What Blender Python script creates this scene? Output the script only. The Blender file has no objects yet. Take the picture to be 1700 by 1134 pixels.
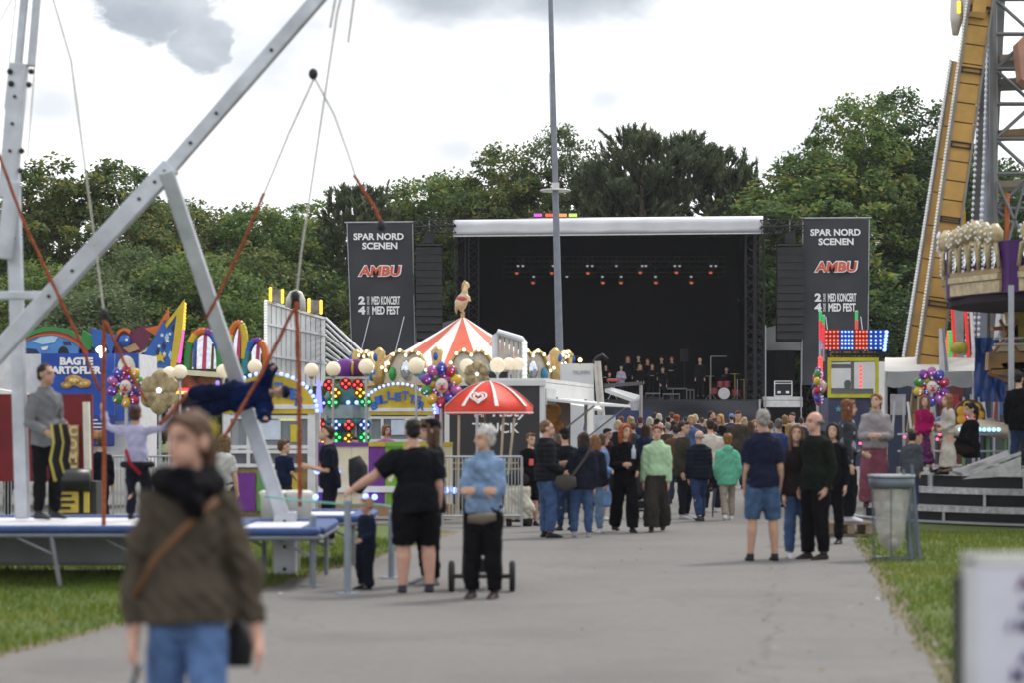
import bpy, bmesh, math, random
import numpy as np
from mathutils import Vector, Matrix, Euler

random.seed(7); np.random.seed(7)
S = bpy.context.scene
COL = S.collection
R = math.radians
LENS = 85.0
F = LENS / 36.0 * 1700.0          # focal length in photo pixels
EYE = 1.68                        # camera height
HZ = 697.0                        # horizon row of the photo

# ---------------------------------------------------------------- camera
cam = bpy.data.cameras.new('camera'); cam_o = bpy.data.objects.new('camera', cam); COL.objects.link(cam_o)
cam_o.location = (0, 0, EYE); cam_o.rotation_euler = (R(90), 0, 0)
cam.lens = LENS; cam.sensor_width = 36; cam.sensor_fit = 'HORIZONTAL'
cam.shift_y = (HZ - 567) / 1700.0
cam.clip_start = 0.5; cam.clip_end = 3000
cam.dof.use_dof = True; cam.dof.focus_distance = 98.0; cam.dof.aperture_fstop = 1.95; cam.dof.aperture_blades = 9
S.camera = cam_o

# ---------------------------------------------------------------- world: bright broken overcast
SUN_EL, SUN_AZ = 50.0, 42.0        # sun high, ahead of the camera and to the right
W = bpy.data.worlds.new('World'); S.world = W; W.use_nodes = True
nt = W.node_tree; nt.nodes.clear()
def wn(t, **k):
    n = nt.nodes.new(t)
    for a, b in k.items(): setattr(n, a, b)
    return n
wl = nt.links.new
def wmath(op, a, b=None, clamp=False):
    n = wn('ShaderNodeMath', operation=op, use_clamp=clamp)
    for i, x in enumerate((a, b)):
        if x is None: continue
        if isinstance(x, (int, float)): n.inputs[i].default_value = x
        else: wl(x, n.inputs[i])
    return n.outputs[0]
out = wn('ShaderNodeOutputWorld'); bg = wn('ShaderNodeBackground'); bg.inputs[1].default_value = 0.092
sky = wn('ShaderNodeTexSky'); sky.sky_type = 'NISHITA'; sky.sun_disc = False
sky.sun_elevation = R(SUN_EL); sky.sun_rotation = R(SUN_AZ); sky.air_density = 1.2; sky.dust_density = 2.0
tc = wn('ShaderNodeTexCoord'); sep = wn('ShaderNodeSeparateXYZ'); wl(tc.outputs['Generated'], sep.inputs[0])
az = wmath('ARCTAN2', sep.outputs[0], sep.outputs[1]); el = wmath('ARCSINE', sep.outputs[2])
comb = wn('ShaderNodeCombineXYZ'); wl(az, comb.inputs[0]); wl(wmath('MULTIPLY', el, 1.7), comb.inputs[1])
def noise_w(scale, detail, rough=0.55, off=0.0):
    n = wn('ShaderNodeTexNoise'); n.inputs['Scale'].default_value = scale; n.inputs['Detail'].default_value = detail
    n.inputs['Roughness'].default_value = rough
    m = wn('ShaderNodeVectorMath', operation='ADD'); m.inputs[1].default_value = (off, off * .7, off * .3)
    wl(comb.outputs[0], m.inputs[0]); wl(m.outputs[0], n.inputs['Vector']); return n.outputs[0]
fine = noise_w(34, 6, 0.62); broad = noise_w(3.2, 4, 0.5, 5.3); mid = noise_w(12, 5, .55, 2.2)
def blob(px, py, rx, ry):
    a0, e0 = (px - 850) / F, (HZ - py) / F
    dx = wmath('DIVIDE', wmath('SUBTRACT', az, a0), rx / F); dy = wmath('DIVIDE', wmath('SUBTRACT', el, e0), ry / F)
    d = wmath('SQRT', wmath('ADD', wmath('MULTIPLY', dx, dx), wmath('MULTIPLY', dy, dy)))
    return wmath('SUBTRACT', 1.0, d)
def sstep(x, lo, hi):
    n = wn('ShaderNodeMapRange', interpolation_type='SMOOTHSTEP'); wl(x, n.inputs[0])
    n.inputs[1].default_value = lo; n.inputs[2].default_value = hi; return n.outputs[0]
nz = wmath('MULTIPLY', wmath('SUBTRACT', fine, .5), 1.5)
c1 = wmath('MAXIMUM', blob(275, 10, 120, 95), wmath('MAXIMUM', blob(335, 75, 75, 55), blob(215, -10, 90, 50)))
hard = wmath('MULTIPLY', sstep(wmath('ADD', c1, nz), -0.05, 0.34), sstep(mid, .1, .72))
nz2 = wmath('MULTIPLY', wmath('SUBTRACT', mid, .5), 1.6)
c2 = wmath('MAXIMUM', blob(720, -35, 270, 145), blob(960, -25, 340, 120))
soft = wmath('MULTIPLY', sstep(wmath('ADD', c2, nz2), -0.05, 0.85), 0.95)
c3 = wmath('MAXIMUM', blob(1010, 165, 110, 60), wmath('MAXIMUM', blob(760, 250, 100, 50), blob(90, 190, 140, 80)))
faint = wmath('MULTIPLY', sstep(wmath('ADD', c3, nz2), 0.05, 1.0), 0.6)
glob = wmath('MULTIPLY', sstep(broad, .50, .66), wmath('MULTIPLY', sstep(el, .17, .30), .8))   # greyer cloud higher up, all round
veil = wmath('MULTIPLY', sstep(noise_w(9, 5, .5, 3.7), .42, .72), .62)      # thin grey veils over the whole sky
dark = wmath('MAXIMUM', wmath('MAXIMUM', hard, soft), wmath('MAXIMUM', wmath('MAXIMUM', faint, veil), glob))
cr = wn('ShaderNodeMix', data_type='RGBA'); wl(dark, cr.inputs[0])
cr.inputs[6].default_value = (13.5, 13.6, 13.9, 1); cr.inputs[7].default_value = (4.0, 4.45, 5.1, 1)
mx = wn('ShaderNodeMix', data_type='RGBA'); mx.inputs[0].default_value = 0.93
wl(sky.outputs[0], mx.inputs[6]); wl(cr.outputs[2], mx.inputs[7])
wl(mx.outputs[2], bg.inputs[0]); wl(bg.outputs[0], out.inputs[0])

# ---------------------------------------------------------------- sun through thin cloud
sl = bpy.data.lights.new('sun', 'SUN'); sl.energy = 2.3; sl.angle = R(11); sl.color = (1, .95, .87)
so = bpy.data.objects.new('sun', sl); COL.objects.link(so)
sd = Vector((math.sin(R(SUN_AZ)) * math.cos(R(SUN_EL)), math.cos(R(SUN_AZ)) * math.cos(R(SUN_EL)), math.sin(R(SUN_EL))))
so.rotation_euler = (-sd).to_track_quat('-Z', 'Y').to_euler()
S.view_settings.view_transform = 'Standard'; S.view_settings.look = 'None'
S.view_settings.exposure = 0.32; S.view_settings.gamma = 1.0; S.view_settings.use_curve_mapping = False
S.render.engine = 'CYCLES'; S.cycles.use_denoising = True
S.cycles.max_bounces = 6; S.cycles.diffuse_bounces = 3; S.cycles.transparent_max_bounces = 8

# ---------------------------------------------------------------- helpers
def P(px, py, Y): return Vector(((px - 850) / F * Y, Y, EYE - (py - HZ) / F * Y))
def GY(py): return F * EYE / (py - HZ)
def hx(s):
    s = s.lstrip('#'); v = [int(s[i:i + 2], 16) / 255 for i in (0, 2, 4)]
    return tuple(x / 12.92 if x <= .04045 else ((x + .055) / 1.055) ** 2.4 for x in v)
MATS = {}
def M(col, rough=.6, metal=0, var=.12, scale=6, bump=0, emit=0, alpha=None, bscale=None, trans=0):
    if isinstance(col, str): col = hx(col)
    key = (tuple(round(c, 4) for c in col), rough, metal, var, scale, bump, emit, alpha, bscale, trans)
    if key in MATS: return MATS[key]
    m = bpy.data.materials.new('material'); m.use_nodes = True; MATS[key] = m
    t = m.node_tree; b = t.nodes['Principled BSDF']
    b.inputs['Roughness'].default_value = rough; b.inputs['Metallic'].default_value = metal
    b.inputs['Specular IOR Level'].default_value = .08 if rough >= .7 else .25 if rough >= .5 else .45
    co = t.nodes.new('ShaderNodeTexCoord')
    nz = t.nodes.new('ShaderNodeTexNoise'); nz.inputs['Scale'].default_value = scale; nz.inputs['Detail'].default_value = 5
    t.links.new(co.outputs['Object'], nz.inputs['Vector'])
    mix = t.nodes.new('ShaderNodeMix'); mix.data_type = 'RGBA'
    mix.inputs[6].default_value = (*[c * (1 - var) for c in col], 1); mix.inputs[7].default_value = (*[min(1, c * (1 + var)) for c in col], 1)
    mr = t.nodes.new('ShaderNodeMapRange'); mr.inputs[1].default_value = .3; mr.inputs[2].default_value = .7
    t.links.new(nz.outputs[0], mr.inputs[0]); t.links.new(mr.outputs[0], mix.inputs[0]); t.links.new(mix.outputs[2], b.inputs['Base Color'])
    if bump:
        n2 = t.nodes.new('ShaderNodeTexNoise'); n2.inputs['Scale'].default_value = bscale or scale * 4; n2.inputs['Detail'].default_value = 4
        t.links.new(co.outputs['Object'], n2.inputs['Vector'])
        bp = t.nodes.new('ShaderNodeBump'); bp.inputs['Strength'].default_value = bump; bp.inputs['Distance'].default_value = .02
        t.links.new(n2.outputs[0], bp.inputs['Height']); t.links.new(bp.outputs[0], b.inputs['Normal'])
    if emit:
        b.inputs['Emission Color'].default_value = (*col, 1); b.inputs['Emission Strength'].default_value = emit
    if alpha is not None: b.inputs['Alpha'].default_value = alpha
    if trans: b.inputs['Transmission Weight'].default_value = trans
    return m

class MB:
    def __init__(s): s.v = []; s.f = []; s.mi = []; s.cur = 0
    def add(s, v, f):
        n = len(s.v); s.v += [tuple(x) for x in v]
        for q in f: s.f.append(tuple(i + n for i in q)); s.mi.append(s.cur)
        return s
    def box(s, c, d, rot=None):
        x, y, z = d[0] / 2, d[1] / 2, d[2] / 2
        v = [Vector((a, b, e)) for a in (-x, x) for b in (-y, y) for e in (-z, z)]
        if rot is not None: v = [rot @ p for p in v]
        c = Vector(c); v = [p + c for p in v]
        return s.add(v, [(0, 1, 3, 2), (4, 6, 7, 5), (0, 4, 5, 1), (2, 3, 7, 6), (0, 2, 6, 4), (1, 5, 7, 3)])
    def beam(s, a, b, w, h, up=(0, 0, 1)):
        a, b = Vector(a), Vector(b); d = b - a; L = d.length; d.normalize(); up = Vector(up)
        if abs(d.dot(up)) > .98: up = Vector((0, 1, 0))
        x = d.cross(up).normalized(); z = x.cross(d)
        return s.box((a + b) / 2, (w, L, h), Matrix((x, d, z)).transposed())
    def tube(s, pts, rad, n=8, ref=None, cap=True):
        pts = [Vector(p) for p in pts]; k = len(pts)
        if not isinstance(rad, (list, tuple)): rad = [rad] * k
        rad = [(r, r) if not isinstance(r, (list, tuple)) else r for r in rad]
        v = []; f = []; a = None
        for i in range(k):
            t = (pts[min(i + 1, k - 1)] - pts[max(i - 1, 0)])
            if t.length < 1e-9: t = Vector((0, 0, 1))
            t.normalize()
            if a is None:
                r0 = Vector(ref) if ref is not None else (Vector((1, 0, 0)) if abs(t.x) < .9 else Vector((0, 1, 0)))
            else: r0 = a
            a = r0 - t * r0.dot(t)
            if a.length < 1e-6: a = t.orthogonal()
            a.normalize(); b = t.cross(a)
            for j in range(n):
                w = 2 * math.pi * j / n
                v.append(pts[i] + a * (math.cos(w) * rad[i][0]) + b * (math.sin(w) * rad[i][1]))
        for i in range(k - 1):
            for j in range(n):
                f.append((i * n + j, i * n + (j + 1) % n, (i + 1) * n + (j + 1) % n, (i + 1) * n + j))
        if cap: f.append(tuple(range(n - 1, -1, -1))); f.append(tuple((k - 1) * n + j for j in range(n)))
        return s.add(v, f)
    def cyl(s, a, b, r, n=10, r2=None): return s.tube([a, b], [r, r if r2 is None else r2], n)
    def ball(s, c, r, nu=10, nv=7, rot=None):
        if not isinstance(r, (list, tuple)): r = (r, r, r)
        c = Vector(c); v = []; f = []
        def pt(x, y, z):
            p = Vector((x * r[0], y * r[1], z * r[2]))
            return c + (rot @ p if rot is not None else p)
        v.append(pt(0, 0, 1))
        for i in range(1, nv):
            a = math.pi * i / nv
            for j in range(nu):
                b = 2 * math.pi * j / nu; v.append(pt(math.sin(a) * math.cos(b), math.sin(a) * math.sin(b), math.cos(a)))
        v.append(pt(0, 0, -1)); e = len(v) - 1
        for j in range(nu):
            f.append((0, 1 + j, 1 + (j + 1) % nu)); o = 1 + (nv - 2) * nu
            f.append((e, o + (j + 1) % nu, o + j))
        for i in range(nv - 2):
            o = 1 + i * nu
            for j in range(nu): f.append((o + j, o + nu + j, o + nu + (j + 1) % nu, o + (j + 1) % nu))
        return s.add(v, f)
    def prism(s, pts, d):
        """pts: polygon of 3D points facing the camera side; d: depth vector to the back"""
        pts = [Vector(p) for p in pts]; d = Vector(d); n = len(pts)
        f = [tuple(range(n)), tuple(range(2 * n - 1, n - 1, -1))] + [(i, i + n, (i + 1) % n + n, (i + 1) % n) for i in range(n)]
        return s.add(pts + [p + d for p in pts], f)
    def pan(s, px, Y, d=.06):
        return s.prism([P(x, y, Y) for x, y in px], (0, d, 0))
    def ring(s, c, R0, r, n=20, m=6, axis='z', arc=(0, 360)):
        a0, a1 = R(arc[0]), R(arc[1]); full = abs(arc[1] - arc[0]) >= 359; pts = []
        k = n if full else n + 1
        for i in range(k + (1 if full else 0)):
            a = a0 + (a1 - a0) * i / n; x, y = math.cos(a) * R0, math.sin(a) * R0
            pts.append(Vector(c) + Vector((x, y, 0) if axis == 'z' else (x, 0, y) if axis == 'y' else (0, x, y)))
        return s.tube(pts, r, m, ref=(0, 0, 1) if axis == 'z' else (0, 1, 0) if axis == 'y' else (1, 0, 0), cap=not full)
    def mesh(s, name, mats, off=None, smooth=False):
        me = bpy.data.meshes.new(name)
        v = s.v if off is None else [(a - off[0], b - off[1], c - off[2]) for a, b, c in s.v]
        me.from_pydata(v, [], s.f)
        for m in (mats if isinstance(mats, (list, tuple)) else [mats]): me.materials.append(m)
        me.polygons.foreach_set('material_index', s.mi)
        if smooth: me.polygons.foreach_set('use_smooth', [True] * len(s.f))
        me.update(); return me
    def build(s, name, mats, parent=None, smooth=False, world=True, kind=None):
        off = ROOT.get(parent.name) if (parent is not None and world) else None
        o = bpy.data.objects.new(name, s.mesh(name, mats, off, smooth)); COL.objects.link(o)
        if parent is not None:
            o.parent = parent; ROOT[o.name] = ROOT.get(parent.name, (0, 0, 0))
        if kind: o['kind'] = kind
        return o
ROOT = {}
def tag(o, label, cat, group=None, kind=None):
    if label: o['label'] = label
    if cat: o['category'] = cat
    if group: o['group'] = group
    if kind: o['kind'] = kind
    return o
def thing(name, label, cat, loc=(0, 0, 0), rz=0, group=None):
    o = bpy.data.objects.new(name, None); COL.objects.link(o); o.location = loc; o.rotation_euler = (0, 0, rz)
    o.empty_display_size = .2; ROOT[o.name] = tuple(loc) if rz == 0 else (0, 0, 0)
    return tag(o, label, cat, group)
def solo(name, mb, mats, label, cat, group=None, smooth=False, loc=None):
    """a thing that is one mesh; its origin goes to its base"""
    v = np.array(mb.v); c = loc or (float(v[:, 0].mean()), float(v[:, 1].mean()), float(v[:, 2].min()))
    o = bpy.data.objects.new(name, mb.mesh(name, mats, c, smooth)); COL.objects.link(o); o.location = c; ROOT[o.name] = tuple(c)
    return tag(o, label, cat, group)
def dup(o, loc, rz=0, label=None, scale=None):
    def cp(a, par):
        c = a.copy(); COL.objects.link(c); c.parent = par
        for ch in a.children: cp(ch, c)
        return c
    r = cp(o, None); r.location = loc; r.rotation_euler = (0, 0, rz)
    if scale is not None: r.scale = scale if isinstance(scale, (tuple, list)) else (scale,) * 3
    if label: r['label'] = label
    return r
def bulbs(pts, r, name, mat, parent, n=6):
    b = MB()
    for p in pts: b.ball(p, r, n, 4)
    return b.build(name, mat, parent, smooth=True, kind='stuff')
def lerp(a, b, n): return [Vector(a) + (Vector(b) - Vector(a)) * (i / (n - 1)) for i in range(n)]
def text(name, s, mat, center, height, parent, width=None, bold=0.0, ext=.004, shear=0, yaw=0, roll=0, spacing=1.0, lean=0):
    """upright lettering facing the camera (-Y), centred at center; height is the cap height"""
    cu = bpy.data.curves.new('lettering', 'FONT'); cu.body = s; cu.size = 1; cu.align_x = 'CENTER'; cu.extrude = .02
    cu.offset = bold; cu.shear = shear; cu.space_character = spacing; cu.resolution_u = 3
    o = bpy.data.objects.new('lettering', cu); COL.objects.link(o)
    dg = bpy.context.evaluated_depsgraph_get(); me = bpy.data.meshes.new_from_object(o.evaluated_get(dg))
    bpy.data.objects.remove(o); bpy.data.curves.remove(cu)
    n = len(me.vertices); v = np.zeros(n * 3); me.vertices.foreach_get('co', v); v = v.reshape(-1, 3)
    cap = .70 + 2 * bold; v[:, 1] -= .35; k = height / cap
    w = v[:, 0].max() - v[:, 0].min(); v[:, 0] -= (v[:, 0].max() + v[:, 0].min()) / 2
    kx = k if width is None else width / w
    q = np.stack([v[:, 0] * kx, -v[:, 2] / .02 * ext, v[:, 1] * k], 1)
    m = np.array((Matrix.Rotation(yaw, 3, 'Z') @ Matrix.Rotation(lean, 3, 'X') @ Matrix.Rotation(roll, 3, 'Y')))
    q = q @ m.T
    off = ROOT.get(parent.name, (0, 0, 0)) if parent is not None else (0, 0, 0)
    q += np.array(center) - np.array(off)
    me.vertices.foreach_set('co', q.ravel()); me.materials.clear(); me.materials.append(mat); me.update()
    t = bpy.data.objects.new(name, me); COL.objects.link(t); t.parent = parent; ROOT[t.name] = off
    return t
def star(cx, cy, r, k=.42, n=5, rot=0):
    return [(cx + (r if i % 2 == 0 else r * k) * math.sin(math.pi * i / n + rot), cy - (r if i % 2 == 0 else r * k) * math.cos(math.pi * i / n + rot)) for i in range(2 * n)]
ALU = M((.62, .64, .68), .38, .75, .08, 3); STEEL = M((.42, .43, .45), .45, .8, .1, 4); DARK = M((.02, .02, .022), .55)
BLACK = M((.008, .008, .01), .75); WHITE = M((.72, .72, .71), .5, 0, .06); RUBBER = M((.03, .03, .03), .8)
# ================================================================ GROUND
def ground_mat(kind):
    m = bpy.data.materials.new(kind); m.use_nodes = True; t = m.node_tree; b = t.nodes['Principled BSDF']; L = t.links.new
    co = t.nodes.new('ShaderNodeTexCoord')
    def nz(sc, det=5):
        n = t.nodes.new('ShaderNodeTexNoise'); n.inputs['Scale'].default_value = sc; n.inputs['Detail'].default_value = det
        L(co.outputs['Object'], n.inputs['Vector']); return n.outputs[0]
    def ramp(x, stops):
        r = t.nodes.new('ShaderNodeValToRGB'); L(x, r.inputs[0]); e = r.color_ramp.elements
        while len(e) < len(stops): e.new(.5)
        for el, (p, c) in zip(e, stops): el.position = p; el.color = (*c, 1)
        return r.outputs[0]
    def mixc(f, a, c2, mode='MIX'):
        x = t.nodes.new('ShaderNodeMix'); x.data_type = 'RGBA'; x.blend_type = mode
        if isinstance(f, float): x.inputs[0].default_value = f
        else: L(f, x.inputs[0])
        L(a, x.inputs[6])
        if isinstance(c2, tuple): x.inputs[7].default_value = (*c2, 1)
        else: L(c2, x.inputs[7])
        return x.outputs[2]
    if kind == 'asphalt':
        base = ramp(nz(.35, 6), [(.3, (.112, .106, .101)), (.7, (.160, .152, .144))])
        base = mixc(.45, base, ramp(nz(9, 7), [(.3, (.100, .095, .091)), (.7, (.168, .160, .152))]))
        grit = ramp(nz(90, 3), [(.35, (.10, .098, .094)), (.5, (.16, .155, .148)), (.68, (.26, .25, .24))])
        base = mixc(.3, base, grit)
        # longitudinal paving seams, cracks and darker stains
        v = t.nodes.new('ShaderNodeTexVoronoi'); v.feature = 'DISTANCE_TO_EDGE'; v.inputs['Scale'].default_value = .22
        wv = t.nodes.new('ShaderNodeVectorMath'); wv.operation = 'ADD'; nn = t.nodes.new('ShaderNodeTexNoise'); nn.inputs['Scale'].default_value = 1.3
        L(co.outputs['Object'], nn.inputs['Vector']); L(co.outputs['Object'], wv.inputs[0]); L(nn.outputs[1], wv.inputs[1]); L(wv.outputs[0], v.inputs['Vector'])
        crack = ramp(v.outputs[0], [(0.0, (1, 1, 1)), (.012, (0, 0, 0))])
        cs = t.nodes.new('ShaderNodeMath'); cs.operation = 'MULTIPLY'; L(crack, cs.inputs[0]); cs.inputs[1].default_value = .22
        base = mixc(cs.outputs[0], base, (.05, .047, .045))
        stain = ramp(nz(.5, 4), [(.50, (0, 0, 0)), (.68, (.5, .5, .5))])
        base = mixc(stain, base, (.10, .096, .092))
        # paving joints: two long ones that run with the path, one across
        sx = t.nodes.new('ShaderNodeSeparateXYZ'); L(wv.outputs[0], sx.inputs[0])
        def mth(op, p, q):
            n = t.nodes.new('ShaderNodeMath'); n.operation = op
            for i, z in enumerate((p, q)):
                if isinstance(z, (int, float)): n.inputs[i].default_value = z
                else: L(z, n.inputs[i])
            return n.outputs[0]
        for k0, kx, ky in ((-.3, 1, -.118), (1.9, 1, -.118), (39.2, .12, 1), (5.2, 1, -.31)):
            d = mth('ABSOLUTE', mth('SUBTRACT', mth('ADD', mth('MULTIPLY', sx.outputs[0], kx), mth('MULTIPLY', sx.outputs[1], ky)), k0 + .5), 0)
            jt = ramp(d, [(.012, (.5, .5, .5)), (.035, (0, 0, 0))]); base = mixc(jt, base, (.075, .071, .067))
        spot = t.nodes.new('ShaderNodeTexVoronoi'); spot.inputs['Scale'].default_value = 1.1; L(co.outputs['Object'], spot.inputs['Vector'])
        gum = ramp(spot.outputs[0], [(.025, (.7, .7, .7)), (.04, (0, 0, 0))]); base = mixc(gum, base, (.33, .32, .30))
        rough = .85; bs, bd = 120, .35
    elif kind == 'grass':
        base = ramp(nz(1.6, 6), [(.3, (.045, .075, .009)), (.52, (.078, .115, .014)), (.72, (.12, .135, .03))])
        base = mixc(.45, base, ramp(nz(25, 4), [(.3, (.03, .05, .012)), (.7, (.12, .15, .04))]))
        rough = .9; bs, bd = 40, .6
    else:   # worn earth edge
        base = ramp(nz(3, 6), [(.3, (.10, .08, .055)), (.7, (.17, .14, .10))]); rough = .95; bs, bd = 60, .5
    L(base, b.inputs['Base Color']); b.inputs['Roughness'].default_value = rough; b.inputs['Specular IOR Level'].default_value = .3
    bp = t.nodes.new('ShaderNodeBump'); bp.inputs['Strength'].default_value = bd; bp.inputs['Distance'].default_value = .01
    L(nz(bs, 3), bp.inputs['Height']); L(bp.outputs[0], b.inputs['Normal'])
    return m
GRASS, ASPH, EARTH = ground_mat('grass'), ground_mat('asphalt'), ground_mat('earth')
g = MB(); g.add([(-900, -60, 0), (900, -60, 0), (900, 1500, 0), (-900, 1500, 0)], [(0, 1, 2, 3)])
g.build('ground', GRASS)['kind'] = 'structure'
# path edge lines (x at depth y), read from where the verge meets the asphalt
LE = [(-30, -8.2), (8, -5.2), (16.9, -3.62), (19.7, -3.12), (23.4, -2.50), (27.7, -1.82), (33, -1.12), (36, -.78)]
RE = [(-30, -1.6), (8, 1.75), (15.4, 2.73), (20.9, 3.3), (26.6, 3.95), (33.2, 4.7), (36.2, 5.1)]
def edge(tab, wig, seed):
    rnd = random.Random(seed); o = []
    for (y0, x0), (y1, x1) in zip(tab[:-1], tab[1:]):
        k = max(2, int((y1 - y0) / .35))
        for i in range(k):
            t = i / k; o.append((x0 + (x1 - x0) * t + rnd.uniform(-wig, wig), y0 + (y1 - y0) * t))
    o.append((tab[-1][1], tab[-1][0])); return o
def path_mesh(name, mat, grow, z, wig, seed):
    l = [(x - grow, y) for x, y in edge(LE, wig, seed)]; r = [(x + grow, y) for x, y in edge(RE, wig, seed + 1)]
    poly = [(x, y, z) for x, y in r] + [(7.5 + grow, 43, z), (20, 46, z), (40, 60, z), (40, 118, z), (-40, 118, z), (-40, 41 - grow, z), (-6, 40.5 - grow, z), (-2.0, 38.5 - grow, z)] + [(x, y, z) for x, y in reversed(l)]
    b = MB(); b.add(poly, [tuple(range(len(poly)))]); o = b.build(name, mat); o['kind'] = 'structure'; return o
path_mesh('verge', EARTH, .16, .004, .07, 3)
path_mesh('path', ASPH, 0, .008, .035, 5)
# grass blades on the near verges
def blades(name, n, region, seed, label):
    rnd = np.random.RandomState(seed); xs = rnd.uniform(region[0], region[1], n * 3); ys = rnd.uniform(region[2], region[3], n * 3)
    ly = np.array([a for a, b in LE]); lx = np.array([b for a, b in LE]); ry = np.array([a for a, b in RE]); rx = np.array([b for a, b in RE])
    keep = (xs < np.interp(ys, ly, lx) - .05 + rnd.normal(0, .05, n * 3)) | (xs > np.interp(ys, ry, rx) + .05 + rnd.normal(0, .05, n * 3))
    xs, ys = xs[keep][:n], ys[keep][:n]; k = len(xs)
    a = rnd.uniform(0, 6.28, k); h = rnd.uniform(.03, .085, k) * (1 + .5 * np.sin(xs * 3) * np.sin(ys * 2.2)); w = rnd.uniform(.004, .008, k)
    lx_, ly_ = rnd.normal(0, .022, k), rnd.normal(0, .022, k)
    v = np.zeros((k, 3, 3)); v[:, 0] = np.stack([xs - np.cos(a) * w, ys - np.sin(a) * w, np.zeros(k)], 1); v[:, 1] = np.stack([xs + np.cos(a) * w, ys + np.sin(a) * w, np.zeros(k)], 1)
    v[:, 2] = np.stack([xs + lx_, ys + ly_, h], 1)
    me = bpy.data.meshes.new(name); me.from_pydata(v.reshape(-1, 3).tolist(), [], np.arange(k * 3).reshape(-1, 3).tolist())
    me.materials.append(BLADE); o = bpy.data.objects.new(name, me); COL.objects.link(o); tag(o, label, 'grass', kind='stuff')
def leaf_mat(name, c0, c1, trans=.35, yellow=None, rough=.6):
    m = bpy.data.materials.new(name); m.use_nodes = True; t = m.node_tree; b = t.nodes['Principled BSDF']; L = t.links.new
    g = t.nodes.new('ShaderNodeNewGeometry'); co = t.nodes.new('ShaderNodeTexCoord')
    nz = t.nodes.new('ShaderNodeTexNoise'); nz.inputs['Scale'].default_value = .55; nz.inputs['Detail'].default_value = 3; L(co.outputs['Object'], nz.inputs['Vector'])
    add = t.nodes.new('ShaderNodeMath'); add.operation = 'MULTIPLY_ADD'; L(g.outputs['Random Per Island'], add.inputs[0]); add.inputs[1].default_value = .55
    L(nz.outputs[0], add.inputs[2])
    r = t.nodes.new('ShaderNodeValToRGB'); e = r.color_ramp.elements
    e[0].position = .45; e[0].color = (*c0, 1); e[1].position = .95; e[1].color = (*c1, 1)
    if yellow: n = e.new(1.0); n.color = (*yellow, 1); e[1].position = .9
    L(add.outputs[0], r.inputs[0]); L(r.outputs[0], b.inputs['Base Color']); b.inputs['Roughness'].default_value = rough; b.inputs['Specular IOR Level'].default_value = .3
    tr = t.nodes.new('ShaderNodeBsdfTranslucent'); L(r.outputs[0], tr.inputs[0]); mx = t.nodes.new('ShaderNodeMixShader'); mx.inputs[0].default_value = trans
    L(b.outputs[0], mx.inputs[1]); L(tr.outputs[0], mx.inputs[2]); L(mx.outputs[0], t.nodes['Material Output'].inputs[0]); return m
BLADE = leaf_mat('grass_blade', (.050, .090, .007), (.120, .178, .015), .42, (.19, .19, .03))
blades('grass', 52000, (-9, -1.2, 15, 34), 3, 'short green lawn left of the asphalt path under the trampolines')
blades('grass', 50000, (2.5, 9.5, 12, 36), 4, 'short green lawn right of the path round the litter bin')

# fallen leaves and scraps on the asphalt and along its edge
rs = np.random.RandomState(21); lb = MB()
for i in range(420):
    if i < 300:
        tab = LE if i % 2 else RE; y = rs.uniform(12, 36); x = np.interp(y, [q[0] for q in tab], [q[1] for q in tab]) + rs.normal(0, .16) * (1 if i % 2 else -1)
    else: y = rs.uniform(13, 60); x = rs.uniform(-2.5, 4.5) + (y - 15) * .1
    s, r0 = rs.uniform(.012, .034), rs.uniform(0, 6.28); u = Vector((math.cos(r0), math.sin(r0), rs.uniform(-.2, .2))) * s; w_ = Vector((-math.sin(r0), math.cos(r0), rs.uniform(-.3, .3))) * s * .6; c = Vector((x, y, .02)); lb.cur = int(rs.rand() > .8)
    lb.add([c - u, c + w_, c + u, c - w_], [(0, 1, 2, 3)])
lo = lb.build('fallen_leaves', [M((.20, .14, .05), .8, 0, .5, 3), M((.55, .54, .50), .7)]); tag(lo, 'dry leaves and paper scraps scattered on the asphalt path', 'leaves', kind='stuff')

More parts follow.
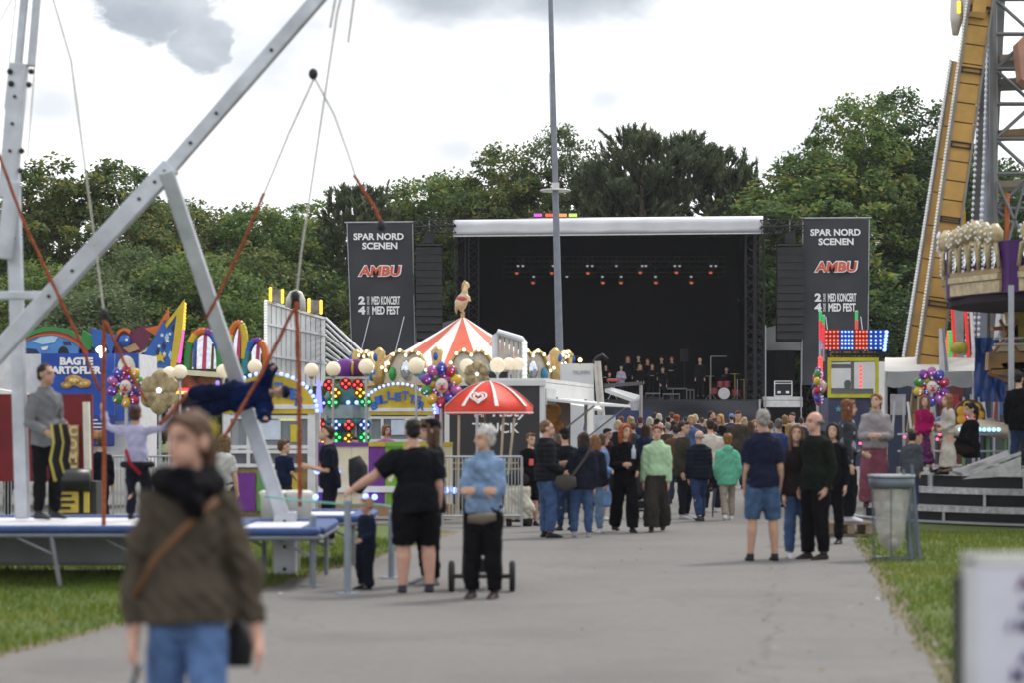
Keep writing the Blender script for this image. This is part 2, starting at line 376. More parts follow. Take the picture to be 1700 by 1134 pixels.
# ================================================================ TREES
BARK = M((.09, .075, .06), .9, 0, .3, 5, .5)
def tree_mesh_broad(seed, h, lobes, nleaf, size, clump=.75, trunk_r=.28):
    """lobes: ellipsoids (x,y,z,rx,ry,rz); leaves gather in clumps over and inside the lobes"""
    rnd = np.random.RandomState(seed); cs = []; vol = np.array([l[3] * l[4] * l[5] for l in lobes]) ** .67; vol /= vol.sum()
    nclump = max(60, nleaf // 85)
    for l, fr in zip(lobes, vol):
        k = int(nclump * fr) + 3; d = rnd.normal(0, 1, (k, 3)); d /= np.linalg.norm(d, axis=1)[:, None]
        rr = np.clip(1 - np.abs(rnd.normal(0, .2, k)), .25, 1.06)
        cs.append(np.array(l[:3]) + d * rr[:, None] * np.array(l[3:]))
    cs = np.concatenate(cs); cs = cs[cs[:, 2] > .4]; per = nleaf // len(cs)
    csz = rnd.uniform(.55, 1.25, len(cs)) * clump
    c = np.repeat(cs, per, 0); sz = np.repeat(csz, per)
    off = rnd.normal(0, 1, (len(c), 3)); off /= (np.linalg.norm(off, axis=1)[:, None] + 1e-9); off *= (rnd.uniform(0, 1, len(c)) ** .45)[:, None] * sz[:, None]
    off[:, 2] *= .62; off[:, 2] -= .12 * (off[:, 0] ** 2 + off[:, 1] ** 2)
    p = c + off; n = len(p)
    mid = np.array([0, 0, h * .55]); nrm = rnd.normal(0, .75, (n, 3)) + (p - mid) / (np.linalg.norm(p - mid, axis=1)[:, None]) * .55 + np.array([0, 0, .55])
    nrm /= np.linalg.norm(nrm, axis=1)[:, None]; t = np.cross(nrm, rnd.normal(0, 1, (n, 3))); t /= np.linalg.norm(t, axis=1)[:, None]; b = np.cross(nrm, t)
    s = rnd.uniform(.6, 1.3, n)[:, None] * size
    v = np.stack([p - t * s, p + b * s * .55 - nrm * s * .12, p + t * s, p - b * s * .55 - nrm * s * .12], 1).reshape(-1, 3)
    crown = bpy.data.meshes.new('crown'); crown.from_pydata(v.tolist(), [], np.arange(n * 4).reshape(-1, 4).tolist())
    tb = MB(); rr = random.Random(seed); top = h * .8
    tb.tube([(0, 0, 0), (.05 * h * .2, 0, h * .2), (-.03 * h * .3, .1, h * .5), (0, 0, top)], [trunk_r * 1.25, trunk_r * .85, trunk_r * .5, .05], 9)
    for i in range(16):
        l = rr.choice(lobes); z0 = rr.uniform(.18, .6) * h; e = Vector((l[0] + rr.uniform(-.5, .5) * l[3], l[1] + rr.uniform(-.5, .5) * l[4], max(z0 + .4, l[2] + rr.uniform(-.3, .5) * l[5])))
        a = Vector((0, 0, z0)); m = a.lerp(e, .5) + Vector((0, 0, -.06 * (e - a).length))
        tb.tube([a, m, e], [trunk_r * .42, trunk_r * .25, .03], 6)
    return crown, tb.mesh('trunk', BARK, smooth=True)
def tree_mesh_pine(seed, h, spread, nshoot):
    rnd = random.Random(seed); v = []; f = []; tb = MB()
    tb.tube([(0, 0, 0), (.1, 0, h * .4), (0, .1, h * .75), (0, 0, h * .97)], [.3, .22, .12, .03], 8)
    def shoot(p, d, L):
        d = d.normalized(); nn = 34
        for i in range(nn):
            t = (i + rnd.random()) / nn; a = rnd.uniform(0, 6.28); o = d.orthogonal().normalized(); o = (Matrix.Rotation(a, 3, d) @ o)
            q = p + d * (L * t); e = q + (o * .62 + d * .9).normalized() * rnd.uniform(.22, .36) * (1.1 - .35 * t)
            s = d.cross(o).normalized() * .034; k = len(v); v.extend([tuple(q - s), tuple(q + s), tuple(e + s * .5), tuple(e - s * .5)]); f.append((k, k + 1, k + 2, k + 3))
    per = nshoot // 36
    for i in range(36):
        z = h * (.16 + .80 * (i / 35) ** .85); lim = spread * (1 - ((z / h) - .2) ** 2 * 1.25) if z / h > .2 else spread * .8; lim = max(lim, .5) * rnd.uniform(.55, 1.08)
        a = i * 2.4 + rnd.uniform(-.5, .5); b0 = Vector((0, 0, z - lim * .18)); e = Vector((math.cos(a) * lim, math.sin(a) * lim, z + lim * .22)); m = b0.lerp(e, .55) - Vector((0, 0, .1 * lim))
        tb.tube([b0, m, e], [.07, .045, .02], 5)
        for j in range(per):
            t = .5 + .5 * rnd.random() ** .6; q = (b0.lerp(m, t * 2) if t < .5 else m.lerp(e, t * 2 - 1)); q = q + Vector((rnd.gauss(0, .36), rnd.gauss(0, .36), rnd.gauss(.12, .22)))
            d = Vector((math.cos(a) * .5 + rnd.gauss(0, .35), math.sin(a) * .5 + rnd.gauss(0, .35), rnd.uniform(.6, 1.3))); shoot(q, d, rnd.uniform(.35, .75))
    for j in range(24): shoot(Vector((rnd.gauss(0, .25), rnd.gauss(0, .25), h * rnd.uniform(.9, .98))), Vector((rnd.gauss(0, .3), rnd.gauss(0, .3), 1)), .7)
    me = bpy.data.meshes.new('crown'); me.from_pydata(v, [], f); return me, tb.mesh('trunk', BARK, smooth=True)
L_MAPLE = leaf_mat('leaf_maple', (0.0396, 0.0714, 0.0196), (0.1290, 0.1911, 0.0483), .45, (.25, .22, .05))
L_DARK = leaf_mat('leaf_dark', (0.0243, 0.0529, 0.0184), (0.0855, 0.1458, 0.0403), .35)
L_BRIGHT = leaf_mat('leaf_bright', (0.0454, 0.0882, 0.0218), (0.1411, 0.2331, 0.0552), .5, (.27, .27, .06))
L_PINE = leaf_mat('needle', (0.0432, 0.0660, 0.0333), (0.1176, 0.1524, 0.0747), .2)
L_GREY = leaf_mat('leaf_grey', (0.0552, 0.0832, 0.0310), (0.1435, 0.1955, 0.0794), .4)
TK = {
 'round': tree_mesh_broad(11, 13, [(0, 0, 8.5, 4.2, 4.0, 4.3), (-2.6, .3, 6.6, 2.8, 2.8, 2.8), (2.8, -.3, 6.2, 2.9, 2.8, 3.0), (.6, -.6, 3.6, 3.6, 3.2, 2.6), (1.2, .5, 11, 2.0, 2.0, 1.9), (-1.6, 0, 10.6, 1.7, 1.8, 1.9)], 56000, .112, .74),
 'maple': tree_mesh_broad(12, 14, [(0, 0, 9.5, 4.0, 3.6, 3.9), (-3.0, 0, 8.4, 2.6, 2.4, 2.3), (3.1, 0, 8.0, 2.8, 2.4, 2.5), (-1.4, -.4, 12, 1.9, 1.7, 1.7), (1.5, .2, 12.1, 1.7, 1.7, 1.6), (-3.4, .2, 5.2, 2.4, 2.2, 2.2), (3.6, 0, 4.8, 2.6, 2.2, 2.3), (0, -.6, 4.6, 3.2, 2.6, 2.6)], 60000, .125, .7),
 'tall': tree_mesh_broad(13, 17, [(0, 0, 10.5, 4.4, 4.2, 5.2), (-2.6, -.4, 7.5, 3.2, 3.0, 3.8), (2.8, .3, 8.2, 3.0, 3.0, 4.2), (.4, 0, 15, 2.2, 2.2, 2.1), (2.3, 0, 13.2, 2.0, 2.0, 2.1), (-2.2, .2, 12.4, 2.3, 2.1, 2.3), (0, -.8, 3.8, 4.2, 3.2, 3.2)], 68000, .118, .74),
 'wispy': tree_mesh_broad(14, 11, [(0, 0, 6.6, 3.0, 2.8, 3.9), (-1.8, 0, 5, 2.2, 2.0, 2.8), (1.9, 0, 5.3, 2.2, 2.0, 2.8), (.4, 0, 9.6, 1.2, 1.2, 1.6), (-1.2, .3, 8.7, 1.1, 1.1, 1.4), (0, -.4, 2.4, 3.0, 2.4, 2.0)], 36000, .11, .6, .2),
 'pine': tree_mesh_pine(15, 15, 4.4, 1180), 'pine_small': tree_mesh_pine(16, 12, 3.2, 760),
 'bush': tree_mesh_broad(17, 6, [(0, 0, 3.0, 3.2, 2.6, 2.6), (-2.2, 0, 2.4, 2.0, 2.0, 2.0), (2.2, 0, 2.6, 2.1, 2.0, 2.0), (.5, 0, 4.7, 1.6, 1.5, 1.3)], 46000, .072, .56, .14)}
CROWN = {}
def tree(px, top, Y, kind, leaf, label, rz=0, sx=1.0, name='tree', group='trees behind the fairground'):
    base = {'round': 13, 'maple': 14, 'tall': 17.1, 'wispy': 11.2, 'pine': 15.6, 'pine_small': 12.6, 'bush': 6}[kind]
    z = P(px, top, Y).z; k = z / base; key = (kind, leaf.name)
    if key not in CROWN:
        CROWN[key] = TK[kind][0]
        if not CROWN[key].materials: CROWN[key].materials.append(leaf)
    p = P(px, top, Y); t = thing(name, label, 'bush' if kind == 'bush' else 'tree', (p.x, p.y, 0), rz + 1e-4, group); t.scale = (k * sx, k * sx, k)
    for nm, me in (('trunk', TK[kind][1]), ('crown', CROWN[key])):
        o = bpy.data.objects.new(nm, me); COL.objects.link(o); o.parent = t
        if nm == 'crown': o.material_slots[0].link = 'OBJECT'; o.material_slots[0].material = leaf
for a in [
 (130, 258, 112, 'maple', L_MAPLE, 'tall maple with yellowing tips left of the white boom, highest tree at far left', .2, 1.12, 'maple_tree'),
 (-30, 330, 116, 'round', L_DARK, 'dark leafy tree cut by the left edge of the picture', 1.2, 1.2, 'leafy_tree'),
 (290, 325, 118, 'round', L_MAPLE, 'leafy tree just right of the tall maple, behind the white boom', 2.0, .95, 'leafy_tree'),
 (375, 345, 121, 'wispy', L_GREY, 'slender grey green tree between the white strut and the small pine', .7, 1.25, 'slender_tree'),
 (440, 338, 117, 'round', L_BRIGHT, 'bright green rounded tree above the slatted silver panel', 3.0, 1.0, 'leafy_tree'),
 (505, 330, 122, 'wispy', L_BRIGHT, 'bright slender tree just left of the small pine', 1.9, 1.35, 'slender_tree'),
 (592, 300, 118, 'pine_small', L_PINE, 'small dark pine above the left stage banner', .4, 1.0, 'pine_tree'),
 (650, 312, 123, 'wispy', L_MAPLE, 'slender tree right of the small pine behind the left banner', 2.6, 1.3, 'slender_tree'),
 (735, 285, 124, 'round', L_BRIGHT, 'light green rounded tree over the left end of the stage roof', 4.2, 1.0, 'leafy_tree'),
 (830, 240, 121, 'tall', L_MAPLE, 'broad yellow green tree left of the tall mast', 1.1, .95, 'leafy_tree'),
 (942, 212, 123, 'tall', L_GREY, 'tall grey green tree right behind the mast', 3.3, .85, 'leafy_tree'),
 (1068, 203, 119, 'pine', L_PINE, 'tallest dark pine above the stage roof', .9, 1.0, 'pine_tree'),
 (1122, 212, 121, 'pine', L_PINE, 'dark pine just right of the tallest pine', 2.9, 1.02, 'pine_tree'),
 (1012, 262, 121, 'pine_small', L_PINE, 'lower pine leaning out left of the tallest pine', 2.2, 1.0, 'pine_tree'),
 (1178, 238, 123, 'pine_small', L_PINE, 'pine with a ragged top right of the two tall pines', 4.0, .95, 'pine_tree'),
 (1221, 272, 122, 'pine_small', L_PINE, 'thin little pine between the tall pines and the right banner', 5.0, .7, 'pine_tree'),
 (1282, 282, 120, 'wispy', L_BRIGHT, 'slender green tree over the gap left of the right banner', .3, 1.3, 'slender_tree'),
 (1410, 160, 119, 'tall', L_BRIGHT, 'large light green tree behind the right stage banner', .5, .95, 'leafy_tree'),
 (1360, 255, 116, 'wispy', L_BRIGHT, 'light drooping tree at the lower left of the large right tree', 1.4, 1.35, 'slender_tree'),
 (1515, 150, 122, 'tall', L_DARK, 'largest dark tree between the right banner and the yellow arms', 2.1, 1.05, 'leafy_tree'),
 (1655, 262, 118, 'round', L_DARK, 'dark tree seen through the grey lattice tower', 1.0, 1.0, 'leafy_tree'),
 (1590, 330, 117, 'round', L_DARK, 'dark tree low behind the yellow ride arms', 2.7, 1.0, 'leafy_tree'),
 (60, 430, 104, 'bush', L_BRIGHT, 'bright shrub behind the painted car front', .2, 1.1, 'shrub'),
 (250, 405, 106, 'bush', L_GREY, 'pale green shrub below the white boom and strut', 1.2, 1.15, 'shrub'),
 (345, 420, 103, 'bush', L_BRIGHT, 'yellow green shrub behind the orange cord and strut', 2.4, 1.1, 'shrub'),
 (430, 410, 113, 'bush', L_MAPLE, 'dark green shrub left of the slatted silver panel', 3.4, 1.2, 'shrub'),
 (160, 470, 100, 'bush', L_GREY, 'pale shrub low behind the star spangled panel', 4.4, 1.2, 'shrub'),
 (530, 425, 119, 'bush', L_DARK, 'dark shrub between the slatted panel and the left banner', 5.1, 1.2, 'shrub'),
 (705, 420, 124, 'bush', L_DARK, 'dark shrub seen between left banner and stage', 1.7, 1.1, 'shrub'),
 (1302, 410, 124, 'bush', L_DARK, 'dark shrub seen between stage and right banner', .6, 1.0, 'shrub'),
 (1500, 390, 117, 'bush', L_DARK, 'dark shrub right beside the right banner', 1.1, 1.2, 'shrub'),
 (1640, 440, 108, 'bush', L_DARK, 'dark shrub low behind the lattice tower', 2.1, 1.2, 'shrub')]:
    tree(a[0], a[1], a[2], a[3], a[4], a[5], a[6], a[7], a[8])
# ================================================================ PEOPLE
REMESH = []      # (object, voxel, smooth, post) gathered, evaluated together at the end
def rq(mb, name, parent, voxel, mats, smooth=4, post=None, dec=None):
    me = bpy.data.meshes.new(name); me.from_pydata(mb.v, [], mb.f); o = bpy.data.objects.new(name, me); COL.objects.link(o); o.parent = parent
    m = o.modifiers.new('r', 'REMESH'); m.mode = 'VOXEL'; m.voxel_size = voxel
    if smooth: k = o.modifiers.new('s', 'SMOOTH'); k.iterations = smooth; k.factor = .5
    if dec: d = o.modifiers.new('d', 'DECIMATE'); d.ratio = dec
    REMESH.append((o, mats, post)); return o
def finish_remesh():
    dg = bpy.context.evaluated_depsgraph_get(); dg.update(); new = []
    for o, mats, post in REMESH: new.append(bpy.data.meshes.new_from_object(o.evaluated_get(dg)))
    for (o, mats, post), me in zip(REMESH, new):
        o.modifiers.clear(); old = o.data; o.data = me; bpy.data.meshes.remove(old); me.materials.clear()
        for m in mats: me.materials.append(m)
        n = len(me.vertices); v = np.zeros(n * 3); me.vertices.foreach_get('co', v); v = v.reshape(-1, 3)
        if post:
            nr = np.zeros(n * 3); me.vertex_normals.foreach_get('vector', nr); nr = nr.reshape(-1, 3)
            r = post(v, nr, me)
            if r is not None: me.vertices.foreach_set('co', r.ravel())
        k = len(me.polygons); me.polygons.foreach_set('use_smooth', [True] * k); me.update()
def folds(amp, seed, freq=26, vert=1.0):
    rs = np.random.RandomState(seed); ph = rs.uniform(0, 6.28, 6)
    def f(v, nr, me):
        x, y, z = v[:, 0], v[:, 1], v[:, 2]
        w = np.sin(x * freq * .5 + ph[0] + 2.2 * np.sin(z * freq * .25 + ph[1])) * np.sin(y * freq * .4 + z * freq * .35 * vert + ph[2])
        w += .6 * np.sin(z * freq * .8 + x * freq * .5 + 1.8 * np.sin(y * freq * .3 + ph[3]) + ph[4])
        w += .45 * np.sin(x * freq * 2.3 + z * freq * 1.5 + 1.5 * np.sin(z * freq + ph[0]) + ph[5]) + .3 * np.sin(y * freq * 2.9 - z * freq * 2.1 + ph[1])
        return v + nr * (w * amp)[:, None]
    return f
SKIN = {'fair': M((.50, .31, .225), .5, 0, .08, 14), 'tan': M((.44, .26, .18), .5, 0, .08, 14), 'pink': M((.52, .30, .225), .5, 0, .08, 14), 'dark': M((.10, .055, .035), .5, 0, .08, 14)}
LIPS = M((.42, .20, .16), .45); EYEM = M((.20, .135, .11), .5); BROW = M((.22, .14, .095), .8)
def cloth(col, var=.14, scale=9, bump=.25, rough=.88): return M(tuple(x * .78 for x in hx(col)), rough, 0, var, scale, bump, bscale=90)
HANG = ((.09, .02, -1), (.03, .18, -1)); FRONT = ((.22, .10, -1), (-.55, 1, .10)); POCKET = ((.22, -.12, -1), (-.10, .35, -1)); BACKH = ((.3, -.25, -1), (-.5, -.35, -1))
STAND = ((.05, 0, -1), (.02, -.03, -1)); STEPF = ((.04, .34, -1), (.0, -.05, -1)); STEPB = ((.03, -.22, -1), (.0, -.50, -1))
def person(label, px, Y, top_py, foot_py=None, h=None, z=0.0, face=0, head=0, nod=0, arms=(HANG, HANG), legs=(STAND, STAND), lean=0, side=0, w=1.0, skin='fair',
           top=None, bot=None, shoe='#1b1b1e', hair=None, child=False, group=None, vox=None, hip=None, rot=None, hands=True, over=None, name='person'):
    p0 = P(px, 0, Y); rp = random.Random(int(px * 13 + Y * 101))
    if legs == (STAND, STAND):          # nobody stands quite square
        q = rp.uniform(-1, 1); legs = (((.05 + .05 * max(0, q), .05 + .12 * max(0, q), -1), (.03, -.12 * max(0, q) - .03, -1)), ((.05 + .05 * max(0, -q), .05 + .12 * max(0, -q), -1), (.03, -.12 * max(0, -q) - .03, -1))); side = side or .05 * q
    if arms == (HANG, HANG): arms = (((.09 + rp.uniform(0, .1), rp.uniform(-.12, .12), -1), (.03, rp.uniform(.1, .5), -1)), ((.09 + rp.uniform(0, .1), rp.uniform(-.12, .12), -1), (.03, rp.uniform(.1, .5), -1)))
    if h is None: h = P(px, top_py, Y).z - z
    if vox is None: vox = min(.028, max(.0055, .85 * Y / (F * .602)))
    near = vox < .02
    root = bpy.data.objects.new(name, None); COL.objects.link(root); root.empty_display_size = .2
    tag(root, label, 'person', group); ROOT[root.name] = (0, 0, 0)
    hs = 1.22 if child else 1.0                       # children carry bigger heads
    # ---- joints (x to the figure's left, -y forward, z up); unit = height
    def D(t, sgn): return Vector((t[0] * sgn, -t[1], t[2])).normalized()
    th_l, sh_l = .245, .235
    hipz = .525
    foot = []
    lowest = 9
    for i, sg in enumerate((-1, 1)):
        a, b = D(legs[i][0], sg), D(legs[i][1], sg); hp = Vector((.043 * sg * w, 0, 0)); kn = hp + a * th_l; an = kn + b * sh_l
        foot.append((hp, kn, an)); lowest = min(lowest, an.z)
    hz_ = -lowest + .045 if hip is None else hip / h
    foot = [tuple(q + Vector((0, 0, hz_)) for q in t) for t in foot]
    up = lambda zz, y=0, x=0: Vector((x + side * (zz - .525), y - lean * max(0, zz - .525), hz_ + (zz - .525) * 1.0))
    J = {'hip': up(.525)}
    k = h
    def sp(z): return up(z) * k
    ts = [(.475, .062, .058), (.53, .088, .070), (.585, .084, .066), (.64, .075, .059), (.70, .081, .064), (.755, .087, .068), (.79, .083, .062), (.815, .067, .052), (.838, .045, .042)]
    ww = w
    tz = [(sp(a), (b * k * ww, c * k * ww)) for a, b, c in ts]
    yaw = Matrix.Rotation(R(head), 3, 'Z') @ Matrix.Rotation(R(-nod), 3, 'X')
    hc = up(.93) * k + Vector((0, -.012 * k, 0)); hk = k * hs
    def hp_(x, y, zz): return hc + yaw @ Vector((x * hk, y * hk, zz * hk))
    arm = []
    for i, sg in enumerate((-1, 1)):
        s0 = up(.787, 0, .083 * sg * (.4 + .6 * ww)) * k; a, b = D(arms[i][0], sg), D(arms[i][1], sg)
        e = s0 + a * (.172 * k); wr = e + b * (.148 * k); arm.append((s0, e, wr, b, sg))
    # ---- body: one continuous surface
    b = MB()
    b.tube([q for q, r in tz], [(r[0] * .92, r[1] * .90) for q, r in tz], 12, ref=(1, 0, 0))
    b.tube([sp(.82), sp(.85), hc - Vector((0, 0, .03 * hk)) + Vector((0, .012 * hk, 0))], [(.036 * k * (.6 + .4 * ww),) * 2, (.030 * k * (.6 + .4 * ww),) * 2, (.031 * hk,) * 2], 9)
    b.ball(hp_(0, .006, .018), (.0435 * hk, .0545 * hk, .050 * hk), 14, 10, yaw)                      # skull
    b.ball(hp_(0, -.014, -.024), (.0335 * hk, .036 * hk, .040 * hk), 12, 8, yaw)                     # face and jaw
    b.tube([hp_(0, -.050, .012), hp_(0, -.060, -.006), hp_(0, -.0645, -.016), hp_(0, -.050, -.020)], [.0045 * hk, .0065 * hk, .0085 * hk, .006 * hk], 7)   # nose
    b.ball(hp_(0, -.047, -.036), (.014 * hk, .008 * hk, .006 * hk), 8, 6, yaw); b.ball(hp_(0, -.042, -.054), (.012 * hk, .009 * hk, .010 * hk), 8, 6, yaw)
    b.tube([hp_(-.026, -.044, .018), hp_(0, -.0505, .019), hp_(.026, -.044, .018)], [.006 * hk, .0065 * hk, .006 * hk], 6)
    for sg in (-1, 1): b.ball(hp_(.0445 * sg, .006, -.002), (.006 * hk, .013 * hk, .019 * hk), 7, 6, yaw)
    for s0, e, wr, d, sg in arm:
        b.tube([s0 + Vector((-.03 * k * sg, 0, .012 * k)), s0, s0.lerp(e, .45), e, e.lerp(wr, .35), wr], [.016 * k * ww, .029 * k * ww, .028 * k * ww, .0235 * k * ww, .0245 * k * ww, .0165 * k * ww], 9)
        if hands:   # palm, four unequal curled fingers, thumb from the side of the palm
            inn = Vector((-sg, 0, 0)) - d * (Vector((-sg, 0, 0)).dot(d))
            inn = inn.normalized() if inn.length > .3 else d.orthogonal().normalized()
            fw = d.cross(inn) * sg
            if fw.y > 0: fw = -fw
            pl = wr + d * (.050 * k)
            b.tube([wr, wr + d * .02 * k, pl], [(.014 * k, .017 * k), (.013 * k, .024 * k), (.012 * k, .024 * k)], 8, ref=inn)
            fr = max(.0052 * k, .45 * vox)
            for q, (ln, o) in enumerate(((.040, .018), (.045, .006), (.042, -.006), (.033, -.017))):
                f0 = pl + fw * (o * k) - d * .004 * k; f1 = f0 + (d + inn * .22).normalized() * (ln * .5 * k); f2 = f1 + (d + inn * .85).normalized() * (ln * .5 * k)
                b.tube([f0, f1, f2], [fr, fr, fr * .8], 6)
            t0 = wr + d * .018 * k + fw * .018 * k; t1 = t0 + (d * .8 + fw * .75 + inn * .25).normalized() * .026 * k; t2 = t1 + (d + fw * .2 + inn * .3).normalized() * .022 * k
            b.tube([t0, t1, t2], [fr * 1.25, fr * 1.15, fr * .9], 6)
        else: b.ball(wr + d * .045 * k, (.02 * k, .02 * k, .045 * k), 8, 6, d.to_track_quat('Z', 'X').to_matrix())
    for (hp2, kn, an), sg in zip(foot, (-1, 1)):
        hp2, kn, an = hp2 * k, kn * k, an * k
        b.tube([hp2 + Vector((0, 0, .02 * k)), hp2.lerp(kn, .35), kn, kn.lerp(an, .3) + Vector((0, .006 * k, 0)), an], [.051 * k * ww, .047 * k * ww, .032 * k * ww, .034 * k * ww, .0205 * k * ww], 9)
        b.tube([an + Vector((0, .012 * k, -.012 * k)), an + Vector((0, -.03 * k, -.028 * k)), an + Vector((0, -.085 * k, -.034 * k))], [.018 * k, .02 * k, .012 * k], 7)
    yi = yaw.inverted()
    def face_mats(v, nr, me):
        if vox > .02: return None
        n = len(me.polygons); c = np.zeros(n * 3); me.polygons.foreach_get('center', c); c = c.reshape(-1, 3)
        q = (c - np.array(hc)) @ np.array(yi).T / hk; mi = np.zeros(n, int); fr = q[:, 1] < -.028
        ax = np.abs(q[:, 0])
        mi[fr & (((ax - .0185) / .0105) ** 2 + ((q[:, 2] - .0045) / .0048) ** 2 < 1)] = 1
        mi[fr & (((ax - .0195) / .014) ** 2 + ((q[:, 2] - .0195) / .0035) ** 2 < 1)] = 2
        mi[fr & (((q[:, 0]) / .0155) ** 2 + ((q[:, 2] + .037) / .0055) ** 2 < 1)] = 3
        me.polygons.foreach_set('material_index', mi.tolist()); return None
    dec = .38 if near else .6
    rq(b, 'body', root, vox * (1.0 if near else .9), [SKIN[skin], EYEM, BROW, LIPS], 3, face_mats, dec)
    seed = int(abs(px) * 7 + Y * 31) % 9999
    cv = vox * 1.42
    # ---- upper garment
    def garment_top(t, nm):
        g = t.get('g', .012) * (.8 if not child else .65); hem = t.get('hem', .475); fl = t.get('flare', 0)
        m = MB(); prof = [(z_, max(a, .096) if z_ < .60 else a, max(c, .077) if z_ < .60 else c) for z_, a, c in ts if z_ > hem + .02]
        lo = np.interp(hem, [q[0] for q in ts], [q[1] for q in ts]); lo = max(lo, .098); ld = max(np.interp(hem, [q[0] for q in ts], [q[2] for q in ts]), .079)
        rings = [(hem, lo, ld)] + prof + ([(.858, .040, .040)] if t.get('collar') else [])
        pr = []
        for z_, a, c in rings:
            e = fl * max(0, (.72 - z_) / .25); pr.append((sp(z_), ((max(a, .076 if z_ < .75 else 0)) * k * ww + g + e, c * k * ww + g + e * .8)))
        m.tube([q for q, r in pr], [r for q, r in pr], 14, ref=(1, 0, 0))
        sl = t.get('sleeve', 'long')
        for s0, e, wr, d, sg in arm:
            g2 = g * t.get('sg', 1.0)
            st = s0 + Vector((-.042 * k * sg, 0, .014 * k))
            if sl == 'long': pts = [st, s0, s0.lerp(e, .5), e, e.lerp(wr, .5), e.lerp(wr, t.get('cuff', .96))]; rr = [.018, .033, .033, .027, .025, .0195]
            elif sl == 'short': pts = [st, s0, s0.lerp(e, .45), s0.lerp(e, .82)]; rr = [.018, .034, .036, .035]
            else: pts = None
            if pts: m.tube(pts, [r * k * ww + g2 for r in rr], 10)
        if t.get('hood'): m.ball(sp(.835) + Vector((0, .055 * k, 0)), (.062 * k, .04 * k, .045 * k), 10, 7)
        if t.get('puff'):      # quilted rows
            amp = t['puff']
            def post(v, nr, me, am=amp): return v + nr * (am * np.abs(np.sin(v[:, 2] * 44)))[:, None] - nr * am * .4
        else: post = folds(t.get('fold', .0075 if near else .008), seed, t.get('freq', 26))
        return rq(m, nm, root, cv, [t['mat'] if 'mat' in t else cloth(t['col'])], 3, post)
    if top: garment_top(top, top.get('name', 'jacket'))
    if over: garment_top(over, over.get('name', 'coat'))
    # ---- lower garment
    if bot:
        m = MB(); g = bot.get('g', .010); kd = bot.get('kind', 'trousers'); wide = bot.get('wide', 0)
        tp = [(z_, a, c) for z_, a, c in ts if z_ <= bot.get('waist', max(.53, (top or {}).get('hem', .56) + .04))]
        if kd in ('trousers', 'shorts'):
            m.tube([sp(q[0]) for q in tp], [(q[1] * k * ww + g * .8, q[2] * k * ww + g * .8) for q in tp], 12, ref=(1, 0, 0))
            for (a_, kn, an), sg in zip(foot, (-1, 1)):
                a_, kn, an = a_ * k, kn * k, an * k
                if kd == 'trousers': pts = [a_ + Vector((0, 0, .025 * k)), a_.lerp(kn, .4), kn, kn.lerp(an, .5), kn.lerp(an, .97)]; rr = [.054 * k * ww + g, .050 * k * ww + g + wide * .3, .038 * k * ww + g + wide * .8, .037 * k * ww + g + wide, .029 * k * ww + g + wide * 1.1]
                else: e = kn if bot.get('len', 1) >= 1 else a_.lerp(kn, bot['len']); pts = [a_ + Vector((0, 0, .025 * k)), a_.lerp(e, .5), e]; rr = [.054 * k * ww + g, .052 * k * ww + g + .004, .042 * k * ww + g * .5 + .008]
                m.tube(pts, rr, 10)
        else:
            zl = bot.get('hem', .10); fl = bot.get('flare', .04); mid = (foot[0][2] + foot[1][2]) / 2 * k
            a_ = sp(.475); e = Vector((mid.x, mid.y, zl * k))
            m.tube([sp(q[0]) for q in reversed(tp)] + [a_.lerp(e, .5), e], [(q[1] * k * ww + g, q[2] * k * ww + g) for q in reversed(tp)] + [(.085 * k * ww + fl * .5 + g, .075 * k * ww + fl * .4 + g), (.085 * k * ww + fl + g, .075 * k * ww + fl * .8 + g)], 14, ref=(1, 0, 0))
        rq(m, bot.get('name', {'trousers': 'trousers', 'shorts': 'shorts', 'skirt': 'skirt'}[kd]), root, cv, [bot['mat'] if 'mat' in bot else cloth(bot['col'])], 3, folds(bot.get('fold', .007), seed + 5, 30, .4))
    # ---- shoes
    if shoe:
        for (hp2, kn, an) in foot:
            an = an * k; m = MB()
            tilt = Vector((0, 0, 0)); a = an + Vector((0, .028 * k, -.026 * k)); c = an + Vector((0, -.105 * k, -.036 * k))
            m.tube([an + Vector((0, .004 * k, .012 * k)), an + Vector((0, -.002 * k, -.01 * k))], [.024 * k, .027 * k], 8)
            m.tube([a + Vector((0, .004 * k, .004 * k)), a, an + Vector((0, -.045 * k, -.024 * k)), c, c + Vector((0, -.014 * k, -.002 * k))], [(.016 * k, .012 * k), (.024 * k, .022 * k), (.026 * k, .022 * k), (.024 * k, .012 * k), (.012 * k, .007 * k)], 10, ref=(1, 0, 0))
            rq(m, 'shoe', root, max(.008, vox), [cloth(shoe, .1, 9, .1, .6) if isinstance(shoe, str) else shoe], 2, None)
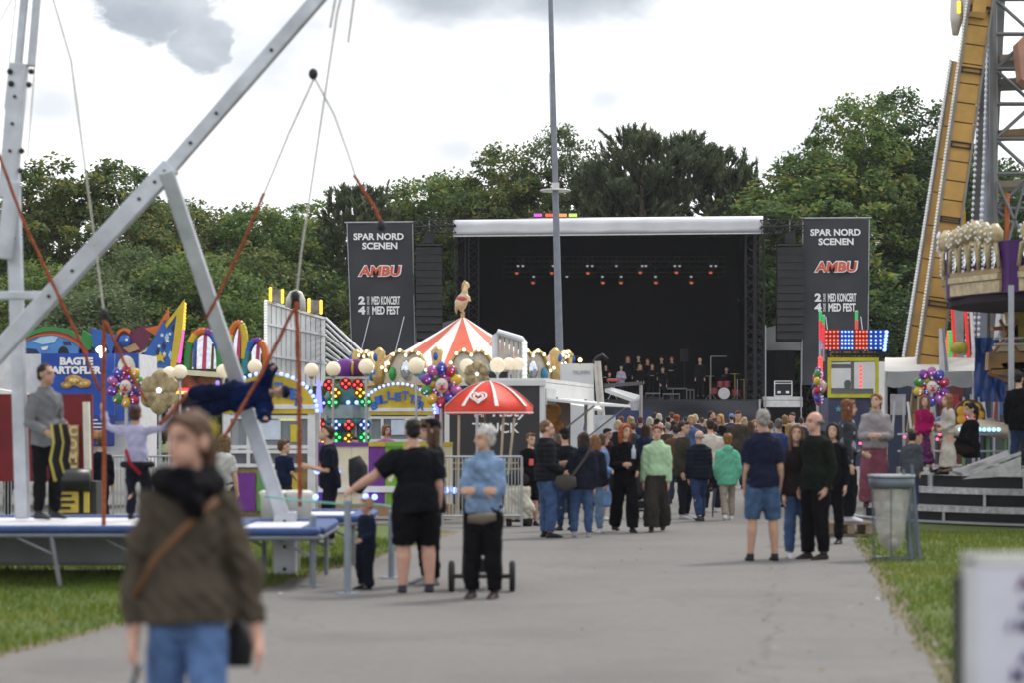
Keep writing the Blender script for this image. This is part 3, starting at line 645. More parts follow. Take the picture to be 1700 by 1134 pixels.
    # ---- hair and headwear
    if hair:
        kd, hcol = hair['kind'], hair['col']; hm = M(tuple(x * .72 for x in hx(hcol)), .6, 0, .35, 28, .5, bscale=120); m = MB()
        def hl(x, y, z_): return hp_(x, y, z_)
        if kd != 'bald':
            m.ball(hl(0, .015, .028), (.0475 * hk, .0535 * hk, .0495 * hk), 14, 10, yaw)
            if kd in ('short', 'crop'):
                m.ball(hl(0, .034, -.004), (.043 * hk, .034 * hk, .038 * hk), 12, 8, yaw)
                if kd == 'short': m.tube([hl(-.03, -.030, .052), hl(0, -.040, .058), hl(.03, -.030, .052)], [.014 * hk, .017 * hk, .014 * hk], 8)
            if kd in ('tail', 'bun', 'long', 'bob', 'waist'): m.tube([hl(-.044, -.006, .012), hl(-.036, -.030, .040), hl(0, -.040, .058), hl(.036, -.030, .040), hl(.044, -.006, .012)], [.009 * hk, .011 * hk, .014 * hk, .011 * hk, .009 * hk], 8)
            if kd == 'curly':
                for q in range(26):
                    a, e = q * 2.4, .2 + .75 * (q / 25); m.ball(hl(.047 * math.cos(a) * math.cos(e * 1.2), .018 + .05 * math.sin(a) * math.cos(e * 1.2), .012 + .058 * math.sin(e * 1.45)), .018 * hk, 7, 5)
                m.ball(hl(0, .03, -.004), (.05 * hk, .038 * hk, .045 * hk), 12, 8, yaw)
            if kd in ('bob', 'long', 'waist'):
                low = {'bob': -.065, 'long': -.15, 'waist': -.24}[kd]
                m.tube([hl(0, .022, .05), hl(0, .026, .0), hl(0, .030, -.05), hl(0, .034, low)], [(.044 * hk, .036 * hk), (.052 * hk, .036 * hk), (.053 * hk, .030 * hk), (.045 * hk, .018 * hk)], 12, ref=yaw @ Vector((1, 0, 0)))
                for sg in (-1, 1): m.tube([hl(.040 * sg, -.014, .045), hl(.050 * sg, -.012, 0), hl(.050 * sg, -.006, -.05), hl(.045 * sg, .002, low * (.9 if kd != 'bob' else 1))], [.012 * hk, .014 * hk, .015 * hk, .010 * hk], 7)
            if kd in ('tail', 'bun'):
                m.ball(hl(0, .032, -.002), (.045 * hk, .034 * hk, .038 * hk), 12, 8, yaw)
                if kd == 'bun': m.ball(hl(0, .060, .042), .024 * hk, 10, 7)
                else: m.tube([hl(0, .058, .03), hl(0, .078, .015), hl(0, .080, -.05), hl(0, .072, -.13)], [.014 * hk, .02 * hk, .02 * hk, .006 * hk], 8)
            rq(m, 'hair', root, vox, [hm], 2, folds(.0035 if near else .006, seed + 9, 120 if near else 60))
        else:
            m.tube([hl(.045, -.004, .0), hl(.044, .03, .0), hl(.02, .058, -.004), hl(-.02, .058, -.004), hl(-.044, .03, .0), hl(-.045, -.004, .0)], [.010 * hk, .015 * hk, .015 * hk, .015 * hk, .015 * hk, .010 * hk], 8)
            rq(m, 'hair', root, vox, [hm], 2, None)
        if hair.get('cap'):
            m = MB(); m.ball(hl(0, .008, .036), (.051 * hk, .060 * hk, .044 * hk), 14, 10, yaw)
            m.tube([hl(0, -.035, .034), hl(0, -.07, .029), hl(0, -.098, .020)], [(.044 * hk, .006 * hk), (.040 * hk, .005 * hk), (.02 * hk, .004 * hk)], 10, ref=yaw @ Vector((1, 0, 0)))
            rq(m, 'cap', root, max(.0055, vox * .7), [cloth(hair['cap'])], 1, None)
        if hair.get('beanie'):
            m = MB(); m.ball(hl(0, .010, .034), (.052 * hk, .060 * hk, .050 * hk), 14, 10, yaw); rq(m, 'beanie', root, vox, [cloth(hair['beanie'])], 1, None)
        if hair.get('beard'):
            m = MB(); m.ball(hl(0, -.018, -.048), (.034 * hk, .034 * hk, .024 * hk), 12, 8, yaw); rq(m, 'beard', root, vox, [hm], 1, None)
    root.location = (p0.x, Y, z); root.rotation_euler = (0, 0, R(face)) if rot is None else rot
    root['px'] = 0; del root['px']
    def W_(q):      # local -> world for props held by this figure
        return Vector(root.location) + root.rotation_euler.to_matrix() @ Vector(q)
    return dict(root=root, k=k, hk=hk, sp=sp, hp=hp_, arm=arm, foot=foot, W=W_, vox=vox, yaw=yaw)
# ================================================================ STAGE
SY = 103.0; U = F / SY
def sp_(px, py, Y=SY): return P(px, py, Y)
DECKZ = P(0, 664, SY).z
T_BLACK = M((.012, .012, .015), .85, 0, .25, .6, .4, bscale=1.5); T_GREY = M((.045, .047, .052), .75, 0, .25, .5, .25, bscale=2)
stage = thing('open_air_stage', 'big black open air stage with white curved roof edge at the far end', 'stage', (sp_(1010, 700).x, SY, 0))
xl, xr = sp_(757, 0).x, sp_(1266, 0).x; ztop = sp_(0, 366).z
b = MB(); b.box(((xl + xr) / 2, SY + 4.5, DECKZ - .1), (xr - xl, 9.0, .2)); b.build('deck', M((.05, .05, .05), .8), stage)
b = MB(); b.box(((xl + xr) / 2, SY + 9.1, (ztop + DECKZ) / 2), (xr - xl, .12, ztop - DECKZ)); b.build('backdrop', BLACK, stage)
for x in (xl + .1, xr - .1):
    b = MB(); b.box((x, SY + 5.0, (ztop + DECKZ) / 2), (.1, 8.0, ztop - DECKZ)); b.build('side_drape', BLACK, stage)
# roof: black skin with a white rolled front edge
b = MB(); b.box(((xl + xr) / 2, SY + 4.6, ztop + .06), (xr - xl + .3, 9.0, .1)); b.build('roof', T_BLACK, stage)
b = MB(); n = 56; prof = [(.0, 390), (-.08, 383), (-.05, 376), (-.11, 372), (-.02, 366), (.5, 363)]
vv = []; rr = random.Random(2)
for i in range(n + 1):
    px = 752 + (1267 - 752) * i / n; sag = .9 * math.sin(i * .55) + rr.uniform(-.5, .5)
    for j, (dy, py) in enumerate(prof): vv.append(P(px, py - 5 * i / n + (sag if 0 < j < 4 else 0), SY + dy - .15))
k = len(prof); b.add(vv, [(i * k + j, (i + 1) * k + j, (i + 1) * k + j + 1, i * k + j + 1) for i in range(n) for j in range(k - 1)])
fe = b.build('roof_edge', M((.66, .67, .70), .55, 0, .12, .8), stage, smooth=True); fe.modifiers.new('t', 'SOLIDIFY').thickness = .04
b = MB(); b.beam(P(752, 391, SY - .1), P(1267, 386, SY - .1), .06, .08); b.build('valance_pole', M((.5, .52, .56), .4, .6), stage)
# corner truss towers
def truss(bm, a, c, w, bays, r=.028, mini=.016):
    a, c = Vector(a), Vector(c); d = (c - a); L = d.length; d.normalize(); u = d.orthogonal().normalized() if abs(d.z) < .9 else Vector((1, 0, 0)); v = d.cross(u)
    cor = [(u * sx + v * sy) * (w / 2) for sx, sy in ((-1, -1), (1, -1), (1, 1), (-1, 1))]
    for q in cor: bm.cyl(a + q, c + q, r, 6)
    for i in range(bays):
        p, q = a + d * (L * i / bays), a + d * (L * (i + 1) / bays)
        for j in range(4):
            e, f = (j, (j + 1) % 4) if i % 2 else ((j + 1) % 4, j); bm.cyl(p + cor[e], q + cor[f], mini, 4)
TR = M((.035, .035, .04), .55, .4)
for px in (764, 786, 1248, 1262):
    b = MB(); x = sp_(px, 0).x; truss(b, (x, SY + .6, DECKZ), (x, SY + .6, ztop), .42, 22); b.build('corner_truss', TR, stage)
# lighting bars with fixtures
SPOT = M((.8, .16, .07), .4, emit=.32); PAR = M((.55, .56, .6), .4, emit=.35)
for r_, (py, Yb, xs) in enumerate(((445, SY + 5.0, [860, 868, 918, 926, 975, 983, 1023, 1066, 1072, 1120, 1128, 1180, 1188]), (463, SY + 7.0, [886, 941, 1000, 1031, 1088, 1147]))):
    b = MB(); a, c = P(835, py - 12, Yb), P(1205, py - 12, Yb); truss(b, a, c, .3, 46, .022, .012); b.build('lighting_truss', TR, stage)
    for px in xs:
        p = P(px, py - 8, Yb); b = MB(); b.cyl(p + Vector((0, .08, .12)), p + Vector((0, -.12, -.10)), .10, 10); b.box(p + Vector((0, .05, .2)), (.06, .06, .2)); f = b.build('spotlight', DARK, stage)
        b = MB(); q = p + Vector((0, -.125, -.105)); b.ball(q, (.065, .03, .065), 8, 6); b.build('lens', PAR, f, smooth=True)
for px, py in [(858, 453), (885, 469), (916, 453), (976, 453), (1001, 469), (1031, 469), (1063, 452), (1089, 469), (1123, 452), (1148, 469), (1180, 452)]:
    p = P(px, py, SY + 4.2); b = MB(); b.cyl(p + Vector((0, .16, .14)), p + Vector((0, 0, 0)), .11, 10, .13); f = b.build('spotlight', DARK, stage)
    b = MB(); b.ball(p + Vector((0, -.02, 0)), (.085, .03, .07), 8, 6); b.build('lens', SPOT, f, smooth=True)
# front skirt: slack folded black cloth
def folded(x0, x1, z0, z1, Y, nx, nz, amp, seed):
    rs = np.random.RandomState(seed); b = MB(); v = []
    for i in range(nx + 1):
        for j in range(nz + 1):
            u, t = i / nx, j / nz; x = x0 + (x1 - x0) * u; z = z0 + (z1 - z0) * t
            w = math.sin(9 * u + 5.5 * t + 1.2 * math.sin(6 * u)) + .6 * math.sin(21 * u - 8 * t + seed) + .5 * math.sin(14 * u + 13 * t)
            v.append((x, Y + amp * w, z))
    return b.add(v, [(i * (nz + 1) + j, (i + 1) * (nz + 1) + j, (i + 1) * (nz + 1) + j + 1, i * (nz + 1) + j + 1) for i in range(nx) for j in range(nz)])
folded(xl, xr - .2, .02, DECKZ - .05, SY - .1, 90, 14, .07, 3).build('skirt', M((.035, .038, .048), .5, 0, .2, .7), stage, smooth=True)
b = MB(); b.cyl(P(1261, 760, SY - .15), P(1261, 664, SY - .15), .05, 8); b.build('skirt_post', STEEL, stage)
# choir riser frames on deck
for x0, x1, z0, y_ in ((1095, 1140, 646, 2.6), (1140, 1152, 648, 2.4), (1072, 1096, 654, 2.0), (1100, 1128, 655, 2.0)):
    b = MB(); a = P(x0, z0, SY + y_); c = P(x1, z0, SY + y_); b.beam(a, c, .5, .06); 
    for q in (a, c, (a + c) / 2): b.beam(q, (q.x, q.y, DECKZ), .05, .05)
    solo('stage_riser', b, M((.16, .16, .17), .5, .5), f'low metal choir riser on the stage deck, {"long back one" if x0 == 1095 else "short one at right end" if x0 == 1140 else "left front one" if x0 == 1072 else "right front one"}', 'riser', 'stage risers')
# wings: black drapes, grey back tarps, white platform, flight case
wing = {}
for nm, x0, x1, lab in (('left', 686, 757, 'black curtained wing at left of stage'), ('right', 1268, 1333, 'black curtained wing at right of stage with white platform edge')):
    w = thing('stage_wing', lab, 'stage wing', (sp_((x0 + x1) / 2, 0).x, SY + 1, 0)); X0, X1 = sp_(x0, 0).x, sp_(x1, 0).x; wing[nm] = w
    folded(X0, X1, .0, P(0, 582, SY + 3).z, SY + 3, 24, 14, .05, 8).build('curtain', T_BLACK, w, smooth=True)
    b = MB(); b.box(((X0 + X1) / 2, SY + 1.4, P(0, 662, SY).z), (X1 - X0, 2.6, .14)); b.build('platform', M((.6, .6, .6), .6), w)
    b = MB(); b.box(((X0 + X1) / 2, SY + .12, P(0, 671, SY).z), (X1 - X0, .06, .28)); b.build('platform_edge', M((.62, .62, .62), .6), w)
    b = MB(); b.box(((X0 + X1) / 2, SY + .3, P(0, 705, SY).z), (X1 - X0, .1, 1.4)); b.build('lower_skirt', T_BLACK, w)
    for px in (x0 + 3, x1 - 3):
        b = MB(); b.cyl(P(px, 760, SY), P(px, 540, SY + .05), .03, 6); b.build('scaffold_post', STEEL, w)
    b = MB(); b.pan([(x0, 545), (x1, 530), (x1, 582), (x0, 582)], SY + 3.4, .05); b.build('back_tarp', M((.36, .37, .38), .7, 0, .2, .8), w)
case = thing('flight_case', 'black flight case with silver edges on right stage wing', 'flight case', (sp_(1299, 0).x, SY + .8, P(0, 660, SY).z))
b = MB(); b.box((P(1299, 0, SY + .8).x, SY + .8, P(0, 646, SY + .8).z), (.72, .6, .62)); b.build('case', DARK, case)
b = MB()
for sx in (-.37, .37): b.box((P(1299, 0, SY + .8).x + sx, SY + .49, P(0, 646, SY + .8).z), (.04, .04, .66))
for sz in (-.32, .22, .32): b.box((P(1299, 0, SY + .8).x, SY + .486, P(0, 646, SY + .8).z + sz), (.74, .03, .035))
for sx in (-.18, .18): b.box((P(1299, 0, SY + .8).x + sx, SY + .484, P(0, 652, SY + .8).z), (.14, .02, .1))
b.build('edging', M((.72, .73, .75), .35, .5), case)
# PA line arrays hanging from outrigger trusses
for x0, x1, nm in ((692, 735, 'left of stage beside banner'), (1287, 1330, 'right of stage beside banner')):
    xc = sp_((x0 + x1) / 2, 0).x; wd = (x1 - x0) / U; pa = thing('line_array', f'tall black hanging loudspeaker column {nm}', 'loudspeaker', (xc, SY - .6, 0))
    z1, z0 = P(0, 412, SY).z, P(0, 566, SY).z; nb = 12
    for i in range(nb):
        za, zb = z1 + (z0 - z1) * i / nb, z1 + (z0 - z1) * (i + 1) / nb; b = MB(); bend = .25 * (i / nb) ** 2
        b.box((xc, SY - .6 + bend, (za + zb) / 2), (wd, .55, (za - zb) * .94), Matrix.Rotation(-.02 * i, 3, 'X')); b.build('loudspeaker_box', M((.022, .022, .025), .6, 0, .2, 3), pa)
    b = MB(); b.box((xc, SY - .6, z1 + .1), (wd * 1.02, .6, .08)); b.build('flying_frame', TR, pa)
    b = MB(); b.box((xc, SY - .6, z1 + .38), (.45, .35, .42)); b.box((xc, SY - .6, z1 + .62), (.28, .28, .12)); b.build('hoist_motor', DARK, pa)
    b = MB(); b.cyl((xc, SY - .6, z1 + .6), (xc, SY - .6, ztop), .02, 6); b.build('chain', STEEL, pa)
for x0, x1, nm in ((686, 757, 'left'), (1262, 1336, 'right')):
    b = MB(); truss(b, P(x0, 377, SY - .6), P(x1, 374, SY - .6), .42, 7, .03, .02)
    solo('outrigger_truss', b, TR, f'black outrigger truss between stage roof and {nm} banner', 'truss', 'outrigger trusses')
# banners
BANM = M((.052, .055, .062), .7, 0, .18, .6, .2, bscale=1.2); INK = M((.8, .8, .8), .6, 0, .03); RED = M((.62, .11, .06), .55, 0, .2, 1.2)
for x0, x1, xb0, xb1, nm, t0 in ((576, 685, 586, 690, 'left', 370), (1333, 1443, 1331, 1440, 'right', 363)):
    bn = thing('stage_banner', f'tall dark printed banner {nm} of the stage', 'banner', (sp_((x0 + x1) / 2, 0).x, SY - .5, 0)); Yb = SY - .5
    b = MB(); nx, nz = 8, 26; v = []; bot = 640
    for i in range(nx + 1):
        for j in range(nz + 1):
            t = j / nz; a = x0 + (xb0 - x0) * t; c = x1 + (xb1 - x1) * t; v.append(P(a + (c - a) * i / nx, t0 + (bot - t0) * t, Yb + .035 * math.sin(i * 1.3 + 3 * t) + .03 * math.sin(t * 14 + i * .7)))
    b.add(v, [(i * (nz + 1) + j, i * (nz + 1) + j + 1, (i + 1) * (nz + 1) + j + 1, (i + 1) * (nz + 1) + j) for i in range(nx) for j in range(nz)])
    b.build('cloth', BANM, bn, smooth=True)
    b = MB(); b.cyl(P(x0 - 4, t0 - 1, Yb), P(x1 + 4, t0 - 2, Yb), .035, 6); b.build('top_rail', STEEL, bn)
    for a, c in ((x0, xb0), (x1, xb1)):
        b = MB(); b.cyl(P(a, t0, Yb - .03), P(c, bot, Yb - .03), .022, 5); b.build('hem_rod', M((.35, .37, .42), .5, .4), bn)
    for px in ((x0 + 40), (x1 - 12)):
        b = MB(); b.cyl(P(px - 18 if nm == 'left' else px + 6, 590, Yb - .6), P(px - 2, 525, Yb - .3), .02, 5); b.build('stay_rod', ALU, bn)
    xm = (x0 + x1) / 2 - 1 + (0 if nm == 'right' else 0); dy = 0 if nm == 'left' else -7; Yt = Yb - .085
    def T(n_, s_, cx, cy, hpx, wpx, mat, bold, **k): text(n_, s_, mat, P(cx, cy, Yt), hpx / U, bn, width=wpx / U, bold=bold, roll=R(-.3), **k)
    T('lettering', 'SPAR NORD', xm + (-1 if nm == 'left' else 0), 392 + dy, 11.5, 83, INK, .034); T('lettering', 'SCENEN', xm + 1, 407.5 + dy, 11.5, 58, INK, .034)
    T('logo_outline', 'AMBU', xm + 1, 449 + dy, 20, 74, INK, .075, ext=.003, shear=.12); 
    text('logo', 'AMBU', RED, P(xm + 1, 449 + dy, Yt - .02), 16.5 / U, bn, width=69 / U, bold=.035, shear=.12)
    for s_, cx, cy, hp_, wp in (('2', xm - 29, 498, 14, 11), ('4', xm - 29, 514.5, 14, 12)): T('lettering', s_, cx, cy + dy * .7, hp_, wp, INK, .05)
    T('lettering', 'MED KONCERT', xm + 11, 498 + dy * .7, 14, 47, INK, .03); T('lettering', 'MED FEST', xm + 11, 514.5 + dy * .7, 14, 45, INK, .035)
    for cy in (498, 514.5): text('lettering', 'DAGE', INK, P(xm - 18.5, cy + dy * .7, Yt), 4.0 / U, bn, width=13 / U, bold=.01, roll=R(-90))
# coloured lamps up behind the roof at the mast
for px, c in ((893, (.7, .1, .6)), (912, (.9, .12, .05)), (934, (1, .35, .1)), (951, (.6, .8, .1))):
    p = P(px, 357, SY + 3); b = MB(); b.box(p, (.42, .2, .2)); b.beam(p - Vector((0, 0, .1)), (p.x, p.y, ztop + .1), .04, .04)
    o = solo('floodlight', b, DARK, f'small {"magenta" if c[2] > .5 else "red" if c[1] < .2 else "orange" if c[1] < .5 else "yellow green"} floodlight on top of the stage roof', 'floodlight', 'coloured roof floodlights')
    b = MB(); b.box(p + Vector((0, -.105, 0)), (.36, .02, .14)); b.build('lens', M(c, .4, emit=.5), o)
# mast with ring and lamps
MY = 76; ms = thing('mast', 'tall thin grey steel mast with small ring platform before the stage', 'mast', (P(931, 0, MY).x, MY, 0))
b = MB(); b.tube([P(931, 790, MY)] + [P(914 + 14.5 * (y / 570), y, MY) for y in (570, 330, 0, -260)], [.13, .12, .10, .075, .05], 10); b.build('pole', M((.20, .22, .26), .5, .2), ms, smooth=True)
p = P(922, 316, MY); b = MB(); b.ring(p, .46, .03, 22, 6)
for a in range(4): b.cyl(p, p + Vector((math.cos(a * 1.57) * .46, math.sin(a * 1.57) * .46, 0)), .022, 5)
b.build('ring_platform', M((.5, .52, .5), .5, .3), ms)
b = MB(); b.box(p + Vector((0, -.16, .12)), (.24, .18, .22)); b.build('control_cabinet', M((.6, .62, .58), .5), ms)
b = MB(); b.cyl(P(911.5, 120, MY - .2), P(917, 310, MY - .2), .008, 4); b.build('halyard', RUBBER, ms)
# crowd barrier at the front of the stage
for i in range(9):
    x = P(1120 + i * 30, 0, SY - 3).x; bar = thing('crowd_barrier', f'grey stage front barrier panel, {["first", "second", "third", "fourth", "fifth", "sixth", "seventh", "eighth", "ninth"][i]} from the left', 'barrier', (x, SY - 3, 0), 0, 'barrier panels at the stage front')
    b = MB(); b.box((x, SY - 3, 1.15), (.74, .05, .62)); b.box((x, SY - 3, .5), (.74, .05, .6)); b.build('panel', M((.42, .43, .45), .5, .4), bar)
    b = MB()
    for sx in (-.37, .37): b.box((x + sx, SY - 3, .76), (.045, .08, 1.5))
    b.box((x, SY - 3, 1.5), (.8, .12, .06)); b.build('frame', STEEL, bar)
# instruments on the deck
dr = thing('drum_kit', 'drum kit with white bass drum head at right of the stage', 'drum kit', (P(1202, 0, SY + 2).x, SY + 2, DECKZ))
c = P(1202, 654, SY + 2); ZD = DECKZ
b = MB(); b.cyl(c + Vector((0, .4, 0)), c, .27, 18); b.build('bass_drum', M((.25, .04, .05), .4), dr)
b = MB(); b.cyl(c + Vector((0, -.002, 0)), c + Vector((0, -.03, 0)), .255, 18); b.ball(c + Vector((.08, -.03, -.06)), (.05, .01, .05), 8, 5); b.build('drum_head', M((.7, .7, .7), .5), dr)
for dx, dz, r_ in ((-.42, .12, .17), (.15, .42, .15), (-.15, .42, .15), (.55, .05, .2)):
    q = c + Vector((dx, .2, dz)); b = MB(); b.cyl(q + Vector((0, 0, -.14)), q + Vector((0, 0, .12)), r_, 12); b.cyl(q, (q.x, q.y, ZD), .015, 5); b.build('tom', M((.28, .05, .06), .4), dr)
for dx, dz, r_ in ((-.6, .75, .22), (.5, .85, .24), (.9, .6, .2)):
    q = c + Vector((dx, .3, dz)); b = MB(); b.cyl(q, q + Vector((0, 0, .02)), r_, 14); b.cyl(q, (q.x, q.y, ZD), .015, 5); b.build('cymbal', M((.5, .38, .12), .35, .8), dr)
for px, lab in ((1180, 'left'), (1224, 'right')):
    q = P(px, 660, SY + 1.8); b = MB()
    b.cyl((q.x, q.y, ZD + 1.9 if px == 1180 else ZD + .9), (q.x, q.y, ZD), .018, 6)
    for a in range(3): b.cyl((q.x, q.y, ZD + .3), (q.x + .28 * math.cos(a * 2.1 + .4), q.y + .28 * math.sin(a * 2.1 + .4), ZD + .01), .014, 5)
    if px == 1180: b.cyl((q.x, q.y, ZD + 1.9), (q.x + .7, q.y, ZD + 1.9), .014, 5)
    solo('microphone_stand', b, STEEL, f'thin metal microphone stand {lab} of the drum kit', 'stand', 'microphone stands')
b = MB(); q = P(1136, 590, SY + 5); b.box(q, (.34, .3, .55)); b.cyl((q.x, q.y, q.z - .2), (q.x, q.y, ZD), .02, 6); solo('stage_speaker', b, DARK, 'small black loudspeaker on a pole at the back of the stage', 'loudspeaker')
kb = thing('keyboard', 'red keyboard on a stand at left of the stage', 'keyboard', (P(1017, 0, SY + 1.5).x, SY + 1.5, DECKZ)); q = P(1017, 632, SY + 1.5)
b = MB(); b.box(q, (.5, .28, .1)); b.build('case', M((.5, .05, .03), .4), kb)
b = MB(); b.box(q + Vector((0, -.05, .055)), (.42, .14, .015)); b.build('keys', WHITE, kb)
b = MB(); b.cyl(q + Vector((-.2, 0, -.05)), (q.x + .2, q.y, DECKZ), .018, 5); b.cyl(q + Vector((.2, 0, -.05)), (q.x - .2, q.y, DECKZ), .018, 5); b.build('stand', STEEL, kb)
# ================================================================ BUNGEE TRAMPOLINE RIG (left foreground)
TY = 25.0; TS = F / TY
WBEAM = M((.46, .48, .53), .45, .5, .2, 3.5, .15); BLUEPAD = M((.035, .07, .20), .55, 0, .15, 5, .2); MESHBED = M((.60, .60, .62), .7, 0, .15, 3)
CORD = M((.27, .075, .04), .8, 0, .35, 22, .6); ROPE = M((.45, .43, .40), .8, 0, .15, 30)
rig = thing('bungee_rig', 'large white metal bungee trampoline rig with slanting boom and strut', 'bungee rig', (P(40, 0, TY).x, TY, 0))
def rigbeam(nm, a, c, w, d=.18, Y=TY, Y2=None, bolts=()):
    p, q = P(a[0], a[1], Y), P(c[0], c[1], Y2 or Y); b = MB(); b.beam(p, q, w, d, up=(0, -1, 0)) if False else b.beam(p, q, d, w, up=(q - p).cross(Vector((0, 1, 0))).normalized())
    o = b.build(nm, WBEAM, rig); m = o.modifiers.new('b', 'BEVEL'); m.width = .015; m.segments = 2
    for t in bolts:
        r = p.lerp(q, t); k = MB(); k.cyl(r + Vector((0, -d / 2, 0)), r + Vector((0, -d / 2 - .02, 0)), .019, 8); k.build('bolt', DARK, o)
    return o
rigbeam('boom', (-40, 625), (285, 275), .19, .17, bolts=(.38, .50, .84, .92, .97))
rigbeam('boom', (275, 287), (560, -40), .145, .14, bolts=(.15, .3, .62))
rigbeam('strut', (276, 282), (472, 868), .155, .14, TY - .06, TY + 1.0)
rigbeam('strut_foot', (474, 850), (474, 955), .24, .2, TY + 1.0, bolts=(.15, .55, .9))
rigbeam('tie_beam', (-60, 490), (92, 490), .09, .09, TY + .14)
rigbeam('post', (38, 862), (20, 240), .145, .14, TY + 1.2, bolts=(.5, .75))
rigbeam('post_brace', (6, 430), (22, 300), .16, .1, TY + 1.0)
rigbeam('mast_box', (12, 330), (32, 105), .19, .15, TY + 1.1, bolts=(.35, .55, .75))
rigbeam('mast_rail', (30, 110), (46, -60), .085, .08, TY + 1.1); rigbeam('mast_rail', (52, 110), (66, -60), .085, .08, TY + 1.1)
for a in ((16, 118), (52, 118), (18, 138), (48, 140), (36, 250), (34, 283)):
    b = MB(); b.ball(P(a[0], a[1], TY + 1.0), .034, 7, 5); b.build('clamp', DARK, rig)
def cord(pts, r, label, Y=TY - .2, mat=CORD, rope=None, tip=None):
    t = thing('bungee_rope', label, 'rope', P(pts[0][0], pts[0][1], Y), 0, 'bungee cords'); b = MB(); q = []
    rr = random.Random(int(pts[0][0] * 3 + pts[0][1]))
    for (x0, y0), (x1, y1) in zip(pts[:-1], pts[1:]):
        for i in range(8): q.append(P(x0 + (x1 - x0) * i / 8 + rr.uniform(-.5, .5), y0 + (y1 - y0) * i / 8, Y))
    q.append(P(pts[-1][0], pts[-1][1], Y)); b.tube(q, [r * rr.uniform(.85, 1.15) for _ in q], 8); b.build('elastic', mat, t, smooth=True)
    if rope: b = MB(); b.tube([P(x, y, Y) for x, y in rope], .010, 6); b.build('rope', ROPE, t)
    if tip: b = MB(); b.ball(P(tip[0], tip[1], Y), (.05, .05, .06), 8, 6); b.build('swivel', DARK, t)
cord([(173, 530), (172, 620), (173, 760), (172, 882)], .023, 'thick orange bungee cord hanging upright left of the jumping boy', rope=[(173, 522), (160, 420), (118, 100), (80, -30)], tip=(173, 521))
cord([(-5, 248), (40, 370), (80, 455), (125, 548), (166, 650)], .017, 'orange cord slanting from the left picture edge across the white boom')
cord([(176, 535), (205, 600), (243, 668)], .016, 'thin orange cord running down to the jumping boy from the left cord')
cord([(438, 320), (405, 400), (370, 475), (342, 528)], .017, 'orange cord slanting behind the white strut above the rainbow arches', rope=[(522, 128), (480, 220), (438, 322)], tip=(520, 122))
cord([(492, 500), (496, 620), (497, 740), (498, 842)], .023, 'thick orange bungee cord hanging upright in front of the ticket booth', rope=[(492, 492), (500, 420), (560, 20), (575, -40)], tip=(490, 491))
cord([(488, 512), (440, 610), (400, 680), (372, 728)], .018, 'thin red orange cord slanting to the flipping child')
cord([(588, 290), (605, 318), (622, 345), (634, 372)], .018, 'short orange cord hanging in front of the left stage banner', rope=[(522, 128), (555, 190), (580, 260), (590, 292)], tip=(633, 374))
cord([(310, 655), (290, 680), (264, 706)], .018, 'short orange cord at the jumping boy, right hand side')
for rp, lab in (([(560, -20), (548, 45)], 'first'), ([(590, -20), (578, 70)], 'second')):
    b = MB(); b.tube([P(x, y, TY - .2) for x, y in rp], .011, 6); solo('rope', b, ROPE, f'{lab} short pale rope end high in the sky right of the boom', 'rope', 'rope ends')
for rp, lab in (([(-20, 70), (30, -20)], 'thin cable at the top left corner beyond the mast'), ([(8, 180), (28, -20)], 'thin cable close left of the white mast'), ([(46, 260), (68, -20)], 'thin cable close right of the white mast')):
    b = MB(); b.tube([P(x, y, TY + 1.2) for x, y in rp], .007, 5); solo('cable', b, ROPE, lab, 'cable', 'rig cables')
# trampolines: steel frame, blue pads, bed, legs
def trampoline(x0, x1, Y0, Y1, z, label, legs):
    t = thing('trampoline', label, 'trampoline', ((x0 + x1) / 2, (Y0 + Y1) / 2, 0), 0, 'trampolines'); cx, cy = (x0 + x1) / 2, (Y0 + Y1) / 2; w, d = x1 - x0, Y1 - Y0
    b = MB(); b.box((cx, cy, z), (w - .3, d - .3, .02)); b.build('bed', MESHBED, t)
    for c, s in (((cx, Y0 + .09, z), (w, .26, .07)), ((cx, Y1 - .09, z), (w, .26, .07)), ((x0 + .09, cy, z), (.26, d - .5, .07)), ((x1 - .09, cy, z), (.26, d - .5, .07))):
        b = MB(); b.box(c, s); o = b.build('pad', BLUEPAD, t); m = o.modifiers.new('b', 'BEVEL'); m.width = .03; m.segments = 3
    b = MB()
    for a, c in (((x0, Y0, z - .06), (x1, Y0, z - .06)), ((x0, Y1, z - .06), (x1, Y1, z - .06)), ((x0, Y0, z - .06), (x0, Y1, z - .06)), ((x1, Y0, z - .06), (x1, Y1, z - .06))): b.cyl(a, c, .026, 8)
    b.build('frame', M((.20, .21, .24), .5, .4), t)
    for lx, ly, dx in legs:
        b = MB(); b.cyl((lx, ly, z - .06), (lx + dx, ly, 0), .025, 7); b.cyl((lx - .35, ly, z - .08), (lx + dx * .4, ly, z * .55), .014, 6); b.build('leg', M((.20, .21, .24), .5, .4), t)
    return t
zt = P(0, 880, 24.3).z
x1 = P(208, 0, 24.3).x
trampoline(x1 - 3.0, x1 + .30, 24.3, 27.2, zt, 'blue padded trampoline at left edge where the boy jumps', [(P(85, 0, 24.3).x, 24.3, .09), (x1 + .1, 24.4, -.05), (x1, 27.0, .05), (x1 - 2.6, 27.0, 0), (x1 - 2.6, 24.4, 0)])
xa, xb = P(400, 0, 23.8).x, P(530, 0, 23.8).x
trampoline(xa - .3, xb, 23.8, 26.2, P(0, 884, 23.8).z, 'blue padded trampoline right behind the walking woman', [(xb - .08, 23.9, .02), (xa - .2, 23.9, 0), (xb - .1, 26.0, 0), (xa, 26.0, 0)])
xc = P(600, 0, 27.5).x
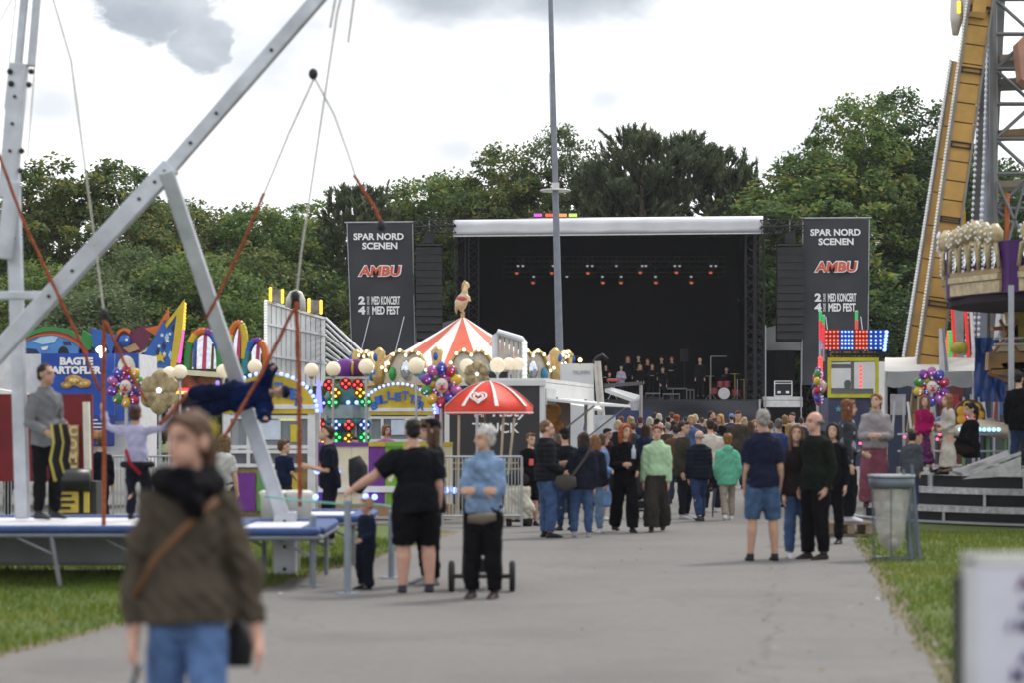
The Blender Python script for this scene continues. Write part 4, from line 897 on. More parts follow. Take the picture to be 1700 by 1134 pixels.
trampoline(xc - 1.15, xc + .05, 27.5, 29.6, P(0, 862, 27.5).z, 'low blue padded trampoline behind the grey queue post', [(xc - .1, 27.6, .02), (xc - 1.0, 27.6, 0), (xc - .1, 29.4, 0), (xc - 1.0, 29.4, 0)])
b = MB(); b.box((P(90, 0, 26.6).x, 26.6, .28), (2.2, 1.0, .36)); o = solo('base_trailer', b, M((.30, .31, .33), .6, 0, .15, 2), 'low grey base box in the shade under the left trampoline', 'base'); m = o.modifiers.new('b', 'BEVEL'); m.width = .05; m.segments = 3
# ballast tubs of the rig
for px, lab in ((455, 'white padded post left of the strut foot'), (495, 'second white padded post right of the strut foot')):
    p = P(px, 0, 26.5); b = MB(); b.tube([(p.x, 26.5, 0), (p.x, 26.5, .50), (p.x, 26.5, .51), (p.x, 26.5, .84), (p.x, 26.5, .88), (p.x, 26.5, .90)], [.025, .025, .14, .15, .17, .13], 16); solo('padded_post', b, M((.66, .65, .60), .5), lab, 'post', 'padded posts', smooth=True)
# queue posts with green cord
qp = []
for px, py0, py1, Y, lab in ((577, 835, 988, GY(988), 'nearest grey queue post beside the man in black shorts'), (650, 852, 962, GY(962), 'queue post half hidden behind the man in black shorts'), (519, 860, 988, 24.2, 'short grey post by the trampoline corner')):
    p = P(px, py0, Y); b = MB(); b.cyl((p.x, Y, 0), p, .034, 10); b.ball(p, .036, 8, 5); b.cyl((p.x, Y, 0), (p.x, Y, .02), .12, 14); solo('queue_post', b, M((.22, .25, .30), .5, .4), lab, 'post', 'queue posts'); qp.append(p)
b = MB(); b.tube([P(440, 825, 25), P(500, 832, 24.6), qp[0] + Vector((0, 0, -.02)), P(620, 838, 24.0), P(650, 842, 25.4)], .011, 6); solo('green_line', b, M((.16, .42, .36), .7), 'thin green line strung between the queue posts', 'line')
# ================================================================ LEFT FAIRGROUND ROW
GOLD = M((.48, .33, .12), .35, .55, .25, 8, .2); CREAM = M((.66, .60, .42), .55, 0, .1, 4); MIRR = M((.62, .66, .72), .12, .9, .2, 10)
def em(c, k=2.0): return M(c, .4, emit=k)
E_W = em((1.0, .85, .6), 1.3); E_B = em((.25, .35, 1.0), 2.0); E_V = em((.35, .2, 1.0), 2.5); E_R = em((1, .06, .05), 1.3); E_G = em((.08, 1, .25), 1.1); E_Y = em((1, .6, .05), 1.1); E_P = em((.9, .1, .7), 2)
# painted ride front
RY = 56.0
rf = thing('ride_facade', 'painted fairground ride front with car picture, spikes and rainbow arches', 'ride', (P(200, 0, RY).x, RY, 0))
def fp(nm, pts, mat, Y=RY, d=.10, parent=None):
    b = MB(); b.pan(pts, Y, d); return b.build(nm, mat, parent or rf)
def arc(cx, cy, rx, ry, a0, a1, t, n=14):
    o = [(cx + rx * math.cos(R(a0 + (a1 - a0) * i / n)), cy - ry * math.sin(R(a0 + (a1 - a0) * i / n))) for i in range(n + 1)]
    i_ = [(cx + (rx - t) * math.cos(R(a0 + (a1 - a0) * i / n)), cy - (ry - t) * math.sin(R(a0 + (a1 - a0) * i / n))) for i in range(n + 1)]
    return o + i_[::-1]
C = dict(green=M((0.022, 0.216, 0.043), .45), blue=M((0.014, 0.101, 0.396), .45), navy=M((0.007, 0.014, 0.072), .45, 0, .5, 3), maroon=M((0.115, 0.011, 0.043), .45), orange=M((0.540, 0.122, 0.014), .45), yellow=M((0.540, 0.396, 0.022), .45), red=M((0.396, 0.022, 0.022), .45), sky=M((0.072, 0.252, 0.504), .4, 0, .4, 4), purple=M((0.158, 0.036, 0.252), .5), teal=M((0.036, 0.216, 0.238), .5), brown=M((0.144, 0.072, 0.036), .6))
pn = fp('picture_panel', arc(80, 600, 72, 54, 178, 8, 70), C['sky'])
fp('arch_band', arc(85, 612, 76, 70, 130, 28, 7), C['green'], RY - .08); fp('arch_band', arc(82, 606, 70, 58, 140, 18, 4), C['red'], RY - .05); fp('arch_band', arc(82, 606, 66, 53, 150, 20, 3), C['orange'], RY - .05)
car = fp('painted_car', [(40, 588), (40, 572), (52, 566), (66, 557), (84, 554), (98, 556), (108, 564), (120, 570), (130, 578), (128, 588)], M((.06, .22, .55), .35), RY - .03, .03, pn)
fp('windscreen', [(54, 567), (68, 559), (86, 557), (96, 559), (90, 569), (70, 572)], M((.35, .55, .68), .25), RY - .05, .02, pn); fp('grille', [(40, 578), (60, 580), (66, 588), (40, 588)], C['navy'], RY - .05, .02, pn)
fp('wheel_arch', arc(105, 588, 9, 13, 180, 0, 8.5, 8), DARK, RY - .06, .02, pn); fp('headlamp', [(68, 577), (80, 575), (78, 581), (70, 582)], M((.7, .75, .8), .3), RY - .06, .02, pn); fp('door_mirror', [(104, 566), (116, 567), (118, 573), (106, 573)], C['navy'], RY - .06, .02, pn)
fp('spike', [(137, 547), (162, 563), (154, 566), (162, 580), (136, 570)], C['green'], RY - .06); fp('spike', [(150, 542), (186, 557), (194, 553), (184, 592), (176, 570), (166, 574), (168, 590), (158, 588)], C['blue'], RY - .1)
fp('backing', [(130, 592), (134, 566), (190, 572), (188, 592)], C['navy'])
mk = fp('swirl_panel', [(184, 592), (190, 566), (196, 553), (208, 546), (220, 549), (234, 541), (262, 540), (246, 562), (256, 566), (240, 574), (252, 592), (232, 596), (246, 612), (226, 608), (214, 596)], C['maroon'])
b = MB(); b.ball(P(207, 566, RY - .05), (.15, .12, .15), 12, 8); e_ = b.build('eye', C['blue'], mk, smooth=True); b = MB(); b.ball(P(210, 564, RY - .17), .035, 6, 4); b.build('glint', WHITE, e_)
fp('swirl_trim', arc(206, 590, 22, 46, 160, 60, 5), C['orange'], RY - .06); fp('snout', [(204, 578), (224, 570), (232, 580), (214, 586)], M((.42, .26, .15), .6), RY - .06)
for i in range(5): fp('whisker', [(214 + i * 6, 592 - i * 2), (236 + i * 5, 582 - i * 3), (237 + i * 5, 583 - i * 3), (215 + i * 6, 594 - i * 2)], WHITE, RY - .09, .02)
fp('spike', [(240, 545), (262, 540), (279, 512), (281, 531), (305, 497), (296, 525), (275, 555), (262, 560)], C['orange'], RY - .04)
sp2 = fp('star_panel', [(226, 612), (250, 571), (273, 530), (276, 546), (295, 520), (291, 570), (283, 612)], C['blue'], RY - .12)
for q in range(6):
    x, y = [(262, 585), (277, 560), (288, 545), (250, 600), (272, 575), (283, 590)][q]; fp('cloud_blot', [(x - 4, y), (x, y - 8), (x + 4, y), (x, y + 8)], M((.35, .55, .75), .4) if q % 2 else C['navy'], RY - .135, .02, sp2)
for x, y, r in ((269, 556, 4), (278, 566, 4), (264, 575, 3.5), (273, 588, 4), (249, 606, 3.5), (282, 554, 3.5)): fp('star', star(x, y, r), WHITE, RY - .15, .02, sp2)
fp('star', star(266, 594, 11), C['yellow'], RY - .16, .03, sp2)
fp('spike', [(282, 612), (293, 522), (276, 545), (274, 538), (306, 496), (301, 560), (291, 612)], C['yellow'], RY - .18)
for c_, pts in ((em((1, .5, .05), 1.0), lerp(P(306, 505, RY), P(304, 545, RY), 8)), (em((.8, .1, .5), .9), lerp(P(303, 548, RY), P(297, 600, RY), 14))): bulbs(pts, .055, 'bulb_row', c_, rf)
def rainbow(cx, base, rx, top, rows, tilt=0):
    n = 15; cols = ['green', 'green', 'yellow', 'orange', 'red', 'purple', 'blue', 'teal', 'green', 'green']
    def pt(i, k=1.0): a = math.pi * (1 - i / n); return (cx + rx * k * math.cos(a) + tilt * (math.sin(a)), base - (base - top) * k * (max(0, math.sin(a)) ** .7))
    fp('mirror_panel', [pt(i, .92) for i in range(n + 1)], MIRR, RY + .02)
    for i in range(n):
        b = MB(); b.tube([P(*pt(i), RY - .06), P(*pt(i + 1), RY - .06)], .085, 7); b.build('rainbow_segment', C[rows[int(i / n * len(rows))]], rf)
    fp('centre_stripe', [(cx - 3 + tilt * .7, base), (cx + 3 + tilt * .7, base), (cx + 5 + tilt, top + 6), (cx + tilt, top + 6)], M((.50, .03, .12), .4), RY - .05)
    for dx in (-.55, .5): fp('mirror_rib', [(cx + rx * dx - 2, base), (cx + rx * dx + 2, base), (cx + rx * dx + 3, top + 22), (cx + rx * dx, top + 22)], C['brown'], RY - .04)
rainbow(338, 613, 27, 549, ['green', 'yellow', 'orange', 'purple', 'blue', 'green']); rainbow(392, 596, 14, 536, ['yellow', 'orange', 'orange', 'yellow', 'yellow'], 4); rainbow(424, 622, 18, 565, ['teal', 'blue', 'purple', 'orange', 'orange'], 2)
fp('jewel_panel', [(365, 606), (366, 588), (380, 585), (380, 606)], M((.7, .55, .12), .4, 0, .5, 14), RY - .05)
for x in (316, 322): fp('stripe', [(x - 3, 610), (x + 1, 610), (x + 5, 549), (x + 1, 549)], C['blue'] if x > 320 else C['red'], RY - .08)
b = MB(); b.beam(P(222, 613, RY - .3), P(378, 624, RY - .3), .5, .12); b.build('ledge', CREAM, rf)
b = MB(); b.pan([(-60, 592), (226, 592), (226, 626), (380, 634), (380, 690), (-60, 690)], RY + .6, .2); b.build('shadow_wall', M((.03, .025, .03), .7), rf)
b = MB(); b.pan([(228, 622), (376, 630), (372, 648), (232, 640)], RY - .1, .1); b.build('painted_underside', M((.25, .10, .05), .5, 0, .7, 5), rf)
for y_, c_ in ((652, E_Y), (648, E_R)): bulbs([P(x, y_, RY - .2) for x in range(292, 320, 5)], .05, 'bulb_row', c_, rf)
for px in (240, 330, 375): b = MB(); b.cyl(P(px, 625, RY), (P(px, 0, RY).x, RY, 0), .07, 8); b.build('support_post', DARK, rf)
# baked potato trailer with blue banner
PYY = 45.0; pt_ = thing('food_trailer', 'white food trailer carrying the blue baked potato banner', 'food trailer', (P(110, 0, PYY).x, PYY, 0))
b = MB(); b.pan([(-60, 588), (232, 588), (232, 780), (-60, 780)], PYY + .4, 2.2); b.build('body', M((.62, .63, .65), .5), pt_)
bb = fp('banner', [(68, 587), (190, 587), (189, 742), (69, 742)], M((.02, .07, .36), .5, 0, .2, 1.5, .3, bscale=2), PYY, .02, pt_); fp('side_banner', [(191, 587), (230, 587), (230, 700), (191, 700)], M((.03, .08, .34), .5), PYY + .02, .02, pt_)
ts_ = F / PYY
text('lettering', 'BAGTE', INK, P(127, 600, PYY - .02), 13 / ts_, bb, width=55 / ts_, bold=.05); text('lettering', 'KARTOFLER', INK, P(122, 615, PYY - .02), 13 / ts_, bb, width=93 / ts_, bold=.05)
for x, y, rx, ry in ((122, 632, 15, 9), (138, 637, 14, 8), (110, 640, 10, 6)):
    b = MB(); b.ball(P(x, y, PYY - .02), (rx / ts_, .03, ry / ts_), 14, 8); o = b.build('printed_potato', M((.42, .25, .09), .7, 0, .45, 14), bb, smooth=True); b = MB(); b.ball(P(x + 1, y + 1, PYY - .04), (rx * .6 / ts_, .025, ry * .5 / ts_), 10, 6); b.build('printed_filling', M((.6, .42, .16), .7, 0, .5, 20), o, smooth=True)
b = MB(); b.ball(P(210, 612, PYY), (.17, .03, .24), 12, 8); b.build('printed_fan', M((.62, .58, .52), .6), pt_, smooth=True)
b = MB(); b.ball(P(168, 581, PYY - .4), (.10, .08, .07), 8, 6); b.cyl(P(168, 584, PYY - .4), P(168, 592, PYY), .03, 6); b.build('floodlight', em((1, .9, .7), 3), pt_)
fp('menu_board', [(145, 690), (190, 690), (190, 740), (145, 740)], M((.03, .05, .22), .5), PYY - .05, .03, pt_)
for i in range(5): fp('menu_line', [(150, 697 + i * 6), (150 + (i * 17) % 22 + 12, 697 + i * 6), (150 + (i * 17) % 22 + 12, 699 + i * 6), (150, 699 + i * 6)], INK, PYY - .06, .01, pt_)
b = MB(); b.ball(P(158, 722, PYY - .1), (.16, .04, .09), 10, 6); b.build('printed_dish', M((.40, .20, .08), .6, 0, .5, 14), pt_, smooth=True)
b = MB(); b.pan([(-40, 640), (44, 655), (40, 668), (-40, 668)], 38, .5); solo('awning', b, WHITE, 'white awning edge at far left below the boom', 'awning')
# red stall with gold ornament and yellow board
st = thing('red_stall', 'dark red stall side with gold ornament letters behind the operator', 'stall', (P(125, 0, 34).x, 34, 0))
fp('side_wall', [(-40, 655), (152, 655), (152, 800), (-40, 800)], M((.16, .015, .02), .55, 0, .2, 3), 34.4, .15, st); fp('corner_post', [(137, 668), (147, 668), (150, 800), (140, 800)], M((.60, .57, .50), .5), 34.1, .12, st)
for i, ch in enumerate('COME'): text('gold_letter', ch, M((.60, .46, .22), .4, .3), P(121, 716 + i * 22, 34.2), .15, st, bold=.05, width=.12)
fp('ornament', [(112, 706), (130, 706), (130, 790), (112, 790)], M((.36, .25, .14), .5, .2, .5, 9), 34.32, .05, st)
b = MB(); b.tube([P(88, 798, 33.6), P(150, 798, 33.6)], .16, 12); b.build('counter_roll', M((.015, .015, .018), .4), st, smooth=True)
fp('notice_board', [(85, 806), (130, 806), (130, 852), (85, 852)], M((.58, .42, .08), .55), 33.6, .08, st); fp('notice_board', [(139, 808), (147, 808), (147, 852), (139, 852)], M((.58, .42, .08), .55), 33.6, .08, st)
for i in range(4): fp('notice_line', [(90, 812 + i * 10), (126 - (i * 7) % 12, 812 + i * 10), (126 - (i * 7) % 12, 816 + i * 10), (90, 816 + i * 10)], DARK, 33.58, .01, st)
fp('base', [(80, 800), (160, 800), (160, 860), (80, 860)], M((.05, .05, .055), .6), 33.75, .5, st)
# steel crowd barriers
def barrier(px0, px1, Y, label, bars=14, z1=1.1, mat=STEEL):
    a, c = P(px0, 0, Y).x, P(px1, 0, Y).x; t = thing('metal_barrier', label, 'barrier', ((a + c) / 2, Y, 0), 0, 'steel barriers'); b = MB()
    for z in (.18, z1): b.cyl((a, Y, z), (c, Y, z), .02, 6)
    for x in (a, c): b.cyl((x, Y, 0), (x, Y, z1), .02, 6)
    b.build('frame', mat, t); k = MB(); k.cyl((0, 0, .18), (0, 0, z1), .009, 5); me = k.mesh('bar', mat)
    for i in range(1, bars):
        o = bpy.data.objects.new('bar', me); COL.objects.link(o); o.parent = t; o.location = (a + (c - a) * i / bars - (a + c) / 2, 0, 0)
barrier(-30, 46, 36, 'steel barrier at the far left edge behind the rig post'); barrier(188, 300, 38, 'steel barrier behind the jumping boy', 18); barrier(735, 800, 37.5, 'steel barrier behind the grey haired woman', 12); barrier(800, 866, 37.6, 'steel barrier right of the grey haired woman under the parasol', 12)
b = MB(); b.pan([(2, 740), (42, 740), (42, 765), (2, 765)], 39, 1.5); o = solo('bumper_car', b, M((.30, .06, .06), .3), 'red bumper car side with small coloured lamps at far left', 'bumper car'); m = o.modifiers.new('b', 'BEVEL'); m.width = .08; m.segments = 3
bulbs([P(x, 766, 38.9) for x in (12, 24, 56)], .06, 'side_lamps', em((.4, .7, 1), 1.5), o)
# clown balloon lamps
BALC = [(.16, .03, .26), (.05, .22, .05), (.55, .38, .03), (.36, .02, .05), (.04, .06, .34), (.36, .10, .30)]
def clown(px, py, Y, rpx, label, rz=0.0, seed=0):
    s = rpx / (F / Y); p = P(px, py, Y); t = thing('clown_balloon_lamp', label, 'fairground lamp', (p.x, Y, 0), rz + 1e-5, 'clown balloon lamps'); q = Vector((0, 0, p.z)); rr = random.Random(seed)
    b = MB(); b.cyl((0, .05, 0), (0, .05, p.z), .03, 8); b.build('post', STEEL, t, world=False); led = []
    for ring_, (n, rad, sz) in enumerate(((10, .72, .25), (8, .46, .2))):
        for i in range(n):
            a = 6.283 * i / n + .3 + ring_ * .4; c = q + Vector((math.cos(a) * rad * s, .04 + .05 * ring_, math.sin(a) * rad * s * 1.12))
            b = MB(); b.ball(c, (sz * s, sz * s * .8, sz * s * 1.15), 12, 8, Matrix.Rotation(-a + 1.57, 3, 'Y')); b.build('balloon', M(BALC[(i + ring_ * 3 + seed) % 6], .25, 0, .05), t, smooth=True, world=False)
            for k in range(2): led.append(c + Vector((rr.uniform(-.12, .12) * s, -sz * s * .82, rr.uniform(-.14, .14) * s)))
    for c_, sel in ((em((1, .2, .25), 1.0), led[0::3]), (em((.9, .5, 1), .9), led[1::3]), (em((.3, .4, 1), 1.6), led[2::3])): bulbs(sel, .034 * s, 'led_bulbs', c_, t).location = (0, 0, 0)
    f = q + Vector((0, -.12 * s, -.02 * s)); b = MB(); b.ball(f, (.30 * s, .22 * s, .34 * s), 16, 10); fc = b.build('clown_face', M((.68, .50, .42), .45, 0, .05), t, smooth=True, world=False)
    b = MB(); b.ball(f + Vector((0, -.24 * s, -.04 * s)), .075 * s, 10, 7); b.build('nose', M((.6, .02, .02), .3), fc, smooth=True, world=False)
    b = MB(); b.ball(f + Vector((0, -.19 * s, -.17 * s)), (.16 * s, .05 * s, .06 * s), 10, 6); b.build('mouth', M((.5, .02, .03), .4), fc, smooth=True, world=False)
    for sg in (-1, 1):
        b = MB(); b.ball(f + Vector((.1 * sg * s, -.19 * s, .1 * s)), (.07 * s, .04 * s, .1 * s), 10, 6); e = b.build('eye', M((.45, .62, .75), .4), fc, smooth=True, world=False)
        b = MB(); b.ball(f + Vector((.09 * sg * s, -.23 * s, .08 * s)), .025 * s, 8, 5); b.build('pupil', DARK, e, smooth=True, world=False)
    return t
clown(209, 642, 41, 33, 'clown face lamp ringed with balloons beside the potato banner', 0, 1); clown(733, 640, 40, 36, 'clown face lamp ringed with balloons left of the red parasol', .1, 2)
# gilt flower ornaments
for px, py, lab, r in ((265, 652, 'large brass flower ornament right of the left clown lamp', 30), (792, 624, 'brass flower ornament behind the top of the red parasol', 20)):
    Y = 39 if px < 400 else 43; s = r / (F / Y); p = P(px, py, Y); t = thing('flower_ornament', lab, 'ornament', (p.x, Y, 0))
    b = MB(); b.cyl((p.x, Y + .05, 0), p + Vector((0, .05, 0)), .025, 8); b.build('post', STEEL, t)
    for i in range(6):
        a = i * 1.047 + .5; b = MB(); b.ball(p + Vector((math.cos(a) * s * .62, 0, math.sin(a) * s * .72)), (.52 * s, .05, .52 * s), 14, 8); b.build('petal', M((.32, .25, .14), .5, .25, .5, 11, .4), t, smooth=True)
    b = MB(); b.ball(p + Vector((0, -.08, .1 * s)), .16 * s, 10, 7); b.build('bulb', em((.9, .9, .95), 1.0), t, smooth=True)
# globe lamps
GLB = M((.70, .60, .44), .35, 0, .05, 6, emit=.22)
for i, (px, py, Y, r, lab) in enumerate([(299, 618, 43, 12, 'white globe lamp just right of the potato trailer, right one of a pair'), (281, 620, 44, 11, 'white globe lamp, left one of the pair over the brass flower'), (371, 617, 43, 12, 'white globe lamp partly behind the white strut'), (423, 609, 45, 12, 'white globe lamp above the left ticket booth'), (517, 615, 46, 12, 'white globe lamp between left ticket booth and the lit kiosk'), (553, 613, 46, 12.5, 'white globe lamp left of the purple barrels'), (608, 609, 45, 13, 'white globe lamp right of the purple barrels'), (691, 608, 44, 14, 'large white globe lamp left of the carousel tent'), (775, 608, 46, 12, 'white globe lamp in front of the carousel tent'), (826, 607, 45, 13, 'white globe lamp left of the cream pair above the parasol'), (845, 605, 45.5, 11, 'cream globe lamp, left one of the pair above the parasol'), (860, 605, 45.5, 11, 'cream globe lamp, right one of the pair above the parasol')]):
    p = P(px, py, Y); t = thing('globe_lamp', lab, 'lamp', (p.x, Y, 0), 0, 'white globe lamps'); s = r / (F / Y)
    b = MB(); b.ball(p, s, 18, 12); b.build('globe', GLB, t, smooth=True)
    b = MB(); b.tube([(p.x, Y, 0), (p.x, Y, p.z - s * 1.3), (p.x, Y, p.z - s * .9)], [.028, .022, .06], 8); b.build('post', STEEL, t)
# ticket booths
def booth(px, Y, label, low):
    x = P(px, 0, Y).x; t = thing('ticket_booth', label, 'ticket booth', (x, Y, 0), 0, 'ticket booths'); fr = M((.66, .67, .68), .45); w = .73
    def bx(nm, c, s, m, par=None): b = MB(); b.box((x + c[0], Y + c[1], c[2]), s); return b.build(nm, m, par or t)
    for sx in (-w, w): bx('corner_post', (sx, 0, .92), (.12, .12, 1.84), fr); bx('corner_post', (sx, 1.2, .92), (.12, .12, 1.84), fr)
    bx('lower_panel', (0, .02, .42), (1.34, .06, .80), low)
    for k, (dx, c_) in enumerate(((-.4, C['purple']), (-.05, M((.1, .3, .08), .5)), (.4, C['yellow']))): bx('painted_patch', (dx, -.02, .42), (.32, .03, .66), c_)
    bx('back_wall', (0, 1.22, .92), (1.4, .05, 1.84), M((.18, .19, .20), .6)); bx('roof', (0, .6, 1.9), (1.6, 1.4, .08), fr)
    for z in (.88, 1.12, 1.20, 1.72): bx('window_rail', (0, 0, z), (1.34, .1, .06), fr)
    bx('window_post', (-.36, 0, 1.3), (.06, .09, .84), fr); 
    g = bx('window_pane', (0, .03, 1.46), (1.34, .012, .5), M((.30, .34, .37), .06, 0, .05, 3, alpha=.45)); bx('window_pane', (-.1, .03, 1.0), (1.1, .012, .2), M((.12, .13, .15), .1))
    bx('price_list', (.02, -.02, 1.5), (.36, .01, .34), M((.55, .62, .72), .5)); bx('price_list', (.45, -.02, 1.44), (.16, .01, .3), M((.55, .45, .05), .5))
    bx('tube_light', (.32, .3, 1.68), (.36, .06, .05), em((1, .9, .3), 1.6))
    b = MB(); pts = [Vector((x - .82, Y - .08, 1.78))]
    for i in range(13): a = math.pi * (1 - i / 12); pts.append(Vector((x + .80 * math.cos(a), Y - .08, 1.84 + .62 * math.sin(a))))
    pts.append(Vector((x + .82, Y - .08, 1.78))); b.prism(pts, (0, .1, 0)); sg = b.build('arch_sign', M((.50, .36, .03), .5, 0, .35, 3), t)
    for i, ch in enumerate('BILLETTER'):
        a = math.pi * (.86 - .72 * i / 8); text('sign_letter', ch, M((.03, .12, .45), .4), Vector((x + .60 * math.cos(a), Y - .1, 1.86 + .36 * math.sin(a) + (.02 if i % 2 else -.02))), .20, sg, bold=.05, roll=(1.57 - a) * .25, width=.15)
    bulbs([Vector((x + .84 * math.cos(math.pi * i / 24), Y - .12, 1.83 + .66 * math.sin(math.pi * i / 24))) for i in range(25)], .035, 'bulb_arch', E_B, t)
    for sx in (-.9, .86):
        b = MB(); b.prism([Vector((x + sx - .07, Y - .06, 1.8)), Vector((x + sx + .07, Y - .06, 1.8)), Vector((x + sx + .03, Y - .06, 2.35)), Vector((x + sx - .02, Y - .06, 2.35))], (0, .05, 0)); b.build('light_fin', em((.25, .25, 1.0), .8), t)
booth(447, 42, 'ticket booth with yellow arch sign behind the white strut', M((.22, .17, .06), .5, 0, .6, 4)); booth(661, 55, 'ticket booth with yellow arch sign left of the balloon clown lamp', M((.25, .30, .35), .5))
# lit teal kiosk with lamp flowers and purple barrels
KY = 50; kx = P(572, 0, KY).x; ks = F / KY; kk = thing('lit_kiosk', 'round teal kiosk covered with coloured lamp flowers', 'kiosk', (kx, KY, 0)); TEAL = M((.035, .17, .18), .45, 0, .15, 4)
b = MB(); b.tube([(kx, KY, .3), (kx, KY, 1.62)], .44, 8); b.build('drum', M((.03, .14, .15), .5), kk)
b = MB(); b.tube([(kx, KY, 1.58), (kx, KY, 1.60), (kx, KY, 1.66), (kx, KY, 1.68)], [.50, .57, .57, .5], 16); b.build('cornice', TEAL, kk)
b = MB(); b.tube([(kx, KY, 1.7), (kx, KY, 1.98)], [.52, .5], 16); b.build('frieze', M((.22, .28, .28), .4, .3), kk)
b = MB(); b.tube([(kx, KY, 1.99), (kx, KY, 2.2), (kx, KY, 2.36), (kx, KY, 2.42)], [.48, .40, .26, .12], 14); b.build('dome', TEAL, kk, smooth=True)
b = MB(); b.cyl((kx, KY, 2.4), (kx, KY, 2.52), .10, 10); b.box((kx + .05, KY - .05, 2.54), (.9, .2, .05)); b.build('shelf', M((.45, .44, .40), .5), kk)
for px, c_ in ((574, C['purple']), (592, M((.12, .02, .10), .5))):
    p = P(px, 612, KY); b = MB(); b.tube([p + Vector((-.12, .1, 0)), p + Vector((-.06, .05, 0)), p + Vector((.14, -.1, 0))], [.18, .2, .19], 14); o = b.build('barrel', c_, kk, smooth=True); b = MB(); b.ball(p + Vector((.15, -.11, 0)), (.04, .1, .15), 12, 8); b.build('barrel_lid', C['yellow'], o, smooth=True)
def flower4(px, py, c_, r=5.6):
    b = MB(); b.pan([(px + r * 1.9 * math.sin(q * .785), py - r * 1.9 * math.cos(q * .785)) for q in range(8)], KY - .53, .02); b.build('lamp_plate', M(tuple(x * .10 for x in c_.node_tree.nodes['Principled BSDF'].inputs['Emission Color'].default_value[:3]), .5), kk)
    bulbs([P(px + dx * r, py + dy * r, KY - .56) for dx, dy in ((0, -1), (1, 0), (0, 1), (-1, 0))], .030, 'lamp_flower', c_, kk)
for px, py, c_ in ((557, 653, E_Y), (598, 653, E_Y), (552, 669, E_G), (607, 668, E_G), (532, 670, E_B), (558, 706, E_B), (579, 706, E_R), (605, 706, E_B), (531, 705, E_R), (558, 727, E_G), (579, 729, E_Y), (605, 727, E_G), (530, 735, E_Y), (546, 640, E_R), (574, 638, E_R), (594, 640, E_R)): flower4(px, py, c_)
bulbs([P(578, 669, KY - .56), P(592, 669, KY - .56)], .045, 'lamp_pair', E_B, kk)
for px in (541, 585, 590): b = MB(); b.cyl(P(px, 690, KY - .4), (P(px, 0, KY - .4).x, KY - .4, .3), .03, 6); b.build('column', M((.4, .4, .38), .5), kk)
# painted fence of the children's ride
FY = 40.5; fn = thing('ride_fence', 'painted low fence of the children ride with blue lamps', 'fence', (P(620, 0, FY).x, FY, 0)); cols = [C['purple'], CREAM, CREAM, C['purple'], M((.18, .42, .05), .5), CREAM, M((.5, .42, .1), .5), CREAM]
for i in range(8):
    x0 = 528 + i * 28; fp('panel', [(x0, 742), (x0 + 27, 742), (x0 + 27, 838), (x0, 838)], cols[i], FY, .06, fn); fp('top_rail', [(x0, 735), (x0 + 27.5, 735), (x0 + 27.5, 742), (x0, 742)], C['purple'] if i < 3 else M((.18, .42, .05), .5) if i == 4 else C['yellow'], FY - .03, .12, fn)
    if i % 2 == 0: fp('painted_scroll', [(x0 + 8 + 7 * math.cos(a * .63), 780 + 22 * math.sin(a * .63)) for a in range(10)], [C['orange'], C['purple'], CREAM, M((.45, .28, .1), .5)][i // 2], FY - .02, .02, fn)
fp('white_sill', [(528, 808), (752, 808), (752, 818), (528, 818)], WHITE, FY - .06, .06, fn); fp('wooden_step', [(528, 838), (752, 838), (752, 858), (528, 858)], M((.32, .20, .11), .7), FY - .35, .4, fn)
bulbs([P(x, y, FY - .1) for x, y in ((560, 785), (595, 785), (526, 783), (524, 826), (541, 827), (607, 825), (622, 826), (720, 815), (740, 815), (755, 815))], .055, 'lamp_row', E_B, fn)
# slatted silver ride panels and tube struts
GY_ = 62.0; gr = thing('slatted_ride', 'silver slatted ride panels joined by a bundle of slanting tubes', 'ride', (P(600, 0, GY_).x, GY_, 0)); SIL = M((.58, .60, .62), .35, .5, .12, 2)
def ql(t): return 442 + (540 - 442) * t, 497 + (527 - 497) * t
for i in range(12):
    t0, t1 = i / 12 + .008, (i + 1) / 12 - .008; a, c = ql(t0), ql(t1); Ya, Yc = GY_ + 3 * t0, GY_ + 3 * t1
    b = MB(); b.prism([P(a[0], a[1], Ya), P(c[0], c[1], Yc), P(c[0], 640, Yc), P(a[0], 640, Ya)], (.01, .06, 0)); b.build('slat', SIL, gr)
for y0, y1 in ((500, 529), (537, 556), (590, 604), (640, 640)): b = MB(); b.beam(P(441, y0, GY_ - .06), P(541, y1, GY_ + 2.94), .06, .06); b.build('rail', ALU, gr)
bulbs(lerp(P(441, 500, GY_ - .1), P(441, 600, GY_ - .1), 22), .05, 'bulb_row', M((.8, .8, .78), .3, emit=.3), gr)
for x0, y0, tt in ((449, 478, .1), (513, 496, .75)):
    Yx = GY_ + 3 * tt; b = MB(); b.prism([P(x0, y0, Yx), P(x0 + 20, y0 + 3, Yx), P(x0 + 21, y0 + 25, Yx), P(x0, y0 + 21, Yx)], (0, .15, 0)); o = b.build('light_box', M((.20, .20, .20), .4, .5, .4, 6), gr)
    bulbs(lerp(P(x0, y0 + 1, Yx - .05), P(x0, y0 + 20, Yx - .05), 6) + lerp(P(x0 + 20, y0 + 4, Yx - .05), P(x0 + 20, y0 + 23, Yx - .05), 6), .045, 'bulb_row', E_Y, o)
b = MB(); b.tube([P(478, 510, GY_), P(480, 495, GY_), P(485, 487, GY_), P(491, 485, GY_), P(498, 488, GY_), P(502, 498, GY_), P(503, 516, GY_)], .08, 8); b.build('arch_top', M((.55, .54, .50), .4, .3), gr, smooth=True)
fp('arch_inside', [(481, 512), (483, 494), (491, 489), (499, 495), (501, 514)], DARK, GY_ + .05, .04, gr)
for i in range(8):
    y = 528 + i * 10; b = MB(); b.cyl(P(541, y, GY_ + 2.9), P(700 - i * 4, 676 + (i % 3) * 8, GY_ - 2), .035, 7); b.build('tube_strut', ALU, gr)
